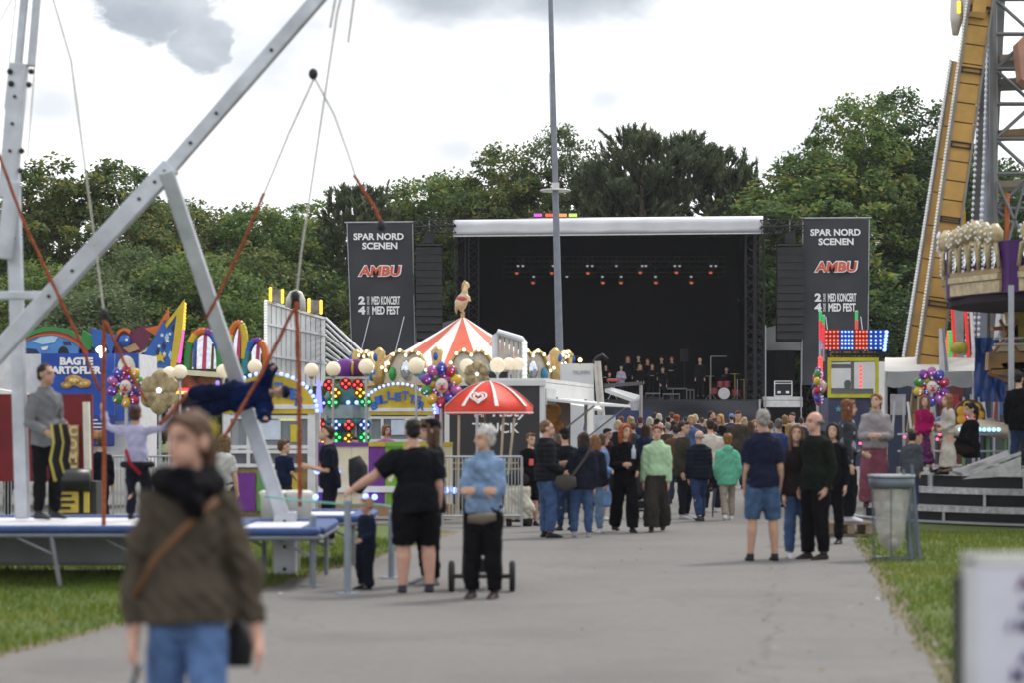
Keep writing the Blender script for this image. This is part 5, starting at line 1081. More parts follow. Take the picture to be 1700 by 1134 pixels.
for x0, y0, x1, y1 in ((600, 640, 640, 590), (650, 690, 690, 640), (560, 600, 605, 640), (740, 650, 824, 558), (740, 640, 800, 575)): b = MB(); b.cyl(P(x0, y0, GY_ - 1), P(x1, y1, GY_ - 1), .03, 6); b.build('cross_strut', ALU, gr)
for i in range(6):
    xa, xb_ = 823 + i * 7.6, 823 + (i + 1) * 7.6 - 1; ya, yb = 553 + i * 2.2, 553 + (i + 1) * 2.2; fp('slat', [(xa, ya), (xb_, yb), (xb_, 672), (xa, 672)], M((.50, .47, .42), .5, .2, .2, 3), 53, .06, gr)
b = MB(); b.tube([P(823, 672, 52.9), P(822, 556, 52.9), P(826, 551, 52.9), P(866, 563, 52.9), P(870, 568, 52.9), P(870, 672, 52.9)], .07, 8); b.build('panel_frame', SIL, gr); bulbs(lerp(P(871, 570, 52.8), P(871, 665, 52.8), 14), .06, 'bulb_row', M((.85, .85, .82), .3, emit=.4), gr)
# ---------------- carousel with striped tent
CY = 62.0; cs = F / CY; cxx = P(768, 0, CY).x; ca = thing('carousel', 'carousel with red and white striped tent roof and gilded rounding boards', 'carousel', (cxx, CY, 0))
za, zr = P(0, 527, CY).z, P(0, 616, CY).z; NS = 16; rimr = 2.42
for i in range(NS):
    a0, a1 = 6.2832 * (i - .5) / NS, 6.2832 * (i + .5) / NS; b = MB(); v = []; m = 4
    for j in range(m + 1):
        t = j / m; rr_ = .06 + (rimr - .06) * t; z = za + (zr - za) * (t ** .93)
        for a in (a0, (a0 + a1) / 2, a1): v.append((cxx + math.sin(a) * rr_, CY - math.cos(a) * rr_, z - (.05 * t if a == (a0 + a1) / 2 else 0)))
    b.add(v, [(j * 3 + q, (j + 1) * 3 + q, (j + 1) * 3 + q + 1, j * 3 + q + 1) for j in range(m) for q in range(2)]); b.build('roof_stripe', M((.60, .12, .07), .6, 0, .08, 3) if i % 2 == 0 else M((.72, .71, .68), .6, 0, .06, 3), ca, smooth=True)
BR = 2.72; GW = M((.62, .55, .45), .5, 0, .2, 5); bl = []
for i in range(10):
    a = 6.2832 * i / 10 + .1; ux, uy = Vector((math.cos(a), math.sin(a), 0)), Vector((math.sin(a), -math.cos(a), 0)); o_ = Vector((cxx, CY, 0)) + uy * BR * .955; hw = BR * .30
    zb, zt_ = P(0, 642, CY).z, P(0, 585, CY).z; H_ = zt_ - zb
    sh = [(-1, 0), (-1, .42), (-.86, .5), (-.72, .42), (-.62, .62), (-.45, .88), (-.22, .98), (0, .84), (.22, .98), (.45, .88), (.62, .62), (.72, .42), (.86, .5), (1, .42), (1, 0)]
    b = MB(); b.prism([o_ + ux * (x * hw) + Vector((0, 0, zb + z * H_)) for x, z in sh], -uy * .08); pl = b.build('rounding_board', GW, ca)
    b = MB(); pts = [o_ + uy * .05 + ux * (x * hw) + Vector((0, 0, zb + z * H_)) for x, z in sh]; b.tube(pts, .05, 6); b.tube([pts[0], pts[-1]], .06, 6); b.build('gilt_scroll', GOLD, pl, smooth=True)
    for x, z, sx, sz, m_ in ((0, .42, .20, .30, MIRR), (-.52, .32, .12, .2, M((.03, .30, .06), .2)), (.52, .32, .12, .2, M((.05, .25, .4), .2))):
        b = MB(); b.ball(o_ + uy * .04 + ux * x * hw + Vector((0, 0, zb + z * H_)), (sx * hw, sx * hw, sz * H_), 10, 7); b.build('mirror', m_, pl, smooth=True)
    for q in pts[1:-1:1]: bl.append(q + uy * .04)
    a2 = a + .314; uy2 = Vector((math.sin(a2), -math.cos(a2), 0)); c2 = Vector((cxx, CY, 0)) + uy2 * (BR * 1.0)
    b = MB(); b.tube([c2 + Vector((0, 0, zb - .05)), c2 + Vector((0, 0, zb + .25 * H_)), c2 + Vector((0, 0, zb + .62 * H_)), c2 + Vector((0, 0, zb + .95 * H_)), c2 + Vector((0, 0, zb + 1.08 * H_))], [.10, .19, .11, .15, .03], 10); cr_ = b.build('crest', GOLD, ca, smooth=True)
    for zz in (.32, .80): b = MB(); b.ball(c2 + uy2 * .13 + Vector((0, 0, zb + zz * H_)), (.06, .05, .11), 8, 6); b.build('blue_gem', M((.02, .10, .45), .15), cr_, smooth=True)
bulbs(bl, .045, 'bulb_string', E_W, ca)
b = MB(); b.tube([(cxx, CY, P(0, 656, CY).z), (cxx, CY, P(0, 643, CY).z)], [BR * .97, BR * .97], 20); b.build('soffit', M((.60, .58, .55), .5), ca)
b = MB(); b.cyl((cxx, CY, .2), (cxx, CY, P(0, 656, CY).z), .9, 12); b.build('centre_drum', M((.22, .02, .02), .5), ca)
b = MB(); b.cyl((cxx, CY, 0), (cxx, CY, .35), BR * .95, 24); b.build('platform', M((.25, .2, .16), .6), ca)
for i in range(8):
    a = i * .785 + .2; q = Vector((cxx + math.sin(a) * 2.2, CY - math.cos(a) * 2.2, 0)); b = MB(); b.cyl(q + Vector((0, 0, .3)), q + Vector((0, 0, P(0, 650, CY).z)), .03, 6); b.build('brass_pole', GOLD, ca)
# prancing horse finial on the tent peak
hs_ = thing('horse_statue', 'small gilded prancing horse on the carousel tent peak', 'statue', (cxx, CY, za)); b = MB(); hp = lambda x, y: P(x, y, CY)
b.tube([hp(763, 512), hp(765, 503), hp(769, 494), hp(772, 487)], [(.13, .11), (.17, .13), (.15, .12), (.09, .08)], 10); b.tube([hp(771, 490), hp(772, 479), hp(773, 471)], [.10, .07, .055], 8); b.tube([hp(772, 469), hp(776, 472), hp(779, 477)], [.06, .055, .03], 8)
for s_ in (-.06, .06):
    v_ = Vector((0, s_, 0)); b.tube([hp(764, 508) + v_, hp(766, 515) + v_, hp(770, 519) + v_, hp(768, 526) + v_], [.075, .05, .035, .03], 7); b.tube([hp(772, 490) + v_, hp(779, 493) + v_, hp(780 + s_ * 20, 500) + v_], [.05, .035, .028], 7); b.ball(hp(771, 465) + v_ * .6, (.015, .015, .04), 6, 4)
b.tube([hp(761, 508), hp(757, 513), hp(758, 521)], [.04, .05, .015], 7); o = rq(b, 'body', hs_, .022, [M((.55, .42, .25), .45, .2, .35, 6)], 2); o.matrix_parent_inverse = Matrix.Translation((-cxx, -CY, -za))
b = MB(); b.ball(hp(767, 496), (.16, .15, .10), 10, 6); b.build('saddle', M((.45, .08, .12), .5), hs_, smooth=True); b = MB(); b.tube([hp(768, 480), hp(770, 471), hp(772, 465)], [.05, .05, .02], 7); b.build('mane', GOLD, hs_, smooth=True); b = MB(); b.cyl((cxx, CY, za - .1), (cxx, CY, za + .12), .05, 8); b.build('plinth', GOLD, hs_)
# ================================================================ FOOD TRUCKS AND PARASOL (centre)
VY = 44.0; vs = F / VY; PAINT = M((.022, .023, .026), .45, 0, .2, 2); TWHITE = M((.62, .63, .63), .5, 0, .06, 2)
tk = thing('food_truck', 'black and white food truck with big white lettering on its end', 'food truck', (P(822, 0, VY).x, VY, 0))
def tp(nm, pts, mat, Y=VY, d=.06, par=None):
    b = MB(); b.pan(pts, Y, d); return b.build(nm, mat, par or tk)
endp = tp('end_wall', [(745, 640), (902, 640), (902, 838), (745, 838)], PAINT)
tp('corner_post', [(738, 636), (746, 636), (746, 840), (738, 840)], TWHITE, VY - .02, .1); tp('corner_post', [(896, 636), (904, 636), (904, 840), (896, 840)], TWHITE, VY - .02, .1); tp('roof_cap', [(736, 632), (906, 632), (906, 641), (736, 641)], TWHITE, VY - .05, .25)
text('lettering', 'THE', INK, P(796, 689, VY - .01), 9 / vs, endp, width=22 / vs, bold=.01); text('lettering', 'TRUCK', INK, P(823, 711, VY - .01), 17 / vs, endp, width=78 / vs, bold=.012)
text('lettering', 'Tasty', INK, P(846, 684, VY - .01), 17 / vs, endp, width=62 / vs, bold=.02, shear=.25)
for y in (768, 778): tp('gold_stripe', [(746, y), (896, y), (896, y + 2.5), (746, y + 2.5)], GOLD, VY - .01, .02)
# receding serving side: from (904,44 m) to (1000,52 m)
A, B = P(904, 0, VY), P(985, 0, 52.0); dirv = Vector((B.x - A.x, B.y - A.y, 0)).normalized(); nrm = Vector((dirv.y, -dirv.x, 0)); L_ = (Vector((B.x, B.y, 0)) - Vector((A.x, A.y, 0))).length
def side(nm, u0, u1, z0, z1, mat, out=0.0, d=.06, par=None):
    a = Vector((A.x, A.y, 0)); b = MB(); q = [a + dirv * u + nrm * out + Vector((0, 0, z)) for u, z in ((u0, z0), (u1, z0), (u1, z1), (u0, z1))]; b.prism(q, -nrm * d); return b.build(nm, mat, par or tk)
side('side_wall', 0, L_, .35, .95, TWHITE); side('side_wall', 0, .22, .95, 2.35, TWHITE); side('side_wall', L_ - 1.2, L_, .95, 2.35, TWHITE); side('side_wall', .22, L_ - 1.2, 2.1, 2.35, TWHITE)
side('interior', .22, L_ - 1.2, .95, 2.1, M((.16, .11, .08), .7), -.35, .05); side('counter', .2, L_ - 1.0, .93, .98, M((.6, .6, .6), .3, .6), .3, .35)
for u in (.9, 1.6): side('air_vent', u - .8, u - .1, 1.95, 2.25, M((.5, .51, .52), .5), .02, .03)
b = MB(); a = Vector((A.x, A.y, 0)); b.prism([a + dirv * .2 + Vector((0, 0, 2.02)), a + dirv * (L_ - 1.0) + Vector((0, 0, 2.02)), a + dirv * (L_ - 1.0) + nrm * .9 + Vector((0, 0, 1.93)), a + dirv * .2 + nrm * .9 + Vector((0, 0, 1.93))], (0, 0, .05)); b.build('serving_hatch', TWHITE, tk)
for u in (.9, L_ - 1.2): b = MB(); b.cyl(a + dirv * u + nrm * .9 + Vector((0, 0, 2.0)), a + dirv * u + Vector((0, 0, 1.3)), .018, 6); b.build('hatch_strut', STEEL, tk)
bp_ = side('burger_picture', .5, 3.9, 1.05, 2.0, M((.34, .15, .04), .5, 0, .4, 3), -.28, .03)
for u, z, r in ((1.5, 1.7, .3), (2.4, 1.85, .28), (3.0, 1.55, .25)):
    b = MB(); q = a + dirv * u - nrm * .26 + Vector((0, 0, z)); b.ball(q, (r, .06, r * .6), 12, 8); b.build('printed_bun', M((.48, .22, .05), .5, 0, .3, 8), bp_, smooth=True)
side('menu_sheet', 2.2, 2.9, 1.0, 1.4, WHITE, -.2, .02)
b = MB(); q = a + nrm * -1.1 + dirv * 1.5 + Vector((0, 0, 2.42)); b.cyl(q, q + Vector((0, 0, .16)), .22, 12); b.build('roof_fan', DARK, tk); b = MB(); b.cyl(q + dirv * .8, q + dirv * .8 + Vector((0, 0, .12)), .16, 12); b.build('roof_fan', DARK, tk)
b = MB(); b.prism([a + Vector((-1.9, 0, 2.36)), a + Vector((0, 0, 2.36)), a + dirv * L_ + Vector((0, 0, 2.36)), a + dirv * L_ + Vector((-1.9, 0, 2.36))], (0, 0, .07)); b.build('roof', TWHITE, tk)
for px in (765, 880):
    b = MB(); p = P(px, 0, VY + .8); b.tube([(p.x - .1, p.y, .32), (p.x + .1, p.y, .32)], .32, 16); b.build('wheel', RUBBER, tk)
# white truck further back
wt = thing('white_truck', 'white box truck behind the food truck with a lamp on top', 'truck', (P(972, 0, 58).x, 58, 0))
tp('box_wall', [(932, 604), (985, 604), (990, 790), (932, 790)], M((.64, .66, .68), .5, 0, .06, 2), 58, 2.0, wt); tp('lower_wall', [(985, 690), (1022, 690), (1022, 780), (985, 780)], M((.55, .58, .62), .5), 58.5, .1, wt)
for dx in (0, 6): b = MB(); b.tube([P(988 + dx, 600, 57.8), P(992 + dx, 650, 57.8), P(995 + dx, 690, 57.8)], .05, 7); b.build('rolled_awning', M((.55, .52, .48), .6), wt)
text('lettering', 'TRUMPH', M((.30, .33, .37), .5), P(965, 619, 57.98), .10, wt, width=.42)
b = MB(); b.prism([P(930, 652, 57), P(985, 668, 57), P(1000, 684, 55.5), P(925, 672, 55.5)], (0, 0, .05)); b.build('side_awning', TWHITE, wt)
b = MB(); b.tube([P(985, 604, 57.8), P(992, 594, 57.8), P(1000, 590, 57.8), P(1008, 598, 57.8)], .05, 6); b.build('crane_hose', DARK, wt, smooth=True)
b = MB(); b.cyl(P(963, 606, 57.8), P(963, 593, 57.8), .012, 5); b.cyl(P(945, 592, 57.8), P(965, 592, 57.8), .01, 5); lp = b.build('lamp_arm', DARK, wt); b = MB(); b.ball(P(963, 598, 57.8), .05, 8, 6); b.build('bulb', em((1, .65, .25), 4), lp, smooth=True)
b = MB(); b.cyl(P(975, 680, 56), P(969, 715, 56), .02, 5); b.build('blue_prop', M((.03, .10, .5), .5), wt)
# white folding awning beyond, with blue back wall and post
aw = thing('folding_awning', 'white folding awning on a steel post before the stage left corner', 'awning', (P(1035, 0, 66).x, 66, 0))
b = MB(); b.prism([P(1004, 652, 66), P(1012, 649, 66), P(1062, 663, 65), P(1054, 670, 65)], (0, 0, .10)); b.build('awning_arm', TWHITE, aw)
b = MB(); b.beam(P(1003, 641, 66), P(1066, 637, 66), .16, .10); b.build('top_bar', M((.10, .10, .11), .5), aw); b = MB(); b.cyl(P(1064, 640, 66), (P(1064, 0, 66).x, 66, 0), .045, 8); b.build('post', M((.36, .34, .33), .4, .5), aw)
b = MB(); b.prism([P(1044, 668, 65), P(1062, 664, 65), P(1060, 682, 65), P(1048, 682, 65)], (0, .05, 0)); b.build('clear_flap', M((.5, .52, .55), .2, 0, .3, 6, alpha=.5), aw)
b = MB(); b.pan([(1020, 682), (1083, 681), (1083, 790), (1020, 790)], 72, .1); solo('blue_screen', b, M((.035, .045, .12), .6, 0, .15, 2), 'dark blue fabric screen behind the crowd left of stage', 'screen')
# red ice cream parasol
UY = 40.0; us = F / UY; pr = thing('parasol', 'red parasol with white stripes and white heart emblem', 'parasol', (P(838, 0, UY).x, UY, 0)); ap = P(812, 634, UY); N8 = 8; PRED = M((.62, .045, .025), .55, 0, .08, 4); PWH = M((.72, .70, .68), .55, 0, .05)
rimz, rad = P(0, 676, UY).z, .74
def upt(a, t, lift=0): return ap + Vector((math.sin(a) * rad * t, -math.cos(a) * rad * t, (rimz - ap.z) * (t ** 1.9) + lift))
for i in range(N8):
    a0 = 6.2832 * i / N8 + .18; a1 = a0 + 6.2832 / N8; b = MB(); v = []; m = 6; w5 = 6
    for j in range(m + 1):
        t = max(.02, j / m)
        for q in range(w5 + 1): s_ = q / w5; p0, p1 = upt(a0, t), upt(a1, t); v.append(p0.lerp(p1, s_) + Vector((0, 0, -.03 * t * math.sin(math.pi * s_))))
    for q in range(w5 + 1): v.append(v[m * (w5 + 1) + q] + Vector((0, 0, -.10)) + Vector((0, 0, -.0)))
    b.add(v, [(j * (w5 + 1) + q, (j + 1) * (w5 + 1) + q, (j + 1) * (w5 + 1) + q + 1, j * (w5 + 1) + q + 1) for j in range(m + 1) for q in range(w5)]); b.build('canopy_panel', PRED, pr, smooth=True)
    b = MB(); pts = [upt(a0, max(.02, j / m), .012) for j in range(m + 1)]; sd_ = Vector((math.cos(a0), math.sin(a0), 0)); b.add([p - sd_ * (.008 + .024 * j / m) for j, p in enumerate(pts)] + [p + sd_ * (.008 + .024 * j / m) for j, p in enumerate(pts)], [(j, j + 1, m + 2 + j, m + 1 + j) for j in range(m)]); o = b.build('white_stripe', PWH, pr); o.modifiers.new('s', 'SOLIDIFY').thickness = .006
    e0, e1 = upt(a0, 1) + Vector((0, 0, -.1)), upt(a1, 1) + Vector((0, 0, -.1)); b = MB(); b.cyl(e0, e1, .012, 5); b.build('hem', PWH, pr)
b = MB(); b.cyl(P(805, 690, UY), (P(805, 0, UY).x, UY, 0), .02, 8); b.tube([ap, P(805, 690, UY)], .02, 8); b.build('pole', M((.40, .30, .20), .6), pr)
def emblem(cx, cy, r, Yp):
    o = [(cx + r * .95 * 1.25 * (16 * math.sin(t) ** 3) / 17, cy - r * .75 * (13 * math.cos(t) - 5 * math.cos(2 * t) - 2 * math.cos(3 * t) - math.cos(4 * t)) / 15) for t in [6.2832 * i / 40 for i in range(40)]]
    return o
for cx, cy, r in ((794, 660, 12),):
    b = MB(); Yp = UY - .56
    for k in (1.0, .58):
        pts = [P(x, y, Yp) for x, y in emblem(cx, cy, r * k, Yp)]; pts = [p + Vector((0, (p.z - P(0, cy, Yp).z) * 1.5, 0)) for p in pts]; b.tube(pts + [pts[0]], .016, 5)
    b.build('heart_emblem', PWH, pr)
for x0, y0, x1, y1, lab in ((854, 694, 838, 835, 'tilted pale wooden pole under the parasol, right one'), (836, 690, 828, 830, 'pale wooden pole under the parasol, left one'), (762, 690, 760, 850, 'upright pale pole left of the parasol')):
    b = MB(); b.cyl(P(x0, y0, 39.5), P(x1, y1, 39.5) * 1.0, .022, 7); p = P(x1, y1, 39.5); b.cyl(p, (p.x, p.y, 0), .022, 7); solo('wooden_pole', b, M((.42, .33, .24), .6), lab, 'pole', 'pale wooden poles')
# stroller beside the parasol and baby carriage of grey haired woman are props below
def wheel(bm, c, r, w=.04, ax='x'):
    v = Vector((w / 2, 0, 0)) if ax == 'x' else Vector((0, w / 2, 0)); bm.tube([Vector(c) - v, Vector(c) + v], r, 18)
def pushchair(px, Y, half, label, col):
    x0 = P(px, 0, Y).x; pm = thing('pushchair', label, 'pushchair', (x0, Y, 0), 0, 'pushchairs')
    for sg in (-1, 1):
        x = x0 + half * sg; b = MB(); b.ring((x, Y, .155), .125, .030, 22, 8, axis='x'); o = b.build('wheel', RUBBER, pm, smooth=True); b = MB(); b.tube([(x - .02, Y, .155), (x + .02, Y, .155)], .05, 12)
        for i in range(6): b.cyl((x, Y, .155), (x, Y + .125 * math.cos(i * 1.05), .155 + .125 * math.sin(i * 1.05)), .008, 5)
        b.build('rim', M((.08, .08, .09), .5), o)
    b = MB(); b.cyl((x0 - half, Y, .155), (x0 + half, Y, .155), .022, 8); b.build('axle', DARK, pm)
    for sg in (-1, 1):
        b = MB(); b.tube([(x0 + half * .62 * sg, Y, .16), (x0 + half * .6 * sg, Y + .35, .5), (x0 + half * .58 * sg, Y + .1, 1.0)], .016, 7); b.build('side_tube', DARK, pm, smooth=True)
        b = MB(); b.cyl((x0 + half * .45 * sg, Y + .4, .30), (x0 + half * .25 * sg, Y + .75, .10), .014, 6); b.build('front_tube', DARK, pm)
    b = MB(); b.cyl((x0 - half * .58, Y + .1, 1.0), (x0 + half * .58, Y + .1, 1.0), .018, 8); b.build('handle', DARK, pm)
    b = MB(); b.tube([(x0, Y + .52, .36), (x0, Y + .50, .48), (x0, Y + .40, .62), (x0, Y + .36, .80)], [(half * .5, .16), (half * .58, .22), (half * .56, .14), (half * .5, .08)], 14, ref=(1, 0, 0)); b.build('seat', col, pm, smooth=True)
    b = MB(); b.ring((x0, Y + .42, .72), half * .52, .03, 12, 6, axis='y', arc=(0, 180)); b.build('hood_hoop', col, pm, smooth=True)
    b = MB(); b.box((x0, Y + .3, .24), (half * .95, .34, .12)); b.build('basket', M((.02, .02, .022), .8), pm)
pushchair(800, GY(984), .295, 'dark pushchair behind the grey haired woman, two wheels showing', M((.015, .015, .018), .8))
pushchair(1068, 40.5, .26, 'dark pushchair behind the red haired woman in black', M((.03, .03, .035), .8))
# bag trolley by parasol
b = MB(); p = P(862, 0, GY(875)); yy = GY(875); b.tube([(p.x, yy, .12), (p.x, yy, .3), (p.x - .03, yy, .6), (p.x, yy, .66)], [(.2, .16), (.24, .2), (.2, .17), (.12, .1)], 12); o = rq(b, 'bag_body', None, .02, [M((.62, .58, .48), .7, 0, .2, 6)], 2, folds(.02, 5, 24)); tag(o, 'cream fabric bag on a small dark trolley under the parasol', 'bag'); o.name = 'fabric_bag'
b = MB(); b.box((p.x, yy, .1), (.42, .3, .05)); [b.ball((p.x + dx, yy - .12, .05), .05, 8, 6) for dx in (-.16, .16)]; solo('trolley', b, M((.03, .025, .03), .7), 'small dark trolley under the cream bag by the parasol', 'trolley'); b = MB(); b.ball((p.x - .03, yy, .74), (.2, .16, .12), 10, 7); solo('black_bundle', b, M((.03, .025, .03), .7), 'black cloth bundle lying on top of the cream bag', 'bundle')
b = MB(); p = P(925, 0, 41); b.tube([(p.x, 41, .1), (p.x, 41, .9), (p.x, 41, .95)], [(.24, .28), (.29, .32), (.31, .34)], 4, ref=(1, 1, 0)); wheel(b, (p.x - .2, 40.75, .12), .12, .05); wheel(b, (p.x + .2, 40.75, .12), .12, .05); solo('wheelie_bin', b, M((.03, .08, .05), .5), 'dark green wheelie bin behind the man in a dark jacket', 'bin')

# ================================================================ RIGHT HAND SIDE
# control box kiosk
KB = 49.0; kbs = F / KB; cb = thing('control_box', 'ride control cabin with red and blue lamp panel and yellow window frame', 'cabin', (P(1416, 0, KB).x, KB, 0))
def cp(nm, pts, mat, Y=KB, d=.06, par=None): b = MB(); b.pan(pts, Y, d); return b.build(nm, mat, par or cb)
for i, (a0, a1, b0, b1) in enumerate(((1368, 1393, 1370, 1393), (1394, 1417, 1394, 1417), (1418, 1441, 1418, 1440), (1442, 1472, 1441, 1466))):
    m_ = M((.33, .01, .01), .4) if i % 2 == 0 else M((.01, .06, .45), .4); o = cp('lamp_panel', [(a0, 547), (a1, 547), (b1, 581), (b0, 581)], m_, KB - .1, .1)
    pts = [P(a0 + 4 + (a1 - a0 - 6) * u / 3, 550.5 + 7 * v, KB - .12) for u in range(4) for v in range(5)]; bulbs(pts, .021, 'lamp_grid', em((1, .25, .15), .8) if i % 2 == 0 else em((.4, .65, 1), .85), o)
bulbs([P(1364, 548 + 5 * i, KB - .12) for i in range(7)], .045, 'edge_lamps', E_P, cb); bulbs([P(1472 - .7 * i, 551 + 6 * i, KB - .12) for i in range(6)], .04, 'edge_lamps', E_B, cb)
cp('name_board', [(1372, 583), (1460, 583), (1458, 595), (1374, 595)], M((.02, .03, .08), .5), KB - .05); text('lettering', 'CONTROL BOX', M((.50, .36, .06), .5), P(1416, 588.5, KB - .08), 8 / kbs, cb, width=76 / kbs, bold=.02)
for pts in ([(1375, 594), (1459, 594), (1459, 600), (1375, 600)], [(1375, 655), (1459, 655), (1459, 661), (1375, 661)], [(1375, 600), (1380, 600), (1380, 655), (1375, 655)], [(1454, 600), (1459, 600), (1459, 655), (1454, 655)]): cp('window_frame', pts, M((.58, .56, .03), .45), KB - .08, .1)
cp('window_pane', [(1380, 600), (1454, 600), (1454, 655), (1380, 655)], M((.5, .55, .58), .05, 0, .05, 3, alpha=.15), KB - .02, .01)
for pts in ([(1380, 605), (1413, 605), (1413, 612), (1380, 612)], [(1413, 602), (1418, 602), (1418, 655), (1413, 655)], [(1380, 645), (1413, 645), (1413, 655), (1380, 655)]): cp('rear_frame', pts, M((.06, .065, .07), .5), KB + 1.2, .06)
bulbs([P(1429, 609 + 6.5 * i, KB + .6) for i in range(8)], .035, 'red_lamp_string', E_R, cb)
lw = cp('lower_wall', [(1375, 661), (1459, 661), (1459, 775), (1375, 775)], M((.04, .05, .11), .45, 0, .4, 3), KB - .03, 1.3)
for i in range(5): a_ = star(1392 + i * 14, 680 + (i % 2) * 22, 6); cp('painted_star', a_, [M((.1, .35, .45), .5), WHITE, C['red'], M((.1, .35, .45), .5), C['yellow']][i], KB - .05, .015, lw)
b = MB(); b.box((P(1417, 0, KB + .6).x, KB + .6, P(0, 597, KB).z + .1), (1.1, 1.4, .06)); b.build('roof', DARK, cb)
cp('control_desk', [(1385, 646), (1450, 646), (1450, 655), (1385, 655)], DARK, KB + .3, .3)
for px, y0, y1 in ((1362, 515, 640), (1367, 522, 600), (1422, 515, 546)):
    b = MB(); b.cyl(P(px, y0, KB - .15), P(px, y1, KB - .15), .03, 6); o = b.build('light_stick', STEEL, cb); z = (y1 - y0)
    bulbs([P(px, y0 + 3 + i * 4, KB - .2) for i in range(4)], .035, 'green_lamps', em((.05, .45, .15), .35), o); bulbs([P(px, y0 + 18 + i * 4, KB - .2) for i in range(4 if z < 40 else 8)], .035, 'red_lamps', em((.7, .05, .05), .45), o)
    if z > 100: bulbs([P(px, 596 + i * 5, KB - .2) for i in range(8)], .05, 'red_lamps', E_R, o)
# white wall panels behind control box
b = MB(); b.pan([(1376, 603), (1490, 600), (1490, 690), (1376, 690)], 56, .1); solo('white_wall', b, WHITE, 'plain white trailer wall right behind the control cabin', 'wall')
clown(1362, 642, 46, 30, 'string of balloon lamps seen edge on left of the control cabin', 1.35, 4)
clown(1547, 643, 39.5, 31, 'clown face lamp ringed with balloons above the two girls', 0, 3)
# white canopy
cn = thing('canopy_tent', 'small white canopy tent in front of the yellow ride arms', 'canopy', (P(1545, 0, 46).x, 46, 0)); CAN = M((.66, .64, .60), .65, 0, .08, 2)
def canopy_row(Y, pyf): return [P(1469 + (1620 - 1469) * i / 12, pyf(i), Y) for i in range(13)]
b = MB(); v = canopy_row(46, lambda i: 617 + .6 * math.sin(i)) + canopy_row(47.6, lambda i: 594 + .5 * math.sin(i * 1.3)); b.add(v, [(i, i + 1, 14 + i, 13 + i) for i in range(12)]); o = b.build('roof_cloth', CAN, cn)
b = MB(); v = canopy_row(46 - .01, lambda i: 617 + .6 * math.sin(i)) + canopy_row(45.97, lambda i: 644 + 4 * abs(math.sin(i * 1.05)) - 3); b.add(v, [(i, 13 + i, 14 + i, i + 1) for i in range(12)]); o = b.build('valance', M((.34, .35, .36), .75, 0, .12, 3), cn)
for px, Y in ((1471, 46), (1616, 46)): b = MB(); b.cyl(P(px, 617, Y), (P(px, 0, Y).x, Y, 0), .03, 7); b.build('leg', STEEL, cn)
# yellow lattice ride: two box arms, bulbs, lattice tower, silver light strips
YR = 47.0; yr = thing('tower_ride', 'tall ride with two slanting yellow arms and a grey lattice tower', 'ride', (P(1560, 0, YR).x, YR, 0)); YEL = M((.46, .27, .075), .5, 0, .2, 2.5, .15); YDK = M((.16, .10, .04), .55)
def armbox(nm, a, c, w, d, Y0, Y1, segs, mat):
    p, q = P(*a, Y0), P(*c, Y1); dv = (q - p); Ln = dv.length; dv.normalize(); sx_ = dv.cross(Vector((0, 1, 0))).normalized(); gap = .012
    for i in range(segs):
        s0, s1 = Ln * i / segs + gap, Ln * (i + 1) / segs - gap; b = MB(); b.beam(p + dv * s0, p + dv * s1, w, d, up=(0, -1, 0)); b.build(nm, mat, yr)
    b = MB(); b.beam(p + Vector((0, .04, 0)), q + Vector((0, .04, 0)), w * .96, d * .8, up=(0, -1, 0)); b.build('arm_core', YDK, yr)
    for sg in (-1, 1): b = MB(); off = sx_ * (w / 2 + .02) * sg + Vector((0, -d / 2, 0)); b.beam(p + off, q + off, .045, .06, up=(0, -1, 0)); b.build('arm_flange', M((.22, .20, .18), .5, .4), yr)
    return p, q, dv, sx_, Ln
p, q, dv, sx_, Ln = armbox('arm_section', (1519, 752), (1629, -20), .40, .4, YR, YR, 24, YEL)
for t in (.12, .32, .5, .66, .82, .95):
    r_ = p + dv * (Ln * t) + Vector((0, -.24, 0)); b = MB()
    for k in (-1, 1): b.beam(r_ - sx_ * .2 + dv * .045 * k, r_ + sx_ * .2 + dv * .045 * k, .02, .03)
    for s_ in (-.18, .18): b.beam(r_ + sx_ * s_ - dv * .05, r_ + sx_ * s_ + dv * .05, .02, .03)
    b.build('hatch_rung', DARK, yr)
SG = -1 if sx_.x > 0 else 1
for sd2 in (-1,): bulbs([p + dv * (Ln * i / 90) + sx_ * (SG * .27) + Vector((0, -.2, 0)) for i in [q * .6 for q in range(30, 151)]], .030, 'bulb_row', M((.72, .70, .66), .35, emit=.12), yr)
p2, q2, dv2, sx2, L2 = armbox('rear_arm_section', (1514, 600), (1592, 105), .30, .3, YR + 2.5, YR + 3.5, 9, YEL)
bulbs([p2 + dv2 * (L2 * i / 60) + sx2 * (SG * .22) + Vector((0, -.2, 0)) for i in [q * .6 for q in range(101)]], .036, 'bulb_row', M((.72, .72, .72), .35, emit=.12), yr)
fp_ = lambda nm, pts, mat, Y, d=.08: (lambda b: b.build(nm, mat, yr))((lambda b: b.pan(pts, Y, d) and b)(MB()))
fp_('arm_head', [(1618, -10), (1640, -10), (1636, 22), (1614, 20)], YEL, YR - .3, .5); fp_('hinge_plate', [(1612, 18), (1640, 20), (1634, 30), (1610, 26)], M((.30, .18, .05), .5), YR - .35, .5)
b = MB(); b.cyl(P(1604, -20, YR + 1), P(1601, 60, YR + 1), .06, 8); b.build('hydraulic_rod', STEEL, yr); b = MB(); b.tube([P(1589, -20, YR), P(1588, 30, YR), P(1586, 58, YR)], [.12, .13, .06], 8); b.build('lamp_pod', M((.5, .48, .44), .4, .3), yr, smooth=True); bulbs([P(1592, 4 + 5 * i, YR - .15) for i in range(4)], .04, 'pod_lamps', E_Y, yr)
LSTR = M((.36, .40, .48), .4, .4, .15, 3); TGR = M((.17, .175, .18), .5, .5, .15, 2)
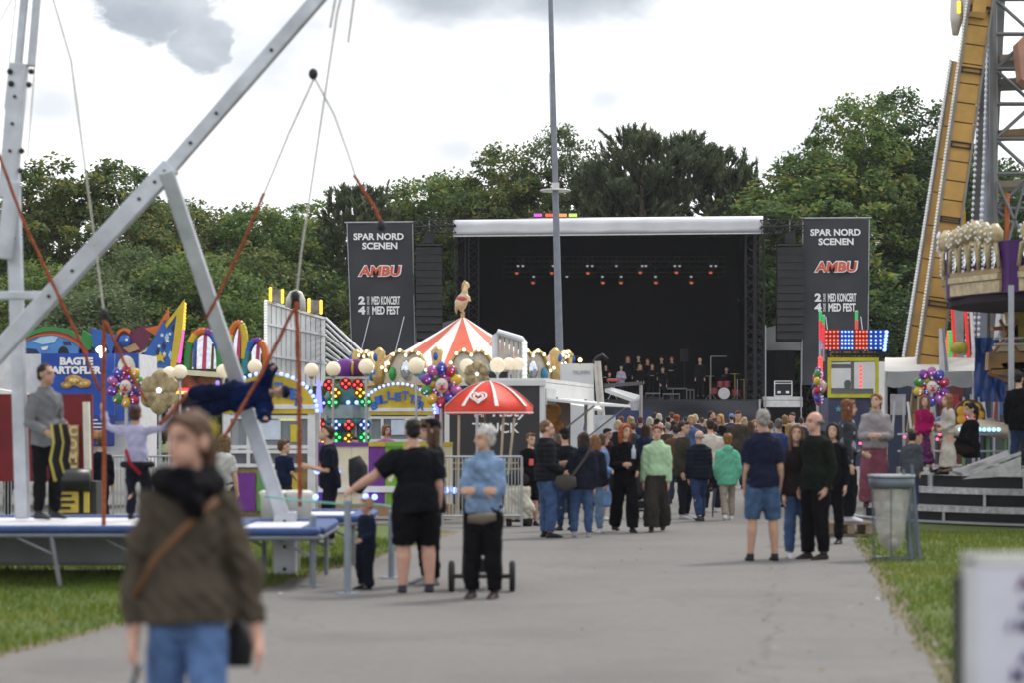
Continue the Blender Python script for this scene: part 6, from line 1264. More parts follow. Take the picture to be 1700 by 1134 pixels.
for x0, x1, Y, m_, nb in ((1618, 1656, YR + 1.4, LSTR, 70), (1606, 1640, YR + 2.2, TGR, 70), (1630, 1662, YR + 1.2, TGR, 0), (1628, 1648, YR + .9, LSTR, 70)):
    a, c = P(x0, 640, Y), P(x1, -20, Y); b = MB(); b.beam(a, c, .16, .16, up=(0, -1, 0)); b.build('light_strip', m_, yr)
    if nb: bulbs([a.lerp(c, i / nb) + Vector((-.09, -.09, 0)) for i in range(nb + 1)], .034, 'bulb_row', M((.75, .76, .80), .35, emit=.15), yr)
# lattice tower
b = MB(); tw0, tw1 = 1652, 1716; rows = [520 - i * 58 for i in range(11)]
for Yt in (YR + .6, YR + 2.2):
    for px in (tw0, tw1): b.cyl(P(px, 700, Yt), P(px - 4, -40, Yt), .085, 7)
for i, y in enumerate(rows[:-1]):
    for Yt in (YR + .6, YR + 2.2):
        b.cyl(P(tw0, y, Yt), P(tw1, y, Yt), .045, 6); a, c = (tw0, tw1) if i % 2 else (tw1, tw0); b.cyl(P(a, y, Yt), P(c, rows[i + 1], Yt), .038, 6)
    b.cyl(P(tw0, y, YR + .6), P(tw0, y, YR + 2.2), .04, 6); b.cyl(P(tw0, y, YR + .6), P(tw0, rows[i + 1], YR + 2.2), .03, 6)
b.build('lattice_tower', TGR, yr, kind=None)
for y, w_, c_ in ((90, 60, M((.30, .24, .17), .5)), (130, 56, TGR), (215, 54, M((.26, .17, .09), .5)), (300, 56, M((.34, .30, .22), .5))): fp_('cross_platform', [(1660, y), (1660 + w_, y - 4), (1660 + w_, y + 8), (1660, y + 10)], c_, YR + 1.0, 1.0)
b = MB(); b.cyl(P(1672, 320, YR + .5), P(1672, 420, YR + .5), .05, 6); b.build('orange_prop', M((.45, .12, .03), .5), yr)
b = MB(); b.cyl(P(1655, 470, YR + .4), P(1705, 290, YR + .4), .03, 6); b.cyl(P(1655, 300, YR + .4), P(1705, 410, YR + .4), .03, 6); b.build('brace', TGR, yr)
fp_('ride_seat', [(1690, 70), (1720, 40), (1720, 150), (1696, 130)], M((.42, .22, .16), .5), YR - .2, .5)
fp_('yellow_flag_panel', [(1590, 398), (1602, 330), (1605, 395), (1598, 410)], M((.60, .36, .03), .5, 0, .4, 9), YR + 1.6); fp_('red_panel', [(1596, 400), (1606, 385), (1606, 470), (1598, 470)], C['red'], YR + 1.7)
E_RD = em((.7, .04, .03), .5)
for px, c_ in ((1581, E_RD), (1603, E_RD), (1612, M((.7, .72, .75), .3, emit=.2))): bulbs([P(px + i * .25, 512 + i * 4.2, YR + 1.0) for i in range(20)], .04, 'lamp_row', c_, yr)
fp_('grey_shaft', [(1584, 510), (1600, 510), (1600, 600), (1584, 600)], M((.38, .39, .41), .5), YR + 1.8, .3)
for px, c_ in ((1567, em((1, .5, .03), .4)), (1572, em((1, .25, .1), .4)), (1577, em((.05, .7, .15), .4)), (1562, em((.05, .7, .15), .4))): bulbs([P(px, 552 + i * 5, YR + 1.2) for i in range(9)], .05, 'lamp_row', c_, yr)
b = MB(); b.tube([P(1583, 578, YR + 1), P(1592, 578, YR + .9), P(1602, 578, YR + .8)], [.11, .12, .11], 14); b.build('yellow_drum', M((.45, .40, .05), .4), yr, smooth=True)
b = MB(); b.cyl(P(1664, 500, YR), P(1650, 650, YR - .3), .10, 10); b.build('piston', STEEL, yr); b = MB(); b.cyl(P(1563, 545, YR - .9), P(1569, 640, YR - .9), .05, 8, .11); b.build('steel_spar', STEEL, yr)
# wooden gondola parts and blue tarp at right
wd_ = M((.34, .21, .10), .6, 0, .3, 3); gd = thing('ride_gondola', 'tan wooden looking ride gondola parts under the purple carousel edge', 'ride', (P(1670, 0, 44).x, 44, 0))
for pts, m_ in (([(1642, 585), (1720, 582), (1720, 612), (1640, 615)], wd_), ([(1652, 575), (1720, 572), (1720, 584), (1656, 586)], CREAM), ([(1662, 604), (1720, 600), (1720, 612), (1668, 614)], CREAM), ([(1645, 612), (1690, 612), (1680, 624), (1650, 622)], wd_), ([(1672, 515), (1720, 510), (1720, 560), (1680, 560)], M((.45, .32, .09), .5)), ([(1648, 542), (1676, 540), (1676, 546), (1650, 548)], M((.40, .14, .06), .5)), ([(1676, 540), (1690, 538), (1690, 572), (1678, 572)], C['red']), ([(1660, 556), (1676, 536), (1682, 540), (1668, 572)], M((.5, .5, .52), .5))):
    b = MB(); b.pan(pts, 44, .3); b.build('gondola_panel', m_, gd)
for x0, y0, x1, y1 in ((1650, 585, 1690, 530), (1660, 530, 1690, 585), (1640, 620, 1690, 640)): b = MB(); b.cyl(P(x0, y0, 43.8), P(x1, y1, 43.8), .03, 6); b.build('strut', M((.35, .15, .06), .5), gd)
b = MB(); b.cyl(P(1650, 562, 43.7), P(1710, 560, 43.7), .02, 6); b.cyl(P(1650, 572, 43.7), P(1710, 571, 43.7), .02, 6); b.build('hand_rail', WHITE, gd); b = MB(); b.cyl(P(1700, 612, 44.2), (P(1700, 0, 44.2).x, 44.2, 0), .08, 8); b.build('support', DARK, gd)
b = folded(P(1618, 0, 45).x, P(1668, 0, 45).x, P(0, 668, 45).z, P(0, 560, 45).z, 45, 20, 16, .03, 4); o = solo('blue_tarpaulin', b, M((.01, .05, .22), .35, 0, .2, 3), 'glossy blue tarpaulin right of the white canopy', 'tarpaulin', smooth=True)
# clutter of the small ride below the canopy
jr = thing('junior_ride', 'small children ride with round lit roof below the canopy', 'ride', (P(1600, 0, 43).x, 43, 0))
b = MB(); c_ = P(1610, 690, 42.5); b.cyl(c_, c_ + Vector((0, .06, 0)), .28, 20); o = b.build('lamp_disc', M((.10, .04, .02), .5), jr)
for i in range(7): a_ = i * .898; b = MB(); b.ball(c_ + Vector((math.cos(a_) * .17, -.02, math.sin(a_) * .17)), (.085, .03, .085), 10, 6); b.build('petal', M((.55, .33, .04), .5), o, smooth=True)
b = MB(); b.ball(c_ + Vector((0, -.04, 0)), .07, 10, 6); b.build('pink_lamp', em((.9, .2, .7), 2), o, smooth=True)
b = MB(); b.tube([P(1590, 716, 42), P(1625, 710, 42), P(1668, 716, 42), P(1676, 720, 42)], [(.1, .3), (.14, .5), (.14, .5), (.05, .2)], 10, ref=(0, 0, 1)); b.build('cream_roof', M((.58, .47, .36), .5), jr, smooth=True); bulbs([P(1594 + 8 * i, 714, 41.4) for i in range(9)], .035, 'lamp_row', em((.3, .7, 1), 1.6), jr)
for px in (1600, 1640, 1668): b = MB(); b.cyl(P(px, 718, 42), (P(px, 0, 42).x, 42, .3), .03, 6); b.build('post', M((.10, .25, .08), .5), jr)
for i in range(14):
    rr = random.Random(i); px, py = rr.uniform(1490, 1665), rr.uniform(655, 715); m_ = [M((.4, .03, .04), .5), M((.30, .32, .35), .5), DARK, M((.06, .10, .3), .5), M((.5, .5, .5), .5), M((.3, .18, .06), .5)][i % 6]
    b = MB(); w_, h_ = rr.uniform(10, 34), rr.uniform(3, 12); b.pan([(px, py), (px + w_, py), (px + w_, py + h_), (px, py + h_)], 44.5 + rr.uniform(0, 2), .15); b.build('painted_bar', m_, jr)
for i in range(7): px = 1500 + i * 25; b = MB(); b.cyl(P(px, 660, 45), (P(px, 0, 45).x, 45, 0), .022, 6); b.build('fence_post', STEEL, jr)
for y in (722, 750): b = MB(); b.cyl(P(1490, y, 41.6), P(1680, y, 41.6), .02, 6); b.build('rail', STEEL, jr)
bulbs([P(x, y, 41) for x, y in ((1428, 737), (1434, 738), (1502, 726), (1560, 722), (1556, 730), (1548, 770), (1552, 782), (1556, 790))], .028, 'pink_lamps', em((1, .15, .4), .9), jr)
# equipment trailer closing the view behind the small rides
et = thing('equipment_trailer', 'dark blue equipment trailer behind the canopy and small rides', 'trailer', (P(1590, 0, 56).x, 56, 0))
for i in range(6):
    x0 = 1470 + i * 44; b = MB(); b.pan([(x0, 640), (x0 + 43, 640), (x0 + 43, 790), (x0, 790)], 56, 2.0); b.build('side_panel', [M((.03, .04, .07), .6), M((.06, .065, .07), .6), M((.10, .03, .03), .6)][i % 3], et)
    b = MB(); b.pan([(x0 + 8, 655), (x0 + 34, 655), (x0 + 34, 690), (x0 + 8, 690)], 55.95, .03); b.build('painted_field', [M((.25, .03, .04), .5), M((.30, .30, .32), .5), M((.05, .10, .26), .5)][(i + 1) % 3], et)
for i in range(9):
    px = 1486 + i * 21; b = MB(); b.cyl(P(px, 668, 43.5), P(px + (7 if i % 2 else -5), 724, 43.5), .022, 6); b.build('railing_bar', [STEEL, WHITE, M((.4, .04, .04), .5)][i % 3], jr)
for i in range(1, 5):
    p = P(1500 + i * 34, 700 + (i * 13) % 22, 43.2); b = MB(); b.tube([p + Vector((-.22, 0, -.05)), p + Vector((-.1, 0, .06)), p + Vector((.12, 0, .08)), p + Vector((.24, 0, -.04))], [(.03, .07), (.07, .12), (.07, .12), (.03, .07)], 10, ref=(0, 0, 1)); o = b.build('ride_car', [M((.35, .03, .04), .35), M((.45, .32, .04), .35), M((.04, .10, .32), .35), M((.05, .22, .08), .35), M((.4, .4, .42), .35)][i], jr, smooth=True)
    b = MB(); b.cyl(p + Vector((0, 0, -.08)), (p.x, p.y, 0), .04, 8); b.build('stem', DARK, o)
# purple and gold carousel crown on the right
qx, qy, qr = 11.55, 41.7, 4.1; cr = thing('gilded_carousel', 'purple and cream gilded carousel canopy at right edge', 'carousel', (qx, qy, 0)); PUR = M((.06, .012, .11), .5, 0, .15, 2); GC = M((.40, .32, .18), .45, .1, .3, 8); GCD = M((.30, .22, .11), .5, .05, .15, 6)
zb, zm, zt2 = P(0, 508, 38).z + .30, P(0, 455, 38).z + .30, P(0, 374, 38).z + .30; NF = 12; ga = []
for i in range(NF):
    a0 = 6.2832 * i / NF + .05; a1 = a0 + 6.2832 / NF; c0, c1 = [Vector((qx + math.sin(a) * qr, qy - math.cos(a) * qr, 0)) for a in (a0, a1)]; e_ = (c1 - c0); Le = e_.length; e_.normalize(); nn = Vector((e_.y, -e_.x, 0))
    mid_ = (c0 + c1) / 2
    if nn.dot(mid_ - Vector((qx, qy, 0))) < 0: nn = -nn
    if mid_.x > qx + 1 : continue
    b = MB(); b.prism([c0 + Vector((0, 0, zb)), c1 + Vector((0, 0, zb)), c1 + Vector((0, 0, zm + .35)), c0 + Vector((0, 0, zm + .35))], -nn * .1); pl = b.build('purple_board', PUR, cr)
    s0, s1 = c0 + e_ * .22 + nn * .03, c1 - e_ * .22 + nn * .03
    for z0, z1, o_, m_ in ((zb + .02, zb + .22, .02, GC), (zb + .23, zb + .33, .06, GC), (zb + .34, zb + .42, .02, GCD)): b = MB(); b.prism([s0 + nn * o_ + Vector((0, 0, z0)), s1 + nn * o_ + Vector((0, 0, z0)), s1 + nn * o_ + Vector((0, 0, z1)), s0 + nn * o_ + Vector((0, 0, z1))], -nn * .1); b.build('cornice', m_, pl)
    m = 5; span = (s1 - s0)
    for j in range(m):
        c = s0 + span * ((j + .5) / m); base = zb + .42; top = zt2 - .02 - .05 * abs(j - 2)
        b = MB(); b.tube([c + Vector((0, 0, top - .34)), c + Vector((0, 0, top - .26)), c + Vector((0, 0, top - .12)), c + Vector((0, 0, top))], [.06, .13, .14, .05], 10); b.build('finial', GC, pl, smooth=True)
        for sg in (-1, 1): b = MB(); b.tube([c + Vector((0, 0, top - .3)), c + e_ * .10 * sg + nn * .04 + Vector((0, 0, (top + base) / 2)), c + e_ * .17 * sg + nn * .02 + Vector((0, 0, base))], [.045, .04, .035], 7); b.build('scroll_rib', GC, pl, smooth=True)
        b = MB(); d4 = [c + nn * .02 + Vector((0, 0, (top + base) / 2 - .35)), c + e_ * .13 + nn * .02 + Vector((0, 0, (top + base) / 2 - .1)), c + nn * .02 + Vector((0, 0, (top + base) / 2 + .2)), c - e_ * .13 + nn * .02 + Vector((0, 0, (top + base) / 2 - .1))]; b.prism(d4, -nn * .04); b.build('mirror', MIRR, pl)
        for k in range(8): ga.append(c + nn * .13 + e_ * (.10 * math.cos(k * .785)) + Vector((0, 0, top - .17 + .13 * math.sin(k * .785))))
        for k in range(6): ga.append(c + nn * .07 + e_ * .05 + Vector((0, 0, base + (top - .4 - base) * k / 5)))
bulbs(ga, .026, 'bulb_string', M((.62, .62, .60), .3, 0, .05, emit=.08), cr)
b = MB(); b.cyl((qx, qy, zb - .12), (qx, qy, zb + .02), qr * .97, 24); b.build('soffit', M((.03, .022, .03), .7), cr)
b = MB(); b.cyl((qx, qy, .9), (qx, qy, zb), .8, 14); b.build('centre_column', PUR, cr)
px_ = P(1690, 0, 36.9); b = MB(); b.cyl((px_.x, 37.4, .85), (px_.x, 37.4, zb), .045, 10); b.build('outer_post', M((.30, .32, .36), .4, .5), cr)
# steps round the carousel: curved treads
stp = thing('carousel_steps', 'curved black steps with bright metal treads round the carousel', 'steps', (11.2, 41.8, 0)); qx, qy = 11.2, 41.8; TREAD = M((.46, .46, .47), .4, .5, .35, 12, .3); RISE = M((.012, .012, .014), .5)
for k, (r1, r0, z) in enumerate(((5.42, 5.10, .30), (5.10, 4.78, .58), (4.78, 3.6, .86))):
    for i in range(14):
        a0, a1 = R(-78 + i * 6.2), R(-78 + (i + 1) * 6.2); q = lambda a, r, zz: Vector((qx + math.sin(a) * r, qy - math.cos(a) * r, zz))
        b = MB(); b.prism([q(a0, r1, z - .095), q(a1, r1, z - .095), q(a1, r1, z), q(a0, r1, z)], Vector((qx, qy, 0)) - q((a0 + a1) / 2, 0, 0) + (q((a0 + a1) / 2, r0, 0) - q((a0 + a1) / 2, r1, 0))); b.build('tread', TREAD, stp)
        b = MB(); b.prism([q(a0, r1 - .06, z - .30), q(a1, r1 - .06, z - .30), q(a1, r1 - .06, z - .095), q(a0, r1 - .06, z - .095)], (q(a0, r0, 0) - q(a0, r1, 0)) * .2); b.build('riser', RISE, stp)
        if i % 4 == k: b = MB(); b.beam(q(a0, r1 - .03, z - .29), q(a0, r1 - .03, z - .05), .04, .04); b.build('bracket', STEEL, stp)
b = MB(); b.ring((qx, qy, .04), 5.42, .025, 40, 6, arc=(180, 330)); b.build('foot_rail', STEEL, stp)
b = MB(); b.cyl((qx, qy, .60), (qx, qy, .84), 4.5, 32); b.build('platform', M((.2, .18, .16), .6), stp)
# sloping metal ramp plate on the steps
b = MB(); r0_, r1_ = P(1598, 792, 36.9), P(1695, 756, 36.9); b.prism([r0_, r1_, r1_ + Vector((.05, 1.1, .02)), r0_ + Vector((.05, 1.1, .02))], (0, 0, .05)); b.prism([r0_ + Vector((0, 0, -.04)), P(1695, 790, 36.9), r1_ + Vector((0, 0, -.02)), r1_ + Vector((0, 0, -.02))], (0, .05, 0)); solo('ramp', b, M((.34, .34, .35), .45, .5, .25, 8, .3), 'sloping bright metal ramp plate on the carousel steps', 'ramp')
# pallet / crate step left of the steps
pl_ = thing('wooden_pallet', 'weathered wooden pallet at the path edge before the steps', 'pallet', (P(1412, 0, GY(893)).x, GY(893), 0)); yy = GY(893); x0, x1 = P(1376, 0, yy).x, P(1450, 0, yy).x; WOOD = M((.22, .17, .12), .8, 0, .3, 6, .3)
for i in range(5): b = MB(); b.box(((x0 + x1) / 2, yy + .06 + i * .19, .195), (x1 - x0, .13, .022)); b.build('plank', WOOD, pl_)
for i in range(3): b = MB(); b.box((x0 + .06 + (x1 - x0 - .12) * i / 2, yy + .45, .11), (.1, .9, .12)); b.build('block', WOOD, pl_)
for i in range(3): b = MB(); b.box(((x0 + x1) / 2, yy + .07 + i * .37, .03), (x1 - x0, .1, .022)); b.build('bottom_plank', WOOD, pl_)
# litter bin: open hoop frame with a clear bag
LY = GY(931); lx = P(1480, 0, LY).x; bn_ = thing('litter_bin', 'grey metal litter bin frame holding a clear sack on the grass', 'litter bin', (lx, LY, 0)); GAL = M((.13, .15, .18), .5, .5, .15, 4)
zt3 = P(0, 795, LY).z; ztl = zt3
b = MB(); b.tube([(lx, LY, zt3 + .02), (lx, LY, zt3 + .0), (lx, LY, zt3 - .09), (lx, LY, zt3 - .12)], [.22, .275, .27, .25], 20, cap=False); o = b.build('rim', GAL, bn_, smooth=True); o.modifiers.new('s', 'SOLIDIFY').thickness = .015
b = MB(); b.cyl((lx, LY, zt3 + .02), (lx, LY, zt3 + .045), .285, 20); b.build('lid', M((.40, .43, .46), .4, .5), bn_, smooth=False)
for i in range(6):
    a_ = i * 1.047 + .35; x, y = math.cos(a_), math.sin(a_); b = MB(); b.cyl((lx + x * .26, LY + y * .26, zt3 - .1), (lx + x * .235, LY + y * .235, .02), .008, 6); b.build('upright', GAL, bn_)
for z_, r_ in ((.03, .235),): b = MB(); b.ring((lx, LY, z_), r_, .012, 22, 6); b.build('hoop', GAL, bn_)
b = MB(); b.tube([(lx, LY, zt3 - .05), (lx, LY, .7), (lx, LY, .4), (lx, LY, .2), (lx, LY, .12)], [.235, .21, .185, .15, .05], 18, cap=False); o = b.build('clear_sack', M((.55, .54, .50), .25, 0, .15, 9, .5, alpha=.55, bscale=14), bn_, smooth=True)
rr = random.Random(5)
for i in range(9): b = MB(); b.ball((lx + rr.uniform(-.08, .08), LY + rr.uniform(-.08, .08), .2 + rr.uniform(0, .14)), (.06, .05, .045), 7, 5); solo('litter', b, M([(.6, .58, .5), (.3, .2, .12), (.55, .55, .58)][i % 3], .6), 'crumpled litter in the bottom of the clear sack', 'litter', 'litter in the sack')
b = MB(); b.prism([P(1497, 800, LY - .08), P(1512, 800, LY + .05), P(1532, 930, LY + .05), P(1507, 930, LY - .08)], (0, .01, 0)); b.build('mesh_panel', M((.10, .12, .14), .5, .4, .2, 30, alpha=.55), bn_)
for px, tp_, bt in ((1500, 780, 931), (1514, 772, 931)):
    a, c = P(px, tp_, LY - .05), P(px + 14, bt, LY - .1); b = MB(); b.beam(a, (c.x, c.y, 0), .03, .03); b.build('support_leg', GAL, bn_)
# notice board close to the camera at lower right
NY = 6.9; ns = F / NY; nb = thing('notice_board', 'white upright notice board very close at lower right corner', 'notice board', (P(1770, 0, NY).x, NY, 0)); z1 = P(0, 928, NY).z; xl_ = P(1602, 0, NY).x; wN = .62
b = MB(); b.box((xl_ + wN / 2, NY, z1 / 2 + .1), (wN, .025, z1 - .2)); b.build('board', M((.60, .60, .70), .35, 0, .04), nb)
for sx_2 in (.012, wN - .012): b = MB(); b.box((xl_ + sx_2, NY + .004, z1 / 2), (.03, .045, z1)); b.build('frame_post', M((.55, .55, .58), .35, .4), nb)
b = MB(); b.box((xl_ + wN / 2, NY + .004, z1), (wN + .01, .045, .03)); b.build('frame_top', M((.60, .60, .60), .35, .4), nb)
b = MB(); b.box((xl_ - .008, NY + .06, z1 / 2 - .02), (.02, .06, z1 - .06)); b.build('rear_leg', DARK, nb)
INKP = M((.13, .02, .13), .5)
for s_, px, py, hpx in (('AMBU', 1735, 968, 26), ('M', 1705, 1008, 20), ('/ M', 1690, 1040, 22), ('A', 1702, 1092, 24), ('M', 1690, 1122, 24)): text('lettering', s_, INKP if py < 1000 else M((.10, .08, .22), .5), P(px, py, NY - .016), hpx / ns, nb, bold=.02)
# ================================================================ THE PEOPLE OF THE PHOTO
JEAN = M((.045, .080, .165), .85, 0, .25, 12, .25, bscale=90); JEAND = M((.02, .035, .085), .85, 0, .25, 12, .25, bscale=90); BLK = '#141418'; NAVY = '#1c2236'
CROSS = ((.10, .22, -1), (-1.0, .55, .08)); UPOUT = ((1, .05, .22), (.35, .15, .9)); PHONE = ((.12, .12, -1), (-.15, 1, .25)); BENT = ((.25, -.05, -1), (-.25, .75, -.35))
def dim(x, y, s): return (x, y, s)
# 1 woman in the foreground
w = person('woman in olive brown sweater, black scarf and jeans walking towards the camera', 312, 9.7, 676, face=6, head=-38, nod=2, arms=(((.26, -.04, -1), (.02, .24, -1)), ((.36, -.06, -1), (.16, .14, -1))), legs=(((.10, -.22, -1), (.05, -.5, -1)), ((.06, .32, -1), (.02, -.05, -1))), w=.88,
    top=dict(col='#544c42', g=.026, sg=.75, hem=.515, flare=.055, cuff=.80, name='sweater', fold=.010, freq=34), bot=dict(mat=M((.095, .165, .33), .85, 0, .3, 14, .25, bscale=90), fold=.004), shoe='#2a2624', hair=dict(kind='tail', col='#6b5140'), skin='pink')
k = w['k']; b = MB(); sp = w['sp']
b.tube([sp(.846) + Vector((.058 * k * math.cos(t), .004 - .066 * k * math.sin(t) * -1, .006 * k * math.sin(3 * t))) for t in [6.2832 * i / 14 for i in range(15)]], [.026 * k] * 15, 9)
b.tube([sp(.832) + Vector((.066 * k * math.cos(t),   .078 * k * math.sin(t), .008 * k * math.sin(2 * t + 1))) for t in [6.2832 * i / 14 for i in range(15)]], [.027 * k] * 15, 9)
b.tube([sp(.83) + Vector((.01, -.085 * k, 0)), sp(.79) + Vector((.03, -.098 * k, 0)), sp(.755) + Vector((.035, -.098 * k, 0))], [.035 * k, .03 * k, .015 * k], 8)
hb_ = MB(); hb_.ring(w['hp'](0, .066, .028), .020 * k, .010 * k, 12, 6, axis='y'); rq(hb_, 'hair_tie', w['root'], .006, [M((.45, .34, .05), .7)], 1)
rq(b, 'scarf', w['root'], .008, [cloth('#121217')], 2, folds(.006, 3, 60))
b = MB(); b.tube([w['W'](sp(.80) + Vector((.07 * k, -.075 * k, 0))), w['W'](sp(.74) + Vector((.0, -.092 * k, 0))), w['W'](sp(.66) + Vector((-.075 * k, -.090 * k, 0))), w['W'](sp(.56) + Vector((-.125 * k, -.03 * k, 0)))], [(.015, .005)] * 4, 8, ref=(0, 0, 1)); hb = thing('shoulder_bag', 'small dark bag on a tan strap worn by the woman in the sweater', 'bag', tuple(w['W'](sp(.5))))
b.build('strap', M((.15, .075, .035), .6, 0, .15, 9), hb, smooth=True); b = MB(); c_ = w['W'](sp(.47) + Vector((.115 * k, .09 * k, -.02))); b.tube([c_ + Vector((0, 0, .10)), c_, c_ + Vector((0, 0, -.10))], [(.03, .03), (.065, .04), (.055, .035)], 10); b.build('pouch', M((.02, .018, .018), .6), hb, smooth=True)
wr = w['arm'][0]; q = w['W'](wr[2] + wr[3] * .085 * k); b = MB(); b.box(q + Vector((.01, -.03, -.02)), (.012, .075, .15), Matrix.Rotation(.3, 3, 'Y')); solo('phone', b, M((.02, .05, .06), .2), 'dark phone in the right hand of the woman in the sweater', 'phone')
# 2-4 bungee station
ZT = P(0, 880, 24.3).z + .03
person('man in grey sweater and black trousers standing on the left trampoline', 76, 26.2, 605, z=ZT, face=48, head=10, nod=4, arms=(BENT, ((.28, -.15, -1), (-.35, .8, -.1))), lean=.02, top=dict(col='#7b7d80', name='sweater', g=.018, collar=1), bot=dict(col='#17171a'), shoe='#3a3a40', hair=dict(kind='crop', col='#2f241d'), skin='tan')
hx_ = thing('harness', 'black and yellow bungee harness in the hands of the grey sweater man', 'harness', tuple(P(95, 720, 25.8)))
for i, (m_, dx, wd) in enumerate(((M((.40, .34, .08), .7), 0, .018), (M((.015, .015, .017), .7), 6, .05), (M((.40, .34, .08), .7), 14, .014), (M((.015, .015, .017), .7), 20, .04))):
    b = MB(); b.tube([P(86 + dx, 705, 25.75), P(90 + dx * 1.1, 735, 25.72), P(84 + dx * 1.2, 765, 25.72), P(92 + dx, 800 - dx, 25.74)], [(wd, .010)] * 4, 8, ref=(1, 0, 0)); b.build('webbing', m_, hx_, smooth=True)
person('child in lilac sweatshirt seen from behind, arms up on the trampoline', 228, 26.0, 677, z=ZT, face=178, arms=(UPOUT, UPOUT), child=True, top=dict(col='#b9b7d6', name='sweatshirt', g=.02), bot=dict(col='#1e1f2b'), shoe='#22222a', hair=dict(kind='short', col='#4a3222'))
hy = P(228, 772, 25.95); hn = thing('harness', 'black and red harness round the waist of the lilac sweatshirt child', 'harness', tuple(hy))
b = MB(); b.ring(hy, .155, .035, 20, 8); b.build('belt', M((.012, .012, .015), .8), hn, smooth=True)
b = MB(); b.tube([hy + Vector((-.10, -.15, .16)), hy + Vector((-.05, -.19, .02)), hy + Vector((.06, -.17, -.10))], [(.02, .006)] * 3, 8, ref=(1, 0, 0)); b.build('red_strap', M((.25, .015, .03), .7), hn, smooth=True)
fc_ = person('child in navy clothes flipping sideways in mid air before the ticket booth', 330, 25.4, 0, h=1.12, face=0, arms=(((.5, .8, .3), (.3, .8, .3)), ((.5, .6, -.2), (.2, .9, .2))), legs=(((.08, .55, -1), (.05, -.3, -1)), ((.08, .25, -1), (.05, -.6, -1))), child=True, w=1.15, head=-10, top=dict(col='#0d1d48', name='jacket', g=.07, hood=1, fold=.014), bot=dict(col='#0e1838', g=.035, fold=.012), shoe='#b8b4b4', hair=dict(kind='crop', col='#15161c', cap='#101a38'), rot=(0, 0, 0), skin='tan')
fc_['root'].location = P(308, 668, 25.4); fc_['root'].rotation_euler = Euler((R(8), R(84), R(12)), 'XYZ')
# 5-10 left of the path
person('boy in dark blue t-shirt at the ticket booth window', 471, 38.0, 733, face=150, head=-40, child=True, arms=(BENT, ((.3, .6, -.8), (.0, 1, .4))), top=dict(col='#1a2440', sleeve='short', g=.02, name='tshirt'), bot=dict(col='#26282e', kind='shorts'), hair=dict(kind='short', col='#5d4029'))
person('young man in navy t-shirt looking down at his phone by the ride fence', 549, 32.4, 707, face=-82, nod=22, arms=(PHONE, PHONE), lean=.06, top=dict(col='#16192a', sleeve='short', g=.025, name='tshirt'), bot=dict(col='#1a1b24', g=.018), shoe='#8c8686', hair=dict(kind='short', col='#3d2819'))
b = MB(); p = P(588, 790, 32.2); b.tube([p + Vector((0, 0, .24)), p + Vector((.05, 0, .1)), p + Vector((.06, 0, -.12)), p + Vector((.02, 0, -.22))], [(.08, .1), (.13, .15), (.13, .15), (.08, .1)], 12); solo('rucksack', b, M((.022, .022, .026), .75, 0, .2, 8, .3), 'black rucksack on the back of the young man with the phone', 'rucksack', smooth=True)
person('blond toddler in navy top beside the grey queue post', 608, 23.8, 830, face=-55, child=True, arms=(HANG, BENT), w=1.18, top=dict(col='#1c2438', name='jumper', g=.016), bot=dict(col='#191c28', g=.014), shoe='#202028', hair=dict(kind='short', col='#b8925a'), skin='pink')
person('heavy man in black t-shirt and shorts with his arm on the queue post', 690, GY(986), 697, face=188, arms=(((.28, .05, -1), (.02, .45, -.9)), ((.95, .05, -.80), (.85, .45, -.55))), w=1.26, top=dict(col='#17181d', sleeve='short', g=.03, hem=.465, name='tshirt', sg=1.2), bot=dict(col='#131318', kind='shorts', g=.022), shoe='#2b2f3c', hair=dict(kind='crop', col='#1d1816'), skin='pink')
person('woman in black jacket and black cap beside the heavy man', 716, GY(980) + .6, 697, face=-70, head=-15, arms=(HANG, BENT), top=dict(col='#141417', g=.022, hem=.44), bot=dict(col='#121216'), shoe='#8e8c90', hair=dict(kind='long', col='#5d4330', cap='#101014'))
person('grey haired woman in light denim jacket with folded arms', 803, GY(995), 709, face=-14, head=-42, arms=(CROSS, CROSS), w=1.06, top=dict(mat=M((.17, .25, .38), .85, 0, .3, 10, .25, bscale=90), g=.018, hem=.50, name='jacket', collar=1), bot=dict(col='#131316', g=.02), shoe='#3a2a2e', hair=dict(kind='curly', col='#d2d0cc'), skin='fair')
b = MB(); p = P(800, 862, 22.2); b.tube([p + Vector((-.13, 0, 0)), p, p + Vector((.13, 0, .02))], [(.035, .03), (.055, .04), (.035, .03)], 10, ref=(0, 0, 1)); solo('handbag', b, M((.13, .11, .085), .75), 'beige handbag at the waist of the grey haired woman', 'bag', smooth=True)
# by the food truck
person('teenager in black shirt and shorts with a red badge by the food truck', 880, 38.0, 720, face=24, head=15, arms=(HANG, POCKET), top=dict(col='#141418', sleeve='short', g=.02, name='tshirt'), bot=dict(col='#141418', kind='shorts', g=.02), shoe='#101014', hair=dict(kind='short', col='#6b4a2c'))
b = MB(); b.box(P(882, 768, 37.75), (.07, .01, .10)); solo('badge', b, M((.7, .12, .10), .5), 'red badge hanging on the teenager in black', 'badge')
person('man in dark padded jacket and blue jeans facing the food truck queue', 907, 34.2, 699, face=108, head=-10, arms=(BENT, FRONT), w=1.1, top=dict(col='#1d1f24', g=.032, puff=.012, hem=.49, collar=1), bot=dict(mat=JEAN, g=.014), shoe='#1a1a1d', hair=dict(kind='crop', col='#7a5b45'), skin='pink')
person('man in black cap and dark jacket seen from behind in the food truck queue', 940, 36.4, 712, face=200, top=dict(col='#1a1c22', g=.024), bot=dict(mat=JEAND), hair=dict(kind='crop', col='#241c17', cap='#15161b'))
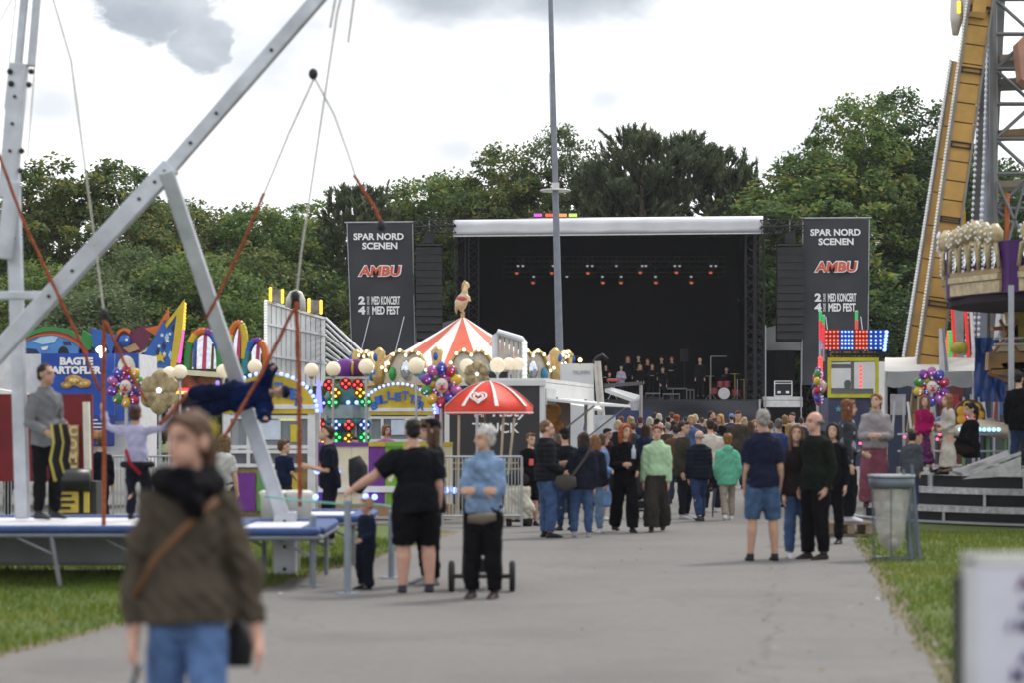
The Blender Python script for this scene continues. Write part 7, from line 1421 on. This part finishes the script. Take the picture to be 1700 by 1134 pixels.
w2 = person('long haired woman in slate jacket and jeans seen from behind', 966, 34.3, 718, face=176, head=20, arms=(HANG, BENT), top=dict(col='#232633', g=.03, hem=.46, hood=1), bot=dict(mat=JEAN), shoe='#9a98a0', hair=dict(kind='long', col='#3a2b22'))
b = MB(); p = P(938, 803, 34.0); b.tube([p + Vector((-.14, 0, .04)), p, p + Vector((.16, 0, .02))], [(.06, .04), (.13, .06), (.07, .04)], 10, ref=(0, 0, 1)); sb_ = solo('shoulder_bag', b, M((.06, .055, .05), .7), 'olive shoulder bag on the back of the long haired woman', 'bag', smooth=True); b = MB(); b.tube([P(945, 798, 34.0), P(972, 760, 34.05), P(984, 738, 34.15)], [(.018, .006)] * 3, 6, ref=(0, 0, 1)); b.build('strap', M((.06, .055, .05), .7), sb_)
person('woman with wavy brown hair and jeans just behind the slate jacket woman', 986, 35.6, 722, face=150, head=30, top=dict(col='#20242e', g=.022), bot=dict(mat=M((.10, .16, .24), .85, 0, .25, 12)), shoe='#c8c6c6', hair=dict(kind='long', col='#8a6240'))
person('woman in long blue denim dress in the food truck queue', 1000, 40.0, 721, face=80, head=10, arms=(BENT, BENT), top=dict(mat=M((.10, .18, .33), .85, 0, .2, 10), g=.02, hem=.5, name='denim_shirt'), bot=dict(kind='skirt', mat=M((.09, .16, .30), .85, 0, .2, 10), hem=.17, flare=.05), shoe='#c4c0bc', hair=dict(kind='bob', col='#5a4030'))
person('person with black cap and black top at the food truck hatch', 915, 43.2, 709, face=160, top=dict(col='#131316'), bot=dict(col='#202228'), hair=dict(kind='crop', col='#1d1713', cap='#141418'))
person('dark haired person in maroon coat leaning at the white truck', 1008, 46.5, 712, face=60, top=dict(col='#3a2026', g=.024, hem=.42), bot=dict(col='#25262c'), hair=dict(kind='short', col='#3a2419'))
# walking towards us
person('red haired woman in black dress top and wide black trousers walking', 1037, 35.8, 702, face=14, head=22, arms=(FRONT, BENT), legs=(STEPB, STEPF), top=dict(col='#111115', g=.014, hem=.44, name='top'), bot=dict(col='#131318', wide=.03), hair=dict(kind='long', col='#a8572a'))
b = MB(); p = P(1052, 752, 35.4); b.tube([p + Vector((0, 0, -.09)), p + Vector((0, 0, .05)), p + Vector((0, 0, .07)), p + Vector((0, 0, .11))], [.032, .032, .014, .012], 10); solo('water_bottle', b, M((.55, .62, .70), .1, 0, .05, 3, alpha=.6), 'clear plastic bottle in the hand of the red haired woman', 'bottle', smooth=True)
person('woman in pale green blouse and dark wide trousers walking towards the camera', 1091, 35.9, 704, face=-4, arms=(((.20, -.1, -1), (.05, .12, -1)), HANG), legs=(STEPF, STEPB), top=dict(col='#b3d3ab', g=.028, hem=.535, collar=1, name='blouse', sg=1.1), bot=dict(col='#3a3632', wide=.05, g=.016), shoe='#3a2a20', hair=dict(kind='tail', col='#8a5230'), skin='fair')
person('young man in olive and black top looking right behind the green blouse woman', 1134, 40.5, 700, face=70, head=12, top=dict(col='#3b3a30', g=.03, hem=.44), bot=dict(col='#20222a'), shoe='#b8b8bc', hair=dict(kind='short', col='#3a281c'))
person('grey haired man in quilted navy jacket seen from behind', 1161, 39.6, 713, face=196, head=10, arms=(HANG, POCKET), legs=(STEPF, STEPB), w=1.08, top=dict(col='#1b1f2b', g=.036, puff=.014, hem=.47, collar=1), bot=dict(mat=JEAND), shoe='#30343f', hair=dict(kind='bald', col='#8f8c88'), skin='pink')
b = MB(); b.tube([P(1187, 812, 39.0), P(1184, 838, 39.0), P(1183, 860, 39.0)], [.028, .024, .008], 8); solo('folded_umbrella', b, M((.03, .035, .05), .6), 'dark folded umbrella at the side of the quilted jacket man', 'umbrella')
person('man in cream sweater seen from behind ahead of the quilted jacket man', 1181, 43.5, 697, face=185, lean=.1, arms=(POCKET, POCKET), w=1.12, top=dict(col='#cfc9bd', g=.026, name='sweater'), bot=dict(col='#22242c'), shoe='#d0d0d0', hair=dict(kind='short', col='#35241a'))
person('woman in mint green hooded raincoat seen from behind', 1208, 40.2, 720, face=182, arms=(POCKET, POCKET), legs=(STEPF, STEPB), top=dict(col='#6fbf9f', g=.04, hem=.42, hood=1, name='raincoat'), bot=dict(col='#9f9488', g=.008), shoe='#e0dedc', hair=dict(kind='curly', col='#94683c'))
# right of the path
person('grey haired man in navy polo shirt and denim shorts seen from behind', 1266, GY(933), 681, face=184, head=12, arms=(HANG, HANG), legs=(((.10, 0, -1), (.05, -.03, -1)), ((.10, 0, -1), (.06, -.03, -1))), w=1.02, top=dict(col='#20243a', sleeve='short', g=.022, hem=.49, name='polo_shirt', collar=1), bot=dict(mat=M((.045, .085, .155), .85, 0, .3, 12), kind='shorts', g=.02), shoe='#15151a', hair=dict(kind='crop', col='#a09c96'), skin='tan')
person('brown haired woman in black open jacket and jeans beside the bald man', 1323, GY(928), 706, face=8, head=-12, nod=12, arms=(HANG, POCKET), top=dict(col='#2b2022', g=.02, hem=.47), bot=dict(mat=JEAN), shoe='#cfcdd2', hair=dict(kind='long', col='#7a6048'))
person('bald man in dark green jacket and black trousers', 1355, GY(930), 684, face=-48, head=-20, arms=(POCKET, POCKET), w=1.1, top=dict(col='#1b211c', g=.028, hem=.47, hood=1), bot=dict(col='#15151a', g=.016), shoe='#2a211c', hair=dict(kind='bald', col='#6b625a'), skin='pink')
person('dark haired woman in black behind the bald man', 1381, 32.5, 703, face=-20, nod=14, top=dict(col='#121216', g=.02), bot=dict(col='#121216'), hair=dict(kind='bob', col='#2a1f1a'))
FLOR = bpy.data.materials.new('flower_print'); FLOR.use_nodes = True; t_ = FLOR.node_tree; vo = t_.nodes.new('ShaderNodeTexVoronoi'); vo.inputs['Scale'].default_value = 11; co_ = t_.nodes.new('ShaderNodeTexCoord'); t_.links.new(co_.outputs['Object'], vo.inputs['Vector'])
r_ = t_.nodes.new('ShaderNodeValToRGB'); e_ = r_.color_ramp.elements; e_[0].position = .0; e_[0].color = (.45, .10, .13, 1); e_[1].position = .45; e_[1].color = (.012, .012, .018, 1); n_ = e_.new(.2); n_.color = (.25, .38, .48, 1); n_ = e_.new(.32); n_.color = (.012, .012, .018, 1); t_.links.new(vo.outputs[0], r_.inputs[0]); t_.links.new(r_.outputs[0], t_.nodes['Principled BSDF'].inputs['Base Color']); t_.nodes['Principled BSDF'].inputs['Roughness'].default_value = .85
person('woman with long ginger hair and flower print sleeves on the pallet', 1407, 34.6, 664, z=.21, face=80, head=10, arms=(HANG, BENT), top=dict(mat=FLOR, g=.02, hem=.57, name='blouse'), bot=dict(col='#101118', wide=.025, waist=.64), shoe='#c9cad6', hair=dict(kind='waist', col='#7b4a2b'))
person('woman in grey cardigan and mauve trousers looking down', 1452, 37.2, 654, z=.32, face=-12, nod=14, head=-20, arms=(FRONT, FRONT), top=dict(col='#9b9498', g=.03, hem=.52, name='cardigan', collar=1), bot=dict(col='#7d4a58', wide=.045, g=.018), shoe='#3a2a2a', hair=dict(kind='tail', col='#9a6038'))
person('child in grey jacket bending behind the litter bin', 1512, 36.6, 716, z=.31, face=170, nod=20, child=True, lean=.12, top=dict(col='#4b4e57', g=.03, hem=.42), bot=dict(mat=JEAND), hair=dict(kind='short', col='#2a2422'))
person('girl in magenta top and purple flower skirt on the steps', 1536, 37.6, 659, z=.87, face=4, nod=10, child=True, arms=(HANG, BENT), top=dict(col='#a3195c', g=.016, hem=.52, name='cardigan'), bot=dict(kind='skirt', mat=M((.10, .025, .09), .85, 0, .8, 22), hem=.10, flare=.03), shoe='#5a4a48', hair=dict(kind='waist', col='#7a5a40'))
person('girl in cream dress with long hair on the steps', 1574, 37.4, 657, z=.87, face=-72, nod=8, child=True, arms=(FRONT, BENT), top=dict(col='#c4bdb2', g=.02, hem=.5, name='blouse'), bot=dict(kind='skirt', col='#c6bfb4', hem=.06, flare=.05), shoe='#8a7468', hair=dict(kind='waist', col='#8a5f3a'))
person('dark haired woman in black sitting on the carousel steps', 1612, 37.6, 0, h=1.62, z=.87, hip=.30, face=-78, head=8, arms=(((.15, .5, -1), (-.1, 1, .0)), ((.15, .4, -1), (-.1, 1, .1))), legs=(((.12, 1, .35), (.05, .15, -1)), ((.12, 1, .25), (.05, .25, -1))), top=dict(col='#131317', g=.026), bot=dict(col='#2a2220', g=.012), hair=dict(kind='tail', col='#1d1817'))
person('person in black standing at the right picture edge beside the carousel post', 1693, 37.0, 618, z=.87, face=150, lean=.05, top=dict(col='#101013', g=.04, hem=.42), bot=dict(mat=JEAND), hair=dict(kind='short', col='#1c1614'))
person('operator silhouette sitting inside the control cabin', 1406, 49.9, 632, h=1.7, z=P(0, 632, 49.9).z - 1.7, face=160, top=dict(col='#15161a'), bot=dict(col='#15161a'), hair=dict(kind='crop', col='#151210'))
# smaller figures in the left rides
person('fair haired person in black at the far left rides', 22, 40, 705, face=200, top=dict(col='#17171c'), bot=dict(col='#17171c'), hair=dict(kind='bob', col='#9a7a4a'))
person('person in dark navy jacket behind the thick orange cord', 165, 36.5, 725, face=185, top=dict(col='#131a26'), bot=dict(col='#14151c'), hair=dict(kind='short', col='#5c4028'))
person('person in white t-shirt glimpsed behind the foreground woman', 372, 33, 722, face=150, top=dict(col='#c9c8c6', sleeve='short'), bot=dict(col='#2b2c35'), hair=dict(kind='long', col='#7a6040'))
person('small child in the ride behind the painted fence', 587, 44, 728, face=10, child=True, top=dict(col='#c2b4bc'), bot=dict(col='#22242a'), hair=dict(kind='short', col='#201816'))
person('person in pink top behind the painted fence', 640, 46, 706, face=40, top=dict(col='#b07a98', g=.03), bot=dict(col='#2a2c33'), hair=dict(kind='bob', col='#7d5535'))
# crowd in front of the stage: (x, head top, depth, hair kind, hair colour, top colour, facing, word for hair, word for clothes, where)
CR = [(1014, 700, 62, 'bob', '#8a5a34', '#4a3226', 170, 'brown', 'tan coat', 'at the left end near the white truck'), (1032, 692, 70, 'short', '#7a4a28', '#3a2a24', 190, 'reddish', 'brown jacket', 'before the blue screen'), (1046, 692, 66, 'long', '#b49a68', '#23262e', 160, 'fair', 'dark coat', 'before the blue screen left part'),
 (1052, 702, 58, 'short', '#6a4a2c', '#3a3e44', 200, 'light brown', 'grey coat', 'just right of the red haired walker'), (1064, 692, 64, 'short', '#5a3d28', '#233456', 185, 'brown', 'blue jacket', 'right beside the awning post'), (1079, 693, 68, 'bob', '#b8b0a0', '#7a6a58', 150, 'silver', 'beige coat', 'right of the awning post'), (1086, 682, 84, 'crop', '#2c211b', '#20242c', 175, 'dark', 'dark jacket', 'taller one under the skirt edge'),
 (1093, 687, 80, 'bob', '#c9bda4', '#2a2c34', 190, 'white blond', 'black coat', 'left of the tall man on shoulders'), (1092, 696, 66, 'crop', '#1f1a18', '#8a7c70', 165, 'capped', 'light jacket', 'with a dark cap'), (1107, 692, 74, 'short', '#1b1614', '#3b3f48', 180, 'black', 'grey jacket', 'between two fair heads'), (1117, 678, 82, 'short', '#5a3020', '#6a3a34', 200, 'auburn', 'red top', 'highest head before the skirt'),
 (1125, 690, 72, 'curly', '#a04a1e', '#20263a', 170, 'ginger curly', 'navy coat', 'with the biggest curls'), (1138, 693, 80, 'short', '#22262e', '#1d2330', 210, 'dark', 'navy jacket', 'left of the blond woman in blue'), (1147, 690, 60, 'bob', '#c4a878', '#4d6690', 5, 'blond', 'light blue jumper', 'facing the camera'), (1155, 688, 76, 'bob', '#c8b48c', '#39404c', 180, 'pale blond', 'dark top', 'behind the blond woman in blue'),
 (1098, 702, 60, 'bald', '#b0aaa2', '#d6d2cc', 170, 'white', 'white shirt', 'right of the silver haired one'), (1109, 702, 58, 'crop', '#8d8378', '#4a3a34', 190, 'grey', 'brown jacket', 'left of the olive jacket man'), (1117, 699, 64, 'long', '#1a1614', '#9fb2cc', 160, 'black', 'pale blue shirt', 'with long dark hair'), (1180, 683, 70, 'crop', '#2a1d16', '#23262e', 90, 'short dark', 'charcoal jacket', 'bearded, turned right'), (1198, 688, 64, 'waist', '#b58a4e', '#15161a', -30, 'long blond', 'black top', 'turned to the left'),
 (1189, 692, 76, 'bob', '#7a3a2c', '#7a4a40', 150, 'rust', 'rust coat', 'left of the long blond woman'), (1216, 688, 82, 'crop', '#3a2a20', '#2c3a5c', 180, 'hidden', 'blue jacket', 'with a light blue woolly hat'), (1224, 683, 58, 'short', '#5a3c26', '#4a423a', 2, 'brown', 'brown jacket over white shirt', 'facing the camera'), (1236, 693, 66, 'bob', '#c2a680', '#6c5a4a', 175, 'fair', 'fawn coat', 'right of the man in the white shirt'),
 (1188, 702, 56, 'bob', '#2b1d16', '#1f3a62', 175, 'dark', 'royal blue coat', 'right of the cream sweater man'), (1245, 700, 62, 'long', '#5a3c28', '#2b2d35', 165, 'brown', 'black coat', 'left of the navy polo man'), (1252, 698, 72, 'bob', '#8a6038', '#7a4c50', 20, 'light brown', 'striped top', 'half hidden left of the navy polo man'), (1232, 697, 78, 'short', '#3a2a1e', '#30343e', 180, 'dark brown', 'slate coat', 'far back, right part'),
 (1292, 696, 46, 'crop', '#6b665e', '#3a4a7a', 185, 'grey', 'mid blue shirt', 'just right of the navy polo man'), (1302, 690, 64, 'bob', '#8d6a44', '#141519', 180, 'fair brown', 'black top', 'with a tan bag strap'), (1317, 686, 68, 'short', '#3b291d', '#a9a9a2', -60, 'dark', 'pale grey shirt', 'left of the bald man'), (1330, 694, 76, 'crop', '#4a3a2c', '#2a303a', 180, 'brown', 'dark jacket', 'behind the brown haired woman'),
 (1310, 704, 50, 'long', '#b89058', '#b7aa8c', 150, 'honey blond', 'cream cardigan', 'between polo man and brown haired woman'), (1278, 700, 58, 'short', '#6c4c30', '#5a5e66', 200, 'brown', 'grey fleece', 'hidden behind the navy polo man'), (1164, 694, 84, 'short', '#54402e', '#3a3d44', 180, 'mousy', 'grey jacket', 'far back in the middle'), (1172, 697, 88, 'bob', '#bca98c', '#4a4f58', 180, 'ash blond', 'grey coat', 'far back beside the bearded man'),
 (1024, 698, 56, 'bob', '#c4b090', '#1f222a', 185, 'pale', 'black jacket', 'behind the red haired walker'), (1070, 705, 50, 'long', '#4a3020', '#2a3350', 175, 'dark', 'blue coat', 'between red haired walker and green blouse'), (1122, 706, 48, 'short', '#3a2a20', '#6a4d40', 180, 'dark', 'brown top', 'left behind the olive top man')]
for i, (px, ty, Y, hk_, hc_, tc_, fa, hw, cw, wh) in enumerate(CR):
    rr = random.Random(i * 7 + 1); hd = dict(kind=hk_, col=hc_)
    if hw == 'capped': hd['cap'] = '#17181c'
    if hw == 'hidden': hd['beanie'] = '#6f92c8'
    if 'bearded' in wh: hd['beard'] = 1
    lab = f'{"person" if hw in ("capped", "hidden") else "person with " + hw + " hair"} in {cw} in the crowd, {wh}'
    person(' '.join(lab.split()[:16]), px, Y, ty, h=max(1.5, min(1.92, P(px, ty, Y).z)), face=fa + rr.uniform(-12, 12), head=rr.uniform(-25, 25), arms=rr.choice([(HANG, HANG), (BENT, HANG), (POCKET, POCKET), (FRONT, FRONT)]), w=rr.uniform(.95, 1.14), top=dict(col=tc_, g=.022, hem=rr.uniform(.43, .5)), bot=dict(col=rr.choice(['#22242c', '#1c1d22', '#2c3a58', '#33405a', '#3a352f'])), hair=hd, skin=rr.choice(['fair', 'fair', 'pink', 'tan']), group='crowd before the stage', hands=False)
b = MB(); p = P(1224, 0, 57.5); b.tube([p + Vector((0, .25, 1.0 - p.z)), p + Vector((0, .24, 1.40 - p.z))], [(.10, .02), (.08, .02)], 8, ref=(1, 0, 0)) if False else None
# choir and band on the deck
CH = [(1006, 606, 2.6, 'long', '#3a281c', BLK, 'dark', 'leftmost singer half hidden by the awning'), (1012, 619, 1.8, 'short', '#4a3020', BLK, 'brown', 'low figure at the left end'), (1041, 592, 3.4, 'long', '#9a7440', BLK, 'blond', 'behind the keyboard'), (1061, 590, 3.4, 'short', '#2b1d16', BLK, 'dark', 'second of the back row'), (1063, 606, 2.2, 'waist', '#b08a50', BLK, 'long blond', 'small girl in the front row'),
 (1076, 596, 3.0, 'long', '#7a5028', BLK, 'brown', 'third of the back row'), (1082, 605, 2.2, 'long', '#5a3a24', BLK, 'brown', 'small girl right of the long blond one'), (1099, 593, 3.4, 'short', '#3a2a1e', BLK, 'dark', 'fourth of the back row'), (1101, 611, 2.0, 'short', '#6b4a2c', BLK, 'brown', 'smallest child in the front row'), (1115, 592, 3.2, 'bob', '#7a2a1c', BLK, 'red brown', 'rightmost of the choir'), (1163, 594, 1.4, 'crop', '#2b201a', '#16161b', 'dark', 'conductor standing alone right of the choir')]
for i, (px, ty, dy, hk_, hc_, tc_, hw, wh) in enumerate(CH):
    Y = SY + dy; small = 'small' in wh or 'low' in wh; h = {True: 1.4, False: 1.75}[small]; zb_ = P(px, ty, Y).z - h
    if zb_ < DECKZ: h = P(px, ty, Y).z - DECKZ; zb_ = DECKZ
    person(' '.join(f'singer with {hw} hair in black on stage, {wh}'.split()[:16]), px, Y, 0, h=h, z=zb_, face=(i * 37) % 30 - 15, arms=(FRONT, FRONT) if i % 3 == 0 else (HANG, HANG), child=small, top=dict(col=tc_, g=.02), bot=dict(col='#101014'), hair=dict(kind=hk_, col=hc_), group='choir on the stage', hands=False)
    if zb_ > DECKZ + .1:
        b = MB(); x_ = P(px, 0, Y).x; b.box((x_, Y, (zb_ + DECKZ) / 2), (.55, .5, zb_ - DECKZ - .004)); solo('choir_step', b, DARK, f'black choir step under the singer, {wh}', 'step', 'choir steps')
person('drummer in dark shirt sitting behind the drum kit', 1206, SY + 3.0, 0, h=1.72, z=DECKZ, hip=.62, face=0, arms=(FRONT, FRONT), legs=(((.2, 1, -.2), (.1, .1, -1)), ((.2, 1, -.2), (.1, .1, -1))), top=dict(col='#1e1a20'), bot=dict(col='#14141a'), hair=dict(kind='crop', col='#3a241a'), hands=False)
b = MB(); x_ = P(1206, 0, SY + 3.05).x; b.cyl((x_, SY + 3.05, DECKZ + .45), (x_, SY + 3.05, DECKZ + .55), .17, 14); b.cyl((x_, SY + 3.05, DECKZ), (x_, SY + 3.05, DECKZ + .45), .03, 8); solo('drum_stool', b, DARK, 'black drum stool behind the drum kit', 'stool')
person('keyboard player in white and purple top at left of the stage', 1031, SY + 2.2, 0, h=1.5, z=DECKZ, face=-10, nod=10, arms=(FRONT, FRONT), top=dict(col='#b9b0c4', g=.03), bot=dict(col='#2a2340'), hair=dict(kind='curly', col='#3a1a14'), hands=False)
# ================================================================ AIR: thin haze round the whole place
hz = MB(); hz.box((0, 720, 13), (1804, 1564, 28)); hm_ = bpy.data.materials.new('haze'); hm_.use_nodes = True; t_ = hm_.node_tree; t_.nodes.remove(t_.nodes['Principled BSDF'])
pv = t_.nodes.new('ShaderNodeVolumePrincipled'); pv.inputs['Density'].default_value = .00015; pv.inputs['Color'].default_value = (.92, .95, 1, 1); pv.inputs['Anisotropy'].default_value = .2
t_.links.new(pv.outputs[0], t_.nodes['Material Output'].inputs['Volume']); ho = hz.build('haze', hm_); ho['kind'] = 'stuff'; ho['label'] = 'thin pale haze in the air over the fairground'; ho['category'] = 'haze'
finish_remesh()
